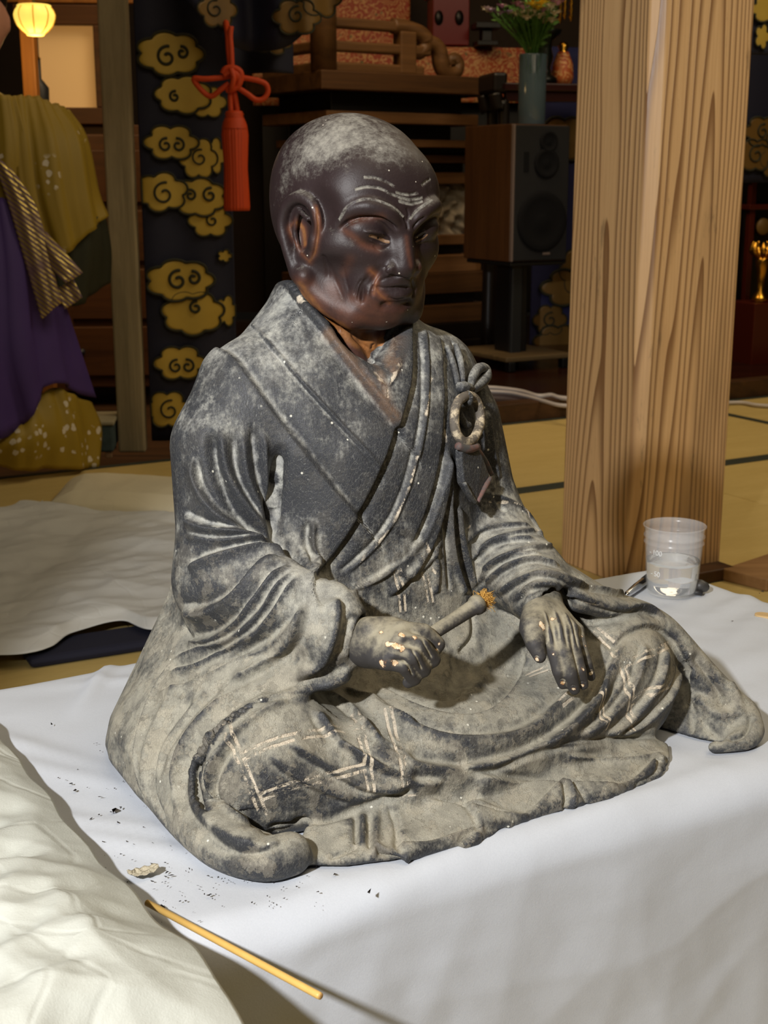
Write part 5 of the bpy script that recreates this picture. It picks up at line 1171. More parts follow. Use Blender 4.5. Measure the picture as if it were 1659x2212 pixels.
# bamboo skewer, half under the tissue paper, its end out over the table edge
b0 = on_plane(318, 1950, TOP + .006); b1 = on_plane(694, 2153, TOP + .010); u = b1 - b0
def mat_bamboo():
    t = NT('bamboo'); co = t.coord('Object', (1, 1, 1)); n = t.noise(40, 3, .6, co); t.p(Base_Color=t.mix(n, srgb(206, 158, 76), srgb(236, 198, 118)), Roughness=.45); t.bump(t.noise(300, 2, .6, co), .1, .0004); return t.m
M_BAM = mat_bamboo(); sk = empty('bamboo_skewer', tuple(b0), 0, 'thin bamboo skewer poking out from under the tissue paper', 'skewer')
tube('shaft', [u * t for t in (0, .5, .985, .997)], [.0019, .0019, .0019, .0017], M_BAM, sk, 14); tube('cut_end', [u * .9972, u], [.0017, .0012], plain('bamboo_end_grain', srgb(190, 150, 90), .7), sk, 14)
# curl of paper and crumbs of old paint
fl = on_plane(310, 1886, TOP + .003); P = []; nu, nv = 14, 8
for i in range(nu):
    for j in range(nv):
        x = (i / (nu - 1) - .5) * .018; y = (j / (nv - 1) - .5) * .009 * (1 - .5 * (2 * i / (nu - 1) - 1) ** 2); P.append((x, y, .0022 * (2 * i / (nu - 1) - 1) ** 2 + 60 * y * y + .0006 * math.sin(i * 1.7 + j)))
o = mesh_np('paper_curl', P, grid_faces(nu, nv), mat_paper('curled_scrap', srgb(170, 160, 136), srgb(206, 198, 176), .8, 600, .2)); solidify(o, .0005); o.location = (fl[0], fl[1], TOP + .0035); o.rotation_euler = (0, 0, .5); tag(o, 'small curled tan scrap lying by the tissue paper', 'scrap')
rnd = random.Random(11); parts = []
def crumb(x, y, r):
    p = on_plane(x, y, TOP + .0012); n = 6; V = [p + np.array([rnd.gauss(0, r), rnd.gauss(0, r), abs(rnd.gauss(0, r * .6))]) for _ in range(n)]; return np.array(V), np.array([(0, 1, 2, 3), (2, 3, 4, 5), (0, 2, 4, 1), (1, 3, 5, 0)])
for x, y, r in ((248, 1752, .0016), (262, 1745, .001), (215, 1722, .0008), (196, 1770, .0012), (255, 1780, .0009), (152, 1694, .0013), (160, 1708, .0008), (370, 1892, .0013), (360, 1885, .0008), (352, 1962, .001), (330, 1868, .001), (430, 1990, .0008), (1648, 1278, .001), (1640, 1282, .0008), (113, 1566, .0012), (640, 1476, .001), (800, 1928, .001), (725, 1890, .0009), (1582, 1342, .0008)): parts.append(crumb(x, y, r))
for _ in range(70): parts.append(crumb(rnd.uniform(120, 420), rnd.uniform(1600, 2000), rnd.uniform(.0003, .0006)))
for _ in range(60): parts.append(crumb(rnd.uniform(330, 700), rnd.uniform(1870, 1960), rnd.uniform(.0003, .0006)))
tag(mesh_np('paint_crumbs', *merge_vf(parts), plain('crumb', srgb(52, 44, 36), .9), None, False), 'dark crumbs of old paint scattered on the white table cover', 'crumbs', kind='stuff')

# ---------------------------------------------------------------- hangings, post and furniture of the inner hall
class Plane:
    """a vertical plane through a point, with pixels of the photograph measured onto it"""
    def __init__(s, px, py, depth, yaw): s.o = at_depth(px, py, depth); s.o[2] = 0; s.yaw = yaw; s.x = np.array([math.cos(yaw), math.sin(yaw), 0]); s.n = np.array([math.sin(yaw), -math.cos(yaw), 0])
    def at(s, px, py):
        d = ray(px, py); c = np.array([0, 0, CAMH]); t = (s.o - c).dot(s.n) / d.dot(s.n); p = c + t * d; return np.array([(p - s.o).dot(s.x), p[2]])
    def root(s, name, **k): return empty(name, tuple(s.o), s.yaw, **k)
M_NAVY = plain('navy_brocade', srgb(20, 22, 48), .7, var=.2, scale=400, bump=.2, bscale=900)
def mat_gold(name, a, b):
    t = NT(name); co = t.coord('Object'); n = t.noise(9, 3, .5, co); th_ = t.noise(700, 2, .5, t.coord('Object', (1, 1, .1)))
    t.p(Base_Color=t.mix(n, a, b), Roughness=.5, Metallic=.12); t.bump(th_, .25, .0006); return t.m
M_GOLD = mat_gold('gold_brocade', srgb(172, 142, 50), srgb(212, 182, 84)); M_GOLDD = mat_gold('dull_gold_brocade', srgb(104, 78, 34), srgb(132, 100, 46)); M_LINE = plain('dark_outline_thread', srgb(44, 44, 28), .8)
def ripple(x, z, amp, k, ph=0): return amp * (np.sin(x * k + ph + .6 * np.sin(z * 1.1)) + .35 * np.sin(x * k * 2.3 + ph * 2))
def cloud(par, cx, cz, rx, rz, off, fr, mat, lobes=8, ph=0.0, scrolls=((.0, .0, .45, 1),), rng=None):
    """appliqued cloud of round lobes with a dark outline and scrolled line, lying on the cloth"""
    n = 96; th = np.linspace(0, 2 * math.pi, n, endpoint=False); nl = max(5, int(round(lobes * .8))); la = ph + 2 * math.pi * np.arange(nl) / nl; sc = np.zeros(n)
    for q in la:      # union of round lobes
        dq = th - q; rt = .40 ** 2 - (.62 * np.sin(dq)) ** 2; sc = np.maximum(sc, np.where(rt > 0, .62 * np.cos(dq) + np.sqrt(np.maximum(rt, 0)), 0))
    sc = np.maximum(sc, .5)
    X = cx + rx * sc * np.cos(th); Z = cz + rz * sc * np.sin(th)
    if rng is not None: X = np.clip(X, rng[0], rng[1])
    V = []; Fq = []; rings = 6
    for side, o in ((0, off), (1, off - .003)):
        for k in range(rings + 1):
            f = k / rings
            for x, z in zip(cx + (X - cx) * f, cz + (Z - cz) * f): V.append((x, -(fr(x, z) + o), z))
    b = (rings + 1) * n
    for k in range(rings):
        for j in range(n):
            j2 = (j + 1) % n; q = (k * n + j, k * n + j2, (k + 1) * n + j2, (k + 1) * n + j); Fq.append(q); Fq.append(tuple(b + i for i in q[::-1]))
    for j in range(n): j2 = (j + 1) % n; Fq.append((rings * n + j, rings * n + j2, b + rings * n + j2, b + rings * n + j))
    o = mesh_np('cloud_motif', V, Fq, mat, par)
    W = max(.0022, .0075 * rx / .09 * .5); loop = [(x, -(fr(x, z) + off + .001), z) for x, z in zip(np.append(X, X[0]), np.append(Z, Z[0]))]
    tube('outline', loop, W, M_LINE, o, 6)
    for sx, sz, sr, d in scrolls:
        P = []
        for i in range(40):
            u = i / 39; a = d * (-3.4 + u * 7.4); r_ = sr * (1 - .78 * u) * min(rx, rz); x = cx + sx * rx + r_ * math.cos(a - math.pi / 2); z = cz + sz * rz + r_ * math.sin(a - math.pi / 2); P.append((x, -(fr(x, z) + off + .0015), z))
        tube('scroll_line', P, W * 1.1, M_LINE, o, 6)
    return o
def cloth_strip(name, par, x0, x1, z0, z1, fr, mat, nx=60, nz=50, thick=.004, shape=None):
    G = [(x0 + (x1 - x0) * i / (nx - 1), z0 + (z1 - z0) * j / (nz - 1)) for i in range(nx) for j in range(nz)]
    if shape: G = [shape(i // nz / (nx - 1), i % nz / (nz - 1)) for i in range(nx * nz)]
    o = mesh_np(name, [(x, -fr(x, z), z) for x, z in G], grid_faces(nx, nz), mat, par); solidify(o, thick, -1); return o

# the grey old post
pb = on_plane(288, 978); M_POST = mat_wood('silvery_old_post', srgb(112, 102, 78), srgb(166, 152, 120), 16, .7)
post = box('wooden_post', (pb[0] - .005, pb[1] + .03, 1.61), (.076, .06, 3.22), M_POST, None, R(4), .006); tag(post, 'slim silvery weathered wooden post left of the cloud curtain', 'post')

# curtain with gold clouds right of the post
P1 = Plane(320, 985, 3.72, R(8)); cur = P1.root('cloud_curtain', label='dark navy hanging with large gold scrolled clouds beside the grey post', cat='curtain')
f1 = lambda x, z: .010 * np.sin(x * 17 + .5 * np.sin(z * 2)) + .004 * np.sin(x * 45)
w1 = P1.at(507, 600)[0]; zt = P1.at(400, 0)[1]
cloth_strip('cloth', cur, .012, w1, .03, 2.6, f1, M_NAVY)
def cl1(px, py, rx, ry, off, **k):
    c = P1.at(px, py); e = P1.at(px + rx, py); g = P1.at(px, py - ry); cloud(cur, c[0], c[1], abs(e[0] - c[0]), abs(g[1] - c[1]), off, f1, M_GOLD, rng=(.014, w1), **k)
c5 = lambda X, Y: (X / 2.676, Y / 2.676); c6 = lambda X, Y: (X / 2.676, 560 + Y / 2.676)
cl1(*c5(1200, 590), 42, 36, .006, lobes=7, scrolls=()); cl1(*c5(1060, 550), 62, 42, .010, lobes=9, ph=.4, scrolls=((-.3, -.1, .3, 1),)); cl1(*c5(985, 315), 73, 48, .014, lobes=9, scrolls=((-.1, -.15, .5, 1), (.35, .05, .3, -1)))
cl1(*c5(1240, 900), 26, 40, .006, lobes=6, scrolls=()); cl1(*c5(1145, 915), 42, 46, .010, lobes=7, scrolls=((.1, 0, .45, 1),)); cl1(*c5(990, 825), 59, 39, .014, lobes=8, scrolls=((-.2, -.15, .4, 1), (.25, -.15, .4, -1)))
cl1(*c5(1215, 1275), 48, 37, .006, lobes=8, scrolls=((.1, 0, .4, 1),)); cl1(*c5(1150, 1140), 60, 42, .010, lobes=9, ph=.5, scrolls=((-.3, .1, .3, -1), (.4, .1, .4, 1))); cl1(*c5(935, 1110), 57, 43, .014, lobes=8, ph=.3, scrolls=((.1, -.1, .6, 1),))
cl1(*c6(1310, 300), 24, 34, .006, lobes=6, scrolls=()); cl1(*c6(1115, 310), 68, 48, .010, lobes=9, ph=.2, scrolls=((.1, .25, .3, 1),)); cl1(*c6(1040, 120), 74, 45, .014, lobes=9, scrolls=((-.05, .0, .5, 1), (.4, .1, .35, -1)))
cl1(*c6(1040, 595), 56, 38, .010, lobes=8, scrolls=((-.15, -.2, .4, 1), (.3, -.2, .4, -1))); cl1(*c6(970, 862), 48, 41, .010, lobes=8, scrolls=((.1, -.05, .55, 1),)); cl1(*c5(1300, 1480), 16, 14, .006, lobes=5, scrolls=())

# the drawn-up swag above it, gathered by the red cord
P2 = Plane(493, 80, 3.62, R(6)); sw = P2.root('curtain_swag', label='navy and gold cloud swag drawn up by the red cord, top centre', cat='curtain')
low = [P2.at(*p) for p in ((372, -30), (420, 20), (470, 72), (500, 96), (545, 108), (610, 106), (655, 74), (700, 30), (745, -40))]
Lw = spline([np.array(p) for p in low], 8)
def swshape(u, v): q = Lw[int(round(u * (len(Lw) - 1)))]; top = np.array([-.30 + .85 * u, 2.5]); return tuple(q * (1 - v) + top * v)
f2 = lambda x, z: .03 * np.sin(x * 26 + z * 3) + .012 * np.sin(x * 61 + 1)
cloth_strip('cloth', sw, 0, 1, 0, 1, f2, M_NAVY, 70, 40, .004, swshape)
def cl2(px, py, rx, ry, off, m=M_GOLDD, **k):
    c = P2.at(px, py); e = P2.at(px + rx, py); g = P2.at(px, py - ry); cloud(sw, c[0], c[1], abs(e[0] - c[0]), abs(g[1] - c[1]), off, f2, m, **k)
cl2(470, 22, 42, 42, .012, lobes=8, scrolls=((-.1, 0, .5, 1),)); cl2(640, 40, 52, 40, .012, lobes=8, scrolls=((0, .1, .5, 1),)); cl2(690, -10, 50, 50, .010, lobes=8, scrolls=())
P3 = Plane(560, 140, 3.9, R(6)); tl = P3.root('curtain_tail', label='dark drooping navy curtain tail with a dull gold curl behind the red tassel', cat='curtain')
q0 = P3.at(470, 95); q1 = P3.at(635, 175)
cloth_strip('cloth', tl, 0, 1, 0, 1, lambda x, z: .02 * np.sin(x * 40), M_NAVY, 30, 20, .004, lambda u, v: (q0[0] + (q1[0] - q0[0]) * u, q1[1] + .10 * (1 - u) ** 2 * 0 + (.02 + .13 * v + .35 * v * (1 - u))))
c_ = P3.at(590, 122); cloud(tl, c_[0], c_[1] + .03, .05, .03, .03, lambda x, z: .02 * np.sin(x * 40), M_GOLDD, lobes=6, scrolls=())

# red cord with its knot, loops and tassel
def mat_cord():
    t = NT('vermilion_cord'); co = t.coord('Object', None, (0, .5, .6)); wv = t.n('TexWave', wave_type='BANDS', bands_direction='DIAGONAL'); t.set(wv, 'Scale', 130.0); t.L.new(co, wv.inputs['Vector'])
    t.p(Base_Color=t.mix(wv.outputs[0], srgb(190, 56, 10), srgb(226, 80, 20)), Roughness=.6); t.bump(wv.outputs[0], .35, .001); return t.m
M_CORD = mat_cord(); PC = Plane(497, 165, 3.54, R(6)); cd_ = PC.root('tassel_cord', label='vermilion knotted cord with two loops and a long tassel, hanging from the swag', cat='tassel')
c4 = lambda X, Y: (380 + X / 4.366, Y / 4.366)
def cp3(pts, off): return spline([np.array([*(lambda q: (q[0],))(PC.at(*c4(x, y))), -o, PC.at(*c4(x, y))[1]]) for (x, y), o in zip(pts, np.broadcast_to(off, (len(pts),)))], 8)
cr = .0068
tube('cord', cp3([(462, 150), (480, 250), (492, 345), (500, 480), (515, 630)], [-.09, -.03, 0, 0, 0]), cr * 1.15, M_CORD, cd_, 10); tube('cord', cp3([(520, 250), (512, 345), (522, 480), (528, 630)], .006), cr, M_CORD, cd_, 10)
tube('loop', cp3([(520, 720), (400, 740), (270, 748), (172, 745), (210, 815), (290, 895), (350, 905), (420, 850), (500, 790)], [.012, .016, .014, .008, .006, .008, .01, .014, .012]), cr, M_CORD, cd_, 10)
tube('loop', cp3([(560, 725), (660, 742), (780, 765), (850, 800), (866, 870), (820, 935), (750, 940), (670, 885), (570, 820)], [.012, .016, .014, .01, .008, .008, .01, .014, .012]), cr, M_CORD, cd_, 10)
tube('knot', cp3([(440, 700), (470, 655), (540, 645), (605, 680), (615, 750), (580, 820), (520, 850), (480, 850)], [.018, .02, .022, .022, .02, .018, .016, .01]), cr * 1.1, M_CORD, cd_, 10)
tube('knot', cp3([(455, 720), (500, 690), (560, 700), (590, 760)], [.024, .026, .026, .02]), cr, M_CORD, cd_, 10)
tube('knot', cp3([(520, 660), (545, 740), (530, 820), (515, 860)], [.03, .034, .03, .016]), cr * 1.05, M_CORD, cd_, 10); tube('knot', cp3([(560, 690), (600, 730), (590, 800), (545, 850)], [.024, .022, .02, .012]), cr, M_CORD, cd_, 10)
tube('cord', cp3([(515, 850), (515, 950), (520, 1050)], .006), cr, M_CORD, cd_, 10); tube('cord', cp3([(545, 850), (565, 950), (580, 1050)], .004), cr, M_CORD, cd_, 10)
tt = PC.at(506, 238); tb_ = PC.at(508, 455); ww = abs(PC.at(537, 455)[0] - PC.at(480, 455)[0]) / 2
hd = lathe('tassel_head', [(0, 0), (.020, -.002), (.024, -.010), (.021, -.016), (.025, -.020), (.030, -.032), (.033, -.045)], M_CORD, cd_, 28, (tt[0], 0, tt[1]))
lathe('ring_band', [(.0215, -.014), (.0245, -.017), (.0215, -.020)], M_CORD, hd, 28, (tt[0], 0, tt[1]))
skt = lathe('tassel_skirt', [(.030, -.036), (.033, -.06), (ww * .86, -.14), (ww * .97, tb_[1] - tt[1] + .01), (ww * .94, tb_[1] - tt[1]), (0, tb_[1] - tt[1] + .004)], M_CORD, cd_, 96, (tt[0], 0, tt[1]), rfun=lambda r, z, a: r * (1 + .035 * math.sin(a * 24) + .02 * math.sin(a * 11)))

# second cloud curtain, behind the loudspeaker, and the one beyond the pillar
M_BLUE = plain('blue_brocade', srgb(34, 36, 84), .75, var=.2, scale=300)
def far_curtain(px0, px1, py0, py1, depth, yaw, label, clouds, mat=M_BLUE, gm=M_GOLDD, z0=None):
    Q = Plane(px0, py1, depth, yaw); r_ = Q.root('cloud_curtain', label=label, cat='curtain'); fr = lambda x, z: .012 * np.sin(x * 15 + z) ; a = Q.at(px1, (py0 + py1) / 2)
    cloth_strip('cloth', r_, 0, a[0], Q.at(px0, py1)[1] if z0 is None else z0, Q.at(px0, py0)[1], fr, mat, 40, 30)
    for px, py, rx, ry, lo, scr in clouds:
        c = Q.at(px, py); e = Q.at(px + rx, py); g = Q.at(px, py - ry); cloud(r_, c[0], c[1], abs(e[0] - c[0]), abs(g[1] - c[1]), .008 + .003 * (lo % 3), fr, gm, lobes=lo, scrolls=scr, rng=(0, a[0]))
    return r_
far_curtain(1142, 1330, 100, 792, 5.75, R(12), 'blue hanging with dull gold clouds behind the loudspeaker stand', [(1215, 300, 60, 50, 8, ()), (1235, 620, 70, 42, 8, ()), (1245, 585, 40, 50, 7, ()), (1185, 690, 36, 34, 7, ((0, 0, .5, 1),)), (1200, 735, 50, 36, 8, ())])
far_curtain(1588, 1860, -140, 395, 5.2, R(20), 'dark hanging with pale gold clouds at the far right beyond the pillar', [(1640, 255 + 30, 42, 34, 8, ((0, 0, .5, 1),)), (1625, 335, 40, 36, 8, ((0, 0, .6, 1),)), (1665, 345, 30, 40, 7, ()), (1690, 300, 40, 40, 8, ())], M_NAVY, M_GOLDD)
far_curtain(1600, 1800, -200, 118, 4.4, R(16), 'near hanging with bright gold clouds at the top right corner', [(1652, 22, 40, 30, 7, ()), (1640, 80, 17, 28, 6, ()), (1700, 0, 40, 60, 8, ())], M_NAVY, M_GOLD)

# ---------------------------------------------------------------- altar dais, brocades, speaker, flowers
M_ALT = mat_wood('dark_altar_wood', srgb(48, 30, 16), srgb(92, 62, 34), 12, .45, 'X', bump=.15); M_ALTD = plain('black_brown_lacquer', srgb(20, 13, 9), .4); M_ALTL = mat_wood('worn_altar_edge', srgb(92, 62, 36), srgb(132, 94, 58), 14, .5, 'X', bump=.15)
AY = R(33); PA = Plane(697, 400, 5.25, AY); alt = PA.root('altar_dais', label='tall dark wooden altar dais with stacked mouldings and a carved panel', cat='altar')
zA = lambda y, x=697: PA.at(x, y)[1]; LA = PA.at(1072, 200)[0]; DEEP = .62
bands = [(150, 192, .00, M_ALT), (192, 236, .10, M_ALTD), (236, 262, .05, M_ALTL), (262, 296, .13, M_ALTD)]
for y0, y1, ins, m in bands:
    z1, z0 = zA(y0), zA(y1); box('moulding', (LA / 2, DEEP / 2, (z0 + z1) / 2), (LA - 2 * ins, DEEP - 2 * ins, z1 - z0), m, alt, 0, .004)
zb = zA(296); xs = 960; LA2 = PA.at(1125, 600)[0]
lower = [(None, 318, .09, M_ALTL), (318, 334, .16, M_ALTD), (334, 352, .12, M_ALT), (352, 372, .18, M_ALTD), (372, 398, .15, M_ALTL), (398, 512, .24, M_ALTD), (512, 534, .15, M_ALTL), (534, 556, .18, M_ALTD), (556, 594, .12, M_ALTL), (594, 640, .10, M_ALT), (640, 664, .14, M_ALTD), (664, 704, .09, M_ALT), (704, 740, .07, M_ALTD)]
ztop = zb
for y0, y1, ins, m in lower:
    z0 = zA(y1, xs) ; box('moulding', (LA2 / 2, DEEP / 2, (z0 + ztop) / 2), (LA2 - 2 * ins, DEEP - 2 * ins, ztop - z0), m, alt, 0, .004); ztop = z0
box('moulding', (LA2 / 2, DEEP / 2, (ztop + .056) / 2), (LA2 - .06, DEEP - .06, ztop - .056), M_ALTD, alt, 0, .004)
# carved panel with posts either side
zc0, zc1 = zA(512, xs), zA(398, xs); x0p, x1p = PA.at(905, 450)[0] + .16, PA.at(1016, 450)[0] + .18
nu, nv = 70, 50; U, Vv = np.meshgrid(np.linspace(0, 1, nu), np.linspace(0, 1, nv), indexing='ij'); U, Vv = U.ravel(), Vv.ravel()
hh = .018 * (np.sin(U * 9 + 3 * np.sin(Vv * 6)) * np.sin(Vv * 8 + 2 * np.sin(U * 7))) + .012 * np.sin(U * 21 + Vv * 13) * np.sin(Vv * 17 - U * 5)
mesh_np('carved_panel', np.stack([x0p + U * (x1p - x0p), .225 - hh - .02, zc0 + Vv * (zc1 - zc0)], 1), grid_faces(nu, nv), plain('greyed_carving', srgb(150, 138, 120), .6, var=.3, scale=14), alt)
for xx in (x0p - .03, x1p + .03, x0p - .45, x1p + .45): box('pilaster', (xx, .2, (zc0 + zc1) / 2), (.05, .07, zc1 - zc0), M_ALT, alt, 0, .004)
# railing
r0 = zA(150); rl = empty('railing', (0, 0, 0)); rl.parent = alt
M_RAIL = mat_wood('rail_wood', srgb(66, 44, 24), srgb(116, 82, 48), 12, .45, 'X', bump=.1)
xr = lambda px, py: PA.at(px, py)
xe = xr(905, 80)[0]
lathe('rail_post', [(0, .52), (.035, .50), (.052, .46), (.03, .42), (.03, .40), (.05, .39), (.05, .0), (0, .0)], M_RAIL, rl, 24, (.045, .06, r0))
for y0, x1 in ((46, 905), (97, 935), (143, 920)):
    z = xr(745, y0)[1]; xx = xr(x1, y0)[0]; box('rail', (xx / 2 + .02, .06, z), (xx, .05, .038), M_RAIL, rl, 0, .008); box('rail', (.05, DEEP / 2, z), (.05, DEEP - .2, .038), M_RAIL, rl, 0, .008)
xx = xr(893, 100)[0]; zt = xr(893, 66)[1]; box('baluster', (xx, .06, (r0 + zt) / 2), (.075, .06, zt - r0), M_RAIL, rl, 0, .006)
c2 = lambda X, Y: (880 + X / 4.366, Y / 4.366)
def rp(pts, dy=.06): return spline([np.array([xr(*c2(x, y))[0], dy, xr(*c2(x, y))[1]]) for x, y in pts], 8)
tube('rail_curl', rp([(-60, 230), (80, 255), (190, 300), (250, 365), (250, 430), (190, 490), (120, 480)]), [.03, .03, .032, .034, .03, .026, .02], M_RAIL, rl, 12)
tube('rail_curl', rp([(230, 380), (330, 410), (380, 480), (395, 580), (420, 650), (480, 690), (545, 660), (560, 590), (530, 550), (495, 560), (500, 600)]), [.03, .032, .034, .034, .032, .03, .028, .026, .026, .024, .02], M_RAIL, rl, 12)

def mat_brocade():
    t = NT('red_gold_brocade'); co = t.coord('Object'); nz = t.noise(5, 2, .5, co, 0, 1); v = t.n('TexVoronoi'); t.set(v, 'Scale', 22.0); mx = t.mix(.25, co, nz); t.L.new(mx, v.inputs['Vector'])
    w_ = t.n('TexWave', wave_type='RINGS'); t.set(w_, 'Scale', 7.0); t.set(w_, 'Distortion', 26.0); t.set(w_, 'Detail', 3.0); t.set(w_, 'Detail Scale', 2.2); t.L.new(co, w_.inputs['Vector']); n = t.noise(26, 3, .6, co)
    big = t.noise(1.6, 2, .5, co); base = t.mix(t.step(big, .4, .6), srgb(172, 66, 32), srgb(196, 112, 60)); base = t.mix(t.step(w_.outputs[0], .5, .8), base, srgb(214, 158, 100)); base = t.mix(t.step(v.outputs['Distance'], .32, .2), base, t.mix(n, srgb(206, 150, 90), srgb(176, 74, 46)))
    base = t.mix(t.step(n, .62, .72), base, srgb(96, 110, 60)); t.p(Base_Color=base, Roughness=.5); t.bump(w_.outputs[0], .2, .002); return t.m
M_BROC = mat_brocade()
PB = Plane(800, 200, 6.75, R(8)); b1 = PB.at(600, 260); b2 = PB.at(1330, 100); zt1 = PB.at(1000, 95)[1]
def draped(name, x0, x1, z0, z1, dep, y, label):
    e = PB.root(name, label=label, cat='altar cloth'); cloth_strip('front', e, x0, x1, z0, z1, lambda x, z: .012 * np.sin(x * 14) - y, M_BROC, 70, 20, .004); box('top', ((x0 + x1) / 2, y + dep / 2 + .02, z1 + .004), (x1 - x0, dep, .012), M_BROC, e); box('support', ((x0 + x1) / 2, y + dep / 2 + .05, (z1 + .056) / 2), (x1 - x0 - .1, dep - .12, z1 - .066), M_ALTD, e); return e
draped('altar_cloth', PB.at(612, 200)[0], PB.at(1330, 100)[0], PB.at(1000, 215)[1], zt1, .30, 0.25, 'orange and red floral brocade over the altar table behind the railing')
draped('altar_cloth', PB.at(560, 200)[0], PB.at(930, 100)[0], PB.at(800, 215)[1], PB.at(800, -120)[1], .3, .62, 'upper tier of red floral brocade behind the carved railing')
# red lacquer box with round openings
PR = Plane(975, 90, 7.1, R(8)); M_REDL = plain('red_lacquer', srgb(116, 14, 10), .3); rbx = PR.root('lacquer_box', label='red lacquer cabinet with two round black openings on the brocade', cat='box')
za, zb_ = PB.at(975, 93)[1] + .016, PR.at(975, -6)[1]; xa, xb = PR.at(934, 50)[0], PR.at(1013, 50)[0]
box('body', ((xa + xb) / 2, .07, (za + zb_) / 2), (xb - xa, .16, zb_ - za), M_REDL, rbx, 0, .004); box('lid', ((xa + xb) / 2, .07, zb_ + .012), (xb - xa + .03, .19, .024), M_REDL, rbx, 0, .004)
for px in (947, 991):
    c = PR.at(px, 39); h = lathe('opening', [(0, -.002), (.018, -.002), (.022, .0), (.022, .004), (0, .004)], M_ALTD, rbx, 24); h.matrix_basis = Matrix.Translation((c[0], -.012, c[1])) @ Matrix.Rotation(R(90), 4, 'X') @ Matrix.Diagonal((1, 1.6, 1, 1))
# little black stand and the offering desk
PS = Plane(1050, 95, 6.98, R(8)); st = PS.root('offering_stand', label='small black footed stand on the brocade left of the flowers', cat='stand')
zs = PB.at(1050, 99)[1] + .016; xa, xb = PS.at(1028, 60)[0], PS.at(1082, 60)[0]; zt_ = PS.at(1050, 54)[1]
box('top', ((xa + xb) / 2, .06, zt_), (xb - xa, .14, .03), M_ALTD, st, 0, .004); box('neck', ((xa + xb) / 2, .06, (zt_ + zs) / 2), ((xb - xa) * .4, .07, zt_ - zs), M_ALTD, st, 0, .004); box('foot', ((xa + xb) / 2, .06, zs + .012), ((xb - xa) * .85, .12, .024), M_ALTD, st, 0, .004)
PD = Plane(1090, 260, 5.36, R(14)); dk = PD.root('offering_desk', label='dark red lacquered desk with an upturned end behind the flower vase', cat='desk'); M_DK = plain('dark_red_lacquer', srgb(44, 12, 10), .3)
xa, xb = PD.at(1082, 190)[0], PD.at(1330, 190)[0]; z1, z0 = PD.at(1100, 178)[1], PD.at(1100, 212)[1]
box('top', ((xa + xb) / 2, .10, z1 - .015), (xb - xa, .20, .03), M_DK, dk, 0, .005); box('apron', ((xa + xb) / 2, .03, (z0 + z1) / 2 - .01), (xb - xa - .05, .03, z1 - z0), M_DK, dk, 0, .004)
u0 = PD.at(1064, 155); u1 = PD.at(1100, 200)
bm = bmesh.new(); add_box(bm, ((u0[0] + u1[0]) / 2, .10, (u0[1] + u1[1]) / 2), (u1[0] - u0[0] - .01, .20, u0[1] - u1[1])); bm_obj('upturned_end', bm, M_ALTD, dk, False, .012)
for yy in (.03, .17):
    tube('leg', spline([np.array([PD.at(1075, 200)[0], yy, PD.at(1075, 200)[1]]), np.array([PD.at(1082, 235)[0], yy, PD.at(1082, 235)[1]]), np.array([PD.at(1094, 262)[0], yy, PD.at(1094, 262)[1]]), np.array([PD.at(1092, 262)[0], yy, .056])], 8), [.028, .026, .022, .03], M_ALTD, dk, 12)
    tube('leg', [np.array([xb - .05, yy, z1 - .02]), np.array([xb - .05, yy, .056])], .028, M_ALTD, dk, 12)
# bronze candlestick, gilt hanging ornament and a gold brocade bag right of the flowers
zd = z1 + .003; M_BRZ = plain('dark_bronze', srgb(28, 30, 28), .35, .6); M_GLT = plain('gilt_metal', srgb(214, 160, 60), .25, 1.0)
q = PD.o + PD.x * PD.at(1196, 150)[0] - PD.n * .10; cs = empty('bronze_candlestick', (q[0], q[1], zd), 0, 'dark bronze candlestick beside the flowers, next to the pillar', 'candlestick')
lathe('stem', [(0, 0), (.05, 0), (.052, .02), (.03, .035), (.024, .06), (.034, .10), (.026, .13), (.03, .16), (.058, .185), (.064, .20), (.03, .20), (0, .205)], M_BRZ, cs, 28)
q = PD.o + PD.x * PD.at(1246, 150)[0] - PD.n * .15; bg = empty('brocade_bag', (q[0], q[1], zd), 0, 'small gold brocade bag with a gilt knob beside the bronze candlestick', 'bag'); lathe('bag_body', [(0, 0), (.036, .0), (.044, .03), (.04, .08), (.026, .115), (.022, .125)], M_BROC, bg, 24); lathe('knob', [(.022, .12), (.016, .13), (.022, .145), (.014, .16), (0, .165)], M_GLT, bg, 18)
q = PD.o + PD.x * PD.at(1205, 20)[0] - PD.n * .10; go = empty('gilt_ornament', (q[0], q[1], zd + .21), 0, 'tall gilt ornament with hanging strands behind the flowers', 'ornament')
lathe('stem', [(.02, 0), (.012, .05), (.02, .08), (.012, .12), (.03, .2), (.02, .3), (0, .31)], M_GLT, go, 18)
lathe('canopy', [(.0, .285), (.06, .28), (.10, .262), (.10, .255), (.0, .27)], M_GLT, go, 28)
for i in range(7):
    a = 2 * math.pi * i / 7; lathe('strand', [(0, .255)] + [(.004 + .005 * (k % 2), .25 - k * .0125) for k in range(18)] + [(0, .02)], M_GLT, go, 8, (.088 * math.cos(a), .088 * math.sin(a), 0))

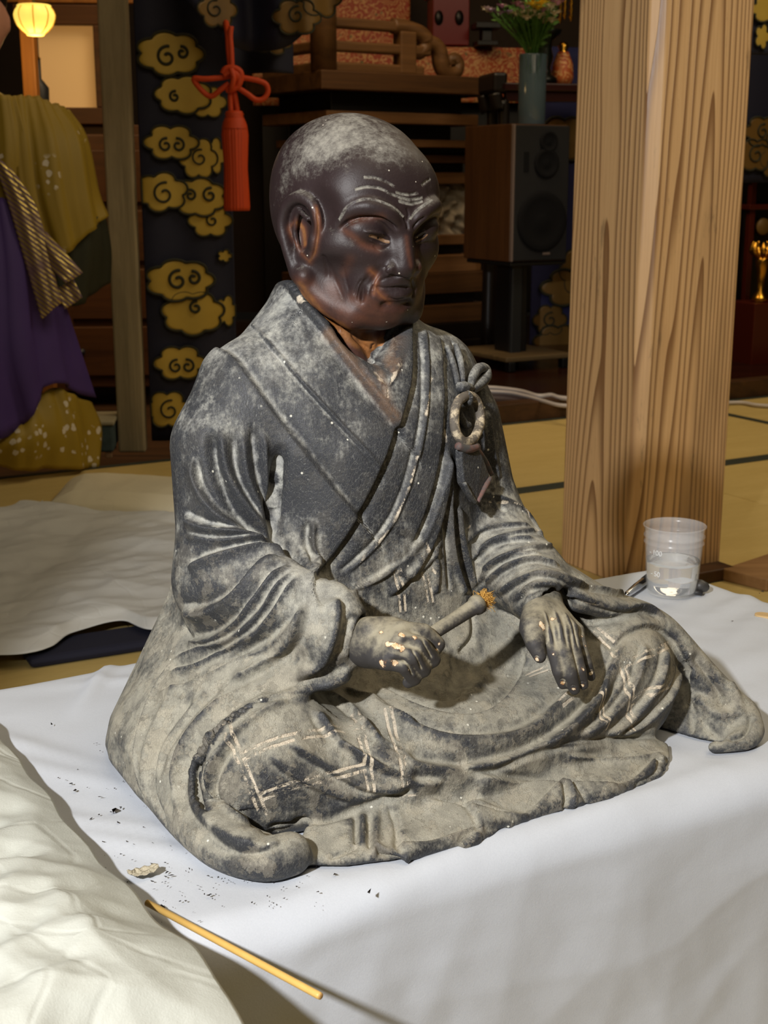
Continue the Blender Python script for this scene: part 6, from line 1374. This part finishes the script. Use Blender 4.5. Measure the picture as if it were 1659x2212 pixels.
# loudspeaker on its stand
SPY = R(29); sp = at_depth(1104, 567, 4.92); ss = empty('loudspeaker', (sp[0], sp[1], sp[2]), SPY, 'tall wooden loudspeaker with black grille on a stand behind the statue', 'loudspeaker')
H_S = at_depth(1104, 267, 4.92)[2] - sp[2]; WS, DS = .242, .31
M_WAL = mat_wood('walnut_veneer', srgb(54, 32, 16), srgb(86, 56, 30), 10, .45, 'Z', bump=.05); M_GRL = plain('black_grille_cloth', srgb(20, 20, 22), .9, bump=.3, bscale=1200); M_CONE = plain('dark_cone', srgb(21, 21, 23), .95, spec=.15); M_TRM = plain('grey_trim', srgb(112, 98, 92), .45)
box('cabinet', (WS / 2, DS / 2 + .012, H_S / 2), (WS, DS, H_S), M_WAL, ss, 0, .003); box('edge_trim', (.003, .006, H_S / 2), (.008, .016, H_S - .004), M_TRM, ss, 0, .002)
box('baffle', (WS / 2 + .003, .004, H_S / 2), (WS - .008, .018, H_S - .008), M_GRL, ss, 0, .004)
for cx, cz, r_ in ((.145, .265 / .52 * H_S * 1.72, .034), (.138, .375 / .52 * H_S, .048), (.125, .155 / .52 * H_S, .098)):
    d = lathe('driver', [(0, .006), (r_ * .25, .008), (r_ * .35, .002), (r_ * .8, .010), (r_ * .9, .013), (r_, .011), (r_ * 1.08, .010), (r_ * 1.1, .004)], M_CONE, ss, 40); d.matrix_basis = Matrix.Translation((cx, -.004, cz)) @ Matrix.Rotation(R(90), 4, 'X')
box('tone_panel', (.052, -.006, H_S * .73), (.022, .003, .07), M_CONE, ss, 0, .001); box('badge', (.15, -.006, .028), (.032, .003, .009), M_TRM, ss, 0, .001)
sd = empty('speaker_stand', (sp[0], sp[1], .056), SPY, 'black column stand under the tall loudspeaker', 'stand'); hs = sp[2] - .056; M_STD = plain('black_stand', srgb(14, 15, 17), .4)
box('top_plate', (WS / 2, DS / 2, hs - .008), (WS * .98, DS * .96, .014), M_STD, sd, 0, .003); box('column', (WS / 2 - .01, DS / 2, hs / 2), (.085, .10, hs - .03), M_STD, sd, 0, .008); box('column', (WS / 2 - .03, DS / 2 - .058, hs / 2), (.05, .02, hs - .03), plain('dark_grey_stand', srgb(32, 35, 38), .4), sd, 0, .006)
box('base_plate', (WS / 2, DS / 2, .046), (.30, .36, .018), mat_wood('stand_board', srgb(70, 56, 36), srgb(104, 86, 58), 10, .5, 'X'), sd, 0, .004)
for fx, fy in ((0, -.01), (.24, -.01), (0, .32), (.24, .32)): box('foot', (fx, fy, .019), (.03, .03, .037), M_STD, sd, 0, .004)
# grey vase with the altar flowers on top of the speaker
vx = at_depth(1148, 262, 5.08); vz = sp[2] + H_S; rv = 29.5 / FOC * 5.0; hv = at_depth(1148, 118, 5.08)[2] - vz
va = empty('flower_vase', (vx[0], vx[1], vz + .001), 0, 'tall plain blue-grey cylinder vase standing on the loudspeaker', 'vase')
lathe('body', [(0, 0), (rv * .93, 0), (rv * .97, .004), (rv * .98, hv * .5), (rv, hv - .004), (rv * .97, hv), (rv * .9, hv - .003), (rv * .88, .012), (0, .012)], plain('blue_grey_glaze', srgb(78, 94, 104), .09, spec=.6), va, 48)
M_STEM = plain('stem_green', srgb(84, 130, 56), .6, var=.3, scale=40); M_LEAF = plain('leaf_green', srgb(96, 142, 66), .6, var=.3, scale=30)
fw = [plain(n, c, .7) for n, c in (('white_petal', srgb(226, 218, 198)), ('pink_petal', srgb(190, 140, 170)), ('yellow_petal', srgb(222, 190, 40)), ('lilac_petal', srgb(170, 150, 190)))]
bq = empty('flower_bouquet', (vx[0], vx[1], vz + .05), 0, 'bunch of small white, pink and yellow flowers in the grey vase', 'flowers'); rnd = random.Random(4)
def bloom(c, r_, m, name='bloom'):
    bm = bmesh.new(); n = 12
    for k in range(n):
        a = 2 * math.pi * k / n; t_ = rnd.uniform(.1, .5); d = Vector((math.cos(a), math.sin(a), t_)); s = Vector((-math.sin(a), math.cos(a), 0)) * r_ * .26
        v = [bm.verts.new(Vector(c) + x) for x in (d * r_ * .15, d * r_ * .7 + s, d * r_, d * r_ * .7 - s)]; bm.faces.new(v)
    bmesh.ops.create_uvsphere(bm, u_segments=8, v_segments=5, radius=r_ * .3, matrix=Matrix.Translation(Vector(c) + Vector((0, 0, r_ * .1))))
    return bm_obj(name, bm, m, bq, True)
tops = [(1060, 18, 3), (1085, 8, 1), (1098, 22, 3), (1118, 4, 1), (1132, 12, 1), (1150, 4, 2), (1162, 12, 2), (1170, 2, 2), (1190, 8, 0), (1205, 2, 1), (1140, 24, 0), (1156, 20, 0), (1172, 18, 1), (1188, 14, 0), (1116, 26, 0), (1138, 34, 0), (1165, 30, 0), (1186, 36, 0), (1080, 24, 3), (1198, 24, 0), (1053, 17, 0), (1105, -14, 1), (1130, -25, 0), (1160, -22, 2), (1185, -20, 1), (1075, -12, 3), (1210, -16, 1), (1175, 42, 0), (1192, 40, 0)]
for i, (px, py, m) in enumerate(tops):
    p = at_depth(px, py + 6, 4.98 + rnd.uniform(-.05, .06)); c = np.array(p) - np.array([vx[0], vx[1], vz + .05]); mid = np.array([c[0] * .10, c[1] * .08, hv - .06])
    tube('stem', spline([np.array([rnd.uniform(-.02, .02), rnd.uniform(-.02, .02), .0]), mid, c], 5), .0025, M_STEM, bq, 5); bloom(c, rnd.uniform(.022, .034), fw[m])
parts = []
for i in range(800):
    t_ = rnd.uniform(.10, .80); px, py, _ = rnd.choice(tops); p = at_depth(px + rnd.gauss(0, 8), py, 5.08 + rnd.uniform(-.08, .08)); c = np.array(p) - np.array([vx[0], vx[1], vz + .05]); b = np.array([c[0] * t_ ** 1.3, c[1] * t_ ** 1.3, max(hv - .04, 0) + (c[2] - hv + .04) * t_]) if t_ > 0 else c
    d = np.array([rnd.gauss(0, 1), rnd.gauss(0, .6), rnd.uniform(0, 1.4)]); d /= np.linalg.norm(d); s = np.cross(d, [rnd.gauss(0, 1), rnd.gauss(0, 1), rnd.gauss(0, 1)]); s /= np.linalg.norm(s); l = rnd.uniform(.025, .055)
    parts.append((np.array([b, b + d * l * .5 + s * l * .13, b + d * l, b + d * l * .5 - s * l * .13]), np.array([(0, 1, 2, 3)])))
lf = mesh_np('foliage', *merge_vf(parts), M_LEAF, bq); lf['kind'] = 'stuff'
# cables
cbm = plain('white_cable', srgb(196, 190, 188), .4); c5_ = lambda X, Y, z: on_plane(1000 + X / 5.53, 540 + Y / 5.53, z)
o = tube('cable', spline([c5_(100, 1610, .064), c5_(240, 1640, .064), c5_(450, 1655, .064), c5_(700, 1690, .064), c5_(900, 1745, .066), c5_(1050, 1735, .064), c5_(1160, 1765, .064), c5_(1400, 1790, .064)], 10), .0075, cbm, None, 10); tag(o, 'thick white cable lying on the dark boards by the speaker stand', 'cable')
o = tube('cable', spline([c5_(100, 1680, .063), c5_(300, 1690, .063), c5_(550, 1705, .063), c5_(750, 1745, .063), c5_(950, 1800, .063), c5_(1130, 1850, .063), c5_(1300, 1865, .063)], 10), .006, cbm, None, 10); tag(o, 'lower thinner white cable curving towards the pillar', 'cable')
o = tube('cable', spline([on_plane(1540, 872, .008), on_plane(1600, 870, .008), on_plane(1640, 876, .008), on_plane(1720, 880, .008)], 10), .007, cbm, None, 10); tag(o, 'white cable on the tatami right of the pillar', 'cable')

# ---------------------------------------------------------------- the lamp-lit room at far left and the person in kimono
M_HON = mat_wood('honey_wood', srgb(120, 72, 26), srgb(176, 114, 50), 10, .5, 'Z'); M_BRN = mat_wood('brown_wood', srgb(58, 34, 16), srgb(98, 60, 30), 10, .5, 'X')
PW = Plane(150, 250, 5.2, R(4)); sc = PW.root('paper_screen', label='pale paper sliding screen in a brown frame at upper left', cat='screen')
M_WASHI = NT('washi_paper'); M_WASHI.p(Base_Color=srgb(232, 206, 160), Roughness=.8, Emission_Color=srgb(214, 150, 80), Emission_Strength=.32); M_WASHI = M_WASHI.m
a0, a1 = PW.at(80, 55), PW.at(211, 233)
box('paper', ((a0[0] + a1[0]) / 2, .01, (a0[1] + a1[1]) / 2), (a1[0] - a0[0], .006, a0[1] - a1[1]), M_WASHI, sc)
for c, s in ((((a0[0] + a1[0]) / 2, -.005, a0[1] + .035), (a1[0] - a0[0] + .16, .05, .07)), (((a0[0] + a1[0]) / 2, -.005, a1[1] - .03), (a1[0] - a0[0] + .16, .05, .06)), ((a1[0] + .03, -.005, (a0[1] + a1[1]) / 2), (.06, .05, a0[1] - a1[1])), ((a0[0] - .03, -.005, (a0[1] + a1[1]) / 2), (.06, .05, a0[1] - a1[1]))): box('frame', c, s, M_BRN, sc, 0, .004)
box('lintel', ((a0[0] + a1[0]) / 2, -.01, a0[1] + .10), (a1[0] - a0[0] + .3, .04, .05), M_HON, sc, 0, .004)
box('wainscot', ((a0[0] + a1[0]) / 2, .03, a1[1] / 2 - .03), (a1[0] - a0[0] + .5, .03, a1[1] - .06), M_BRN, sc, 0, .004)
ch = empty('low_cabinet', tuple(at_depth(236, 700, 4.9) * np.array([1, 1, 0])), R(4), 'honey-brown wooden cabinet with dark round pulls behind the post', 'cabinet'); zc_ = at_depth(205, 290, 4.9)[2]
box('body', (0, .15, zc_ / 2), (.34, .3, zc_), M_BRN, ch, 0, .006)
for i in range(4):
    d = box('drawer', (0, -.006, zc_ * (.15 + .23 * i)), (.31, .02, zc_ * .2), M_BRN, ch, 0, .004)
    for x in (-.1, .1): k = lathe('pull', [(0, .02), (.012, .016), (.012, 0), (0, 0)], M_BLK, d, 12); k.matrix_basis = Matrix.Translation((x, -.014, zc_ * (.15 + .23 * i))) @ Matrix.Rotation(R(90), 4, 'X')
hp_ = at_depth(64, 130, 4.6); o = box('wooden_upright', (hp_[0], hp_[1], 1.0), (.045, .045, 2.0), M_HON, None, 0, .004); tag(o, 'orange-lit slender wooden upright under the glowing lantern', 'post')
lp = at_depth(75, 42, 4.35); ln = empty('lantern', (lp[0], lp[1], lp[2]), 0, 'glowing yellow ribbed glass lantern hanging at top left', 'lantern'); rl_ = 42 / FOC * 4.35
M_GLOW = NT('lit_lantern_glass'); M_GLOW.p(Base_Color=srgb(255, 220, 120), Roughness=.4, Emission_Color=srgb(255, 214, 96), Emission_Strength=1.15); M_GLOW = M_GLOW.m
lathe('shade', [(rl_ * .45, -.041), (rl_ * .62, -.033), (rl_ * .85, -.018), (rl_ * .98, .002), (rl_, .014), (rl_ * .93, .026), (rl_ * .80, .036)], M_GLOW, ln, 64, rfun=lambda r, z, a: r * (.94 + .06 * abs(math.sin(a * 4))))
lathe('cap', [(rl_ * .45, -.041), (rl_ * .40, -.047), (0, -.049)], M_GLOW, ln, 32); lathe('rim', [(rl_ * .78, .034), (rl_ * .82, .040), (rl_ * .76, .042), (0, .044)], M_GLOW, ln, 32)
M_RIB = NT('lantern_rib'); M_RIB.p(Base_Color=srgb(170, 120, 40), Roughness=.5, Emission_Color=srgb(255, 180, 40), Emission_Strength=.45); M_RIB = M_RIB.m
for i in range(8):
    a = R(45 * i + 10); prof = [(rl_ * .46, -.040), (rl_ * .62, -.032), (rl_ * .83, -.018), (rl_ * .95, .002), (rl_ * .97, .014), (rl_ * .90, .026), (rl_ * .79, .036)]
    tube('rib', spline([np.array([r * 1.0 * math.cos(a), r * 1.0 * math.sin(a), z]) for r, z in prof], 5), .0022, M_RIB, ln, 6)
tube('cord', [np.array([0, 0, .04]), np.array([0, 0, 3.22 - lp[2]])], .004, M_BLK, ln, 8)
lamp('lantern_light', 'POINT', (lp[0], lp[1] - .0, lp[2] - .09), (0, 0, 0), 2.2, (1.0, .66, .26), shadow_soft_size=.06)
cn = at_depth(84, 190, 4.9); cz = empty('candle_holder', (cn[0], cn[1], .9), 0, 'dark candle holder with a small flame-like gilt tip before the screen', 'candle holder')
lathe('stick', [(0, 0), (.03, 0), (.035, cn[2] - .9), (.02, cn[2] - .88), (.011, cn[2] - .87), (.011, at_depth(84, 128, 4.9)[2] - .9), (0, at_depth(84, 128, 4.9)[2] - .9)], M_BLK, cz, 20); lathe('tip', [(.014, at_depth(84, 127, 4.9)[2] - .9), (.006, at_depth(84, 122, 4.9)[2] - .9), (0, at_depth(84, 118, 4.9)[2] - .9)], M_GLT, cz, 12)
box('side_table', (cn[0], cn[1], .449), (.16, .2, .898), M_BRN, None, 0, .006); tag(bpy.data.objects['side_table'], 'plain brown wooden table under the candle holder, behind the person', 'table')

# the person kneeling upright in an olive kimono and purple hakama
def mat_kimono():
    t = NT('olive_silk_blossoms'); co = t.coord('Object'); v = t.n('TexVoronoi'); t.set(v, 'Scale', 40.0); t.L.new(co, v.inputs['Vector']); n = t.noise(4.2, 2, .5, co); n2 = t.noise(60, 2, .6, co)
    m = t.math('MULTIPLY', t.step(t.math('ADD', v.outputs['Distance'], t.math('MULTIPLY', n2, .6)), .62, .56), t.step(n, .56, .60)); t.p(Base_Color=t.mix(m, t.mix(t.noise(2, 2, .5, co), srgb(134, 110, 22), srgb(160, 134, 34)), srgb(206, 196, 176)), Roughness=.6); return t.m
M_KIM = mat_kimono(); M_HAK = plain('purple_hakama', srgb(66, 44, 112), .7, var=.15, scale=3); M_DKG = plain('dark_green_lining', srgb(40, 42, 26), .75); M_SKIN = plain('warm_skin', srgb(206, 150, 128), .5, var=.06, scale=9)
PX = on_plane(-30, 1005); per = empty('person', (PX[0], PX[1], 0), R(12), 'person kneeling at left edge in olive blossom kimono and purple hakama', 'person')
def fmesh(name, f, mat, strokes=None):
    V, Fq = f.mesh(); V = smooth_mesh(V, Fq, 2); return mesh_np(name, np.stack([V[:, 0], -V[:, 1], V[:, 2]], 1) / 100, Fq[:, ::-1], mat, per)
f = Field((-45, -40, 0), (45, 40, 135), 1.3)
f.ell((0, -2, 60), (13, 9, 30), k=3); f.ell((0, -1, 86), (17, 9, 12), k=4); f.cone((0, 0, 92), (0, 2, 104), 5, 4.6, k=2); f.cone((1, 1, 97), (4, 3, 108), 5, 5, k=2); f.ell((5, 4, 113), (8.0, 9.2, 10.6), k=1.5); f.ell((5, 12.6, 111), (1.3, 1.8, 1.6), k=.8); f.ell((-2.9, 3.5, 112), (1.2, 1.8, 3), k=.5); f.ell((12.9, 3.5, 112), (1.2, 1.8, 3), k=.5); f.ell((5, 11.8, 107), (2.4, 1.3, 1.0), k=.8); [f.ell((5 + q * 3, 12, 114), (1.5, .8, .8), k=.4) for q in (-1, 1)]
for s in (-1, 1): f.chain([(s * 15, 0, 88), (s * 20, 3, 70), (s * 18, 10, 62), (s * 16, 13, 60)], [5, 4.4, 3.6, 2.8], k=2)
fmesh('body', f, M_SKIN)
f = Field((-8, -12, 100), (18, 15, 132), .6); f.ell((5, 2.2, 118.5), (8.4, 9.6, 8.4), k=1); f.ell((5, 12, 108), (10, 9, 12), k=2, cut=True); fmesh('hair', f, plain('black_hair', srgb(18, 15, 14), .5))
f = Field((-40, -36, -1), (40, 38, 104), 1.2)                         # kimono over shoulders and chest
f.loft([(44, 0, 0, 17, 13), (60, 0, 0, 16, 12), (80, 0, -1, 18, 11.5), (88, 0, -1, 19, 10), (93, 0, -1, 15, 8), (97, 0, -1, 8, 6.5), (99, 0, -1, 6.5, 5.5)], n=2.3); f.cone((0, 6, 102), (0, 9, 88), 4, 1.5, k=2, cut=True)
f.chain([(-17, 0, 88), (-21, 4, 70), (-15, 19, 60)], [6.5, 7, 6], k=3)
fmesh('kimono_top', f, M_KIM)
def drape(name, rows, mat, nu=40, nv=36, fold=.9, fk=7, thick=.006):
    """hanging cloth: rows of control points from shoulder to hem (cm), with vertical folds"""
    rows = [spline([np.array(p, float) for p in r], 8) for r in rows]; rows = np.array(rows); m = rows.shape[1]; cols = [spline(list(rows[:, j]), 8) for j in range(m)]; Gd = np.array(cols); n = Gd.shape[1]
    T1 = np.gradient(Gd, axis=0); T2 = np.gradient(Gd, axis=1); N = np.cross(T1, T2); N /= np.linalg.norm(N, axis=2)[..., None] + 1e-9
    u = np.linspace(0, 1, m)[:, None]; v = np.linspace(0, 1, n)[None, :]; Gd = Gd + N * (fold * (np.sin(u * fk * 6.28 + 1.3 * v) * (.25 + .75 * v) + .4 * np.sin(u * fk * 15 + 2)))[..., None]
    Gd = Gd.reshape(-1, 3); o = mesh_np(name, np.stack([Gd[:, 0], -Gd[:, 1], Gd[:, 2]], 1) / 100, grid_faces(m, n), mat, per); solidify(o, thick, 0); return o
def lp3(px, py, dv):     # a photograph point on the person's frontal plane, pushed dv cm towards the camera
    d = ray(px, py); c = np.array([0, 0, CAMH]); Mi = per_inv; o_ = Mi @ Vector(c); d_ = (Mi @ Vector(c + d)) - o_; t = (-dv / 100 - o_.y) / d_.y; p = o_ + d_ * t; return (p.x * 100, dv, p.z * 100)
bpy.context.view_layer.update(); per_inv = per.matrix_world.inverted()
drape('sleeve', [[lp3(28, 208, 8), lp3(70, 208, 5), lp3(118, 225, 2), lp3(150, 240, -4)], [lp3(30, 300, 13), lp3(90, 300, 12), lp3(160, 300, 8), lp3(186, 300, -2)], [lp3(45, 420, 15), lp3(110, 430, 15), lp3(180, 420, 11), lp3(210, 420, 0)], [lp3(90, 540, 16), lp3(140, 550, 16), lp3(195, 500, 12), lp3(228, 470, 2)]], M_KIM, fold=.9, fk=3)
drape('sleeve_lining', [[lp3(70, 460, 11), lp3(130, 480, 12), lp3(190, 470, 9), lp3(226, 466, -1)], [lp3(90, 560, 11), lp3(140, 560, 12), lp3(195, 550, 9), lp3(236, 540, -1)], [lp3(120, 640, 11), lp3(150, 660, 11), lp3(185, 650, 8), lp3(232, 610, -1)]], M_DKG, fold=.7, fk=2)
drape('kimono_front', [[lp3(-120, 220, 8), lp3(-60, 212, 10), lp3(0, 206, 11), lp3(34, 208, 9)], [lp3(-130, 320, 13), lp3(-60, 320, 15), lp3(10, 320, 15), lp3(60, 310, 13)], [lp3(-130, 440, 14), lp3(-60, 440, 17), lp3(10, 440, 17), lp3(70, 430, 14)]], M_KIM, fold=.6, fk=3)
hk = [[lp3(-150, 430, 10), lp3(-60, 425, 18), lp3(20, 430, 18), lp3(85, 450, 10)], [lp3(-190, 560, 14), lp3(-70, 560, 24), lp3(50, 570, 22), lp3(118, 600, 10)], [lp3(-230, 740, 18), lp3(-80, 760, 30), lp3(70, 760, 25), lp3(160, 740, 8)], [lp3(-260, 900, 20), lp3(-90, 950, 33), lp3(40, 930, 27), lp3(110, 830, 22), lp3(196, 860, 5)]]
hk = [[np.array(p) for p in r] for r in hk]; hk = [list(spline(r, 4)[np.linspace(0, len(spline(r, 4)) - 1, 5).round().astype(int)]) for r in hk]
drape('hakama', hk, M_HAK, fold=1.1, fk=5)
drape('hem', [[lp3(-120, 900, 26), lp3(20, 920, 26), lp3(60, 880, 22), lp3(112, 838, 18), lp3(150, 850, 14), lp3(196, 870, 4)], [lp3(-140, 970, 27), lp3(10, 960, 29), lp3(70, 940, 26), lp3(140, 930, 20), lp3(170, 930, 14), lp3(215, 925, 4)], [lp3(-150, 1008, 26), lp3(0, 1012, 27), lp3(70, 1014, 24), lp3(140, 1014, 20), lp3(190, 1012, 12), lp3(205, 1010, 8)]], M_KIM, fold=1.0, fk=3)
# gold-threaded sash hanging from the left shoulder
def mat_sash():
    t = NT('gold_threaded_sash'); co = t.coord('Object', None, (0, R(-38), 0)); wv = t.n('TexWave', wave_type='BANDS', bands_direction='Z'); t.set(wv, 'Scale', 34.0); t.set(wv, 'Distortion', 1.2); t.L.new(co, wv.inputs['Vector']); n = t.noise(9, 2, .5, t.coord('Object'))
    m = t.math('MULTIPLY', t.step(wv.outputs[0], .5, .8), t.step(n, .38, .52)); t.p(Base_Color=t.mix(m, srgb(110, 84, 96), srgb(206, 182, 96)), Roughness=t.math('MULTIPLY_ADD', m, -.3, .6), Metallic=t.math('MULTIPLY', m, .6)); t.bump(wv.outputs[0], .3, .001); return t.m
M_SASH = mat_sash()
drape('sash', [[lp3(-20, 330, 17), lp3(5, 350, 18), lp3(30, 372, 18)], [lp3(15, 430, 19), lp3(45, 430, 20), lp3(75, 440, 20)], [lp3(48, 540, 22), lp3(75, 530, 23), lp3(100, 520, 22)], [lp3(92, 690, 25), lp3(112, 670, 26), lp3(132, 655, 25)]], M_SASH, fold=.3, fk=1)
drape('sash', [[lp3(75, 510, 21), lp3(90, 500, 21), lp3(102, 505, 21)], [lp3(105, 570, 23), lp3(125, 555, 24), lp3(142, 548, 23)], [lp3(142, 612, 25), lp3(160, 602, 25), lp3(178, 590, 24)]], M_SASH, fold=.3, fk=1)
drape('sash', [[lp3(118, 625, 22), lp3(140, 615, 22), lp3(160, 605, 22)], [lp3(140, 668, 23), lp3(160, 655, 23), lp3(178, 642, 23)]], M_SASH, fold=.2, fk=1)
# patterned stool behind
sb = on_plane(205, 998); M_STL = plain('faded_teal_cloth', srgb(58, 74, 76), .8, var=.35, scale=30); so = empty('footstool', (sb[0] - .03, sb[1] + .12, 0), R(6), 'low teal cloth-covered box with a pale top behind the kimono hem', 'footstool')
box('body', (0, 0, .055), (.13, .16, .075), M_STL, so, 0, .006); box('top', (0, 0, .098), (.14, .17, .012), plain('pale_cover', srgb(150, 142, 116), .8), so, 0, .004)
for fx in (-.05, .05):
    for fy in (-.065, .065): box('foot', (fx, fy, .009), (.018, .018, .018), plain('worn_gold_foot', srgb(140, 110, 80), .6), so, 0, .002)
# lacquer cabinet with gilt lotus right of the pillar
pc_ = at_depth(1585, 840, 5.35); lc = empty('lacquer_cabinet', (pc_[0], pc_[1], 0), R(24), 'dark red lacquered altar cabinet with drawers right of the pillar', 'cabinet'); M_LR = plain('brown_red_lacquer', srgb(74, 24, 12), .3)
zz = lambda y: at_depth(1610, y, 5.35)[2]
box('carcase', (.45, .25, zz(385) / 2), (.9, .5, zz(385)), plain('deep_black_lacquer', srgb(14, 8, 6), .3), lc, 0, .004)
for y in (385, 447, 655, 742): box('shelf', (.45, -.01, zz(y)), (.92, .06, .02), M_LR, lc, 0, .003)
for x in (.02, .19, .42, .65, .88): box('stile', (x, -.008, zz(600)), (.025, .03, zz(385) - zz(842)), M_LR, lc, 0, .003)
for x in (.30, .53, .76):
    for y in (765, 812):
        d = box('drawer', (x, -.012, zz(y)), (.2, .02, .062), M_LR, lc, 0, .003); k = tube('handle', spline([np.array([x - .03, -.026, zz(y)]), np.array([x, -.04, zz(y) - .012]), np.array([x + .03, -.026, zz(y)])], 6), .004, M_GLT, d, 8)
dsc = lathe('disc', [(0, .008), (.03, .006), (.034, 0), (0, 0)], M_GOLDD, lc, 28); dsc.matrix_basis = Matrix.Translation((.075, -.02, zz(490))) @ Matrix.Rotation(R(90), 4, 'X')
gv = empty('gilt_lotus_stand', tuple(at_depth(1641, 650, 5.2)), 0, 'small gilt lotus flower vase glinting right of the pillar', 'ornament')
lathe('stem', [(0, 0), (.035, 0), (.03, .015), (.012, .04), (.018, .11), (.026, .15), (.02, .17), (0, .172)], M_GLT, gv, 20)
for i in range(7):
    a = 2 * math.pi * i / 7; tube('petal', spline([np.array([.012 * math.cos(a), .012 * math.sin(a), .16]), np.array([.04 * math.cos(a), .04 * math.sin(a), .19]), np.array([.035 * math.cos(a), .035 * math.sin(a), .225])], 5), [.006, .014, .003], M_GLT, gv, 8)
q = at_depth(1641, 650, 5.2); box('lotus_shelf', (q[0], q[1] + .02, q[2] / 2 - .001), (.16, .16, q[2] - .004), M_LR, None, R(24), .004); tag(bpy.data.objects['lotus_shelf'], 'red lacquered pedestal under the small gilt lotus', 'pedestal')
# board and cream paper on the tatami at the right edge
wb = on_plane(1665, 1215); o = box('plank', (wb[0] + .06, wb[1] - .02, .012), (.42, .10, .024), mat_wood('tan_board', srgb(120, 86, 50), srgb(160, 122, 78), 14, .6, 'X'), None, R(42), .003); tag(o, 'plain tan plank lying on the tatami by the right edge', 'plank')
wq = on_plane(1690, 1255); o = box('cream_sheet', (wq[0] + .14, wq[1] - .17, .006), (.4, .26, .010), M_PILE, None, R(42), .003); tag(o, 'cream paper pad beside the plank at the right edge', 'paper')
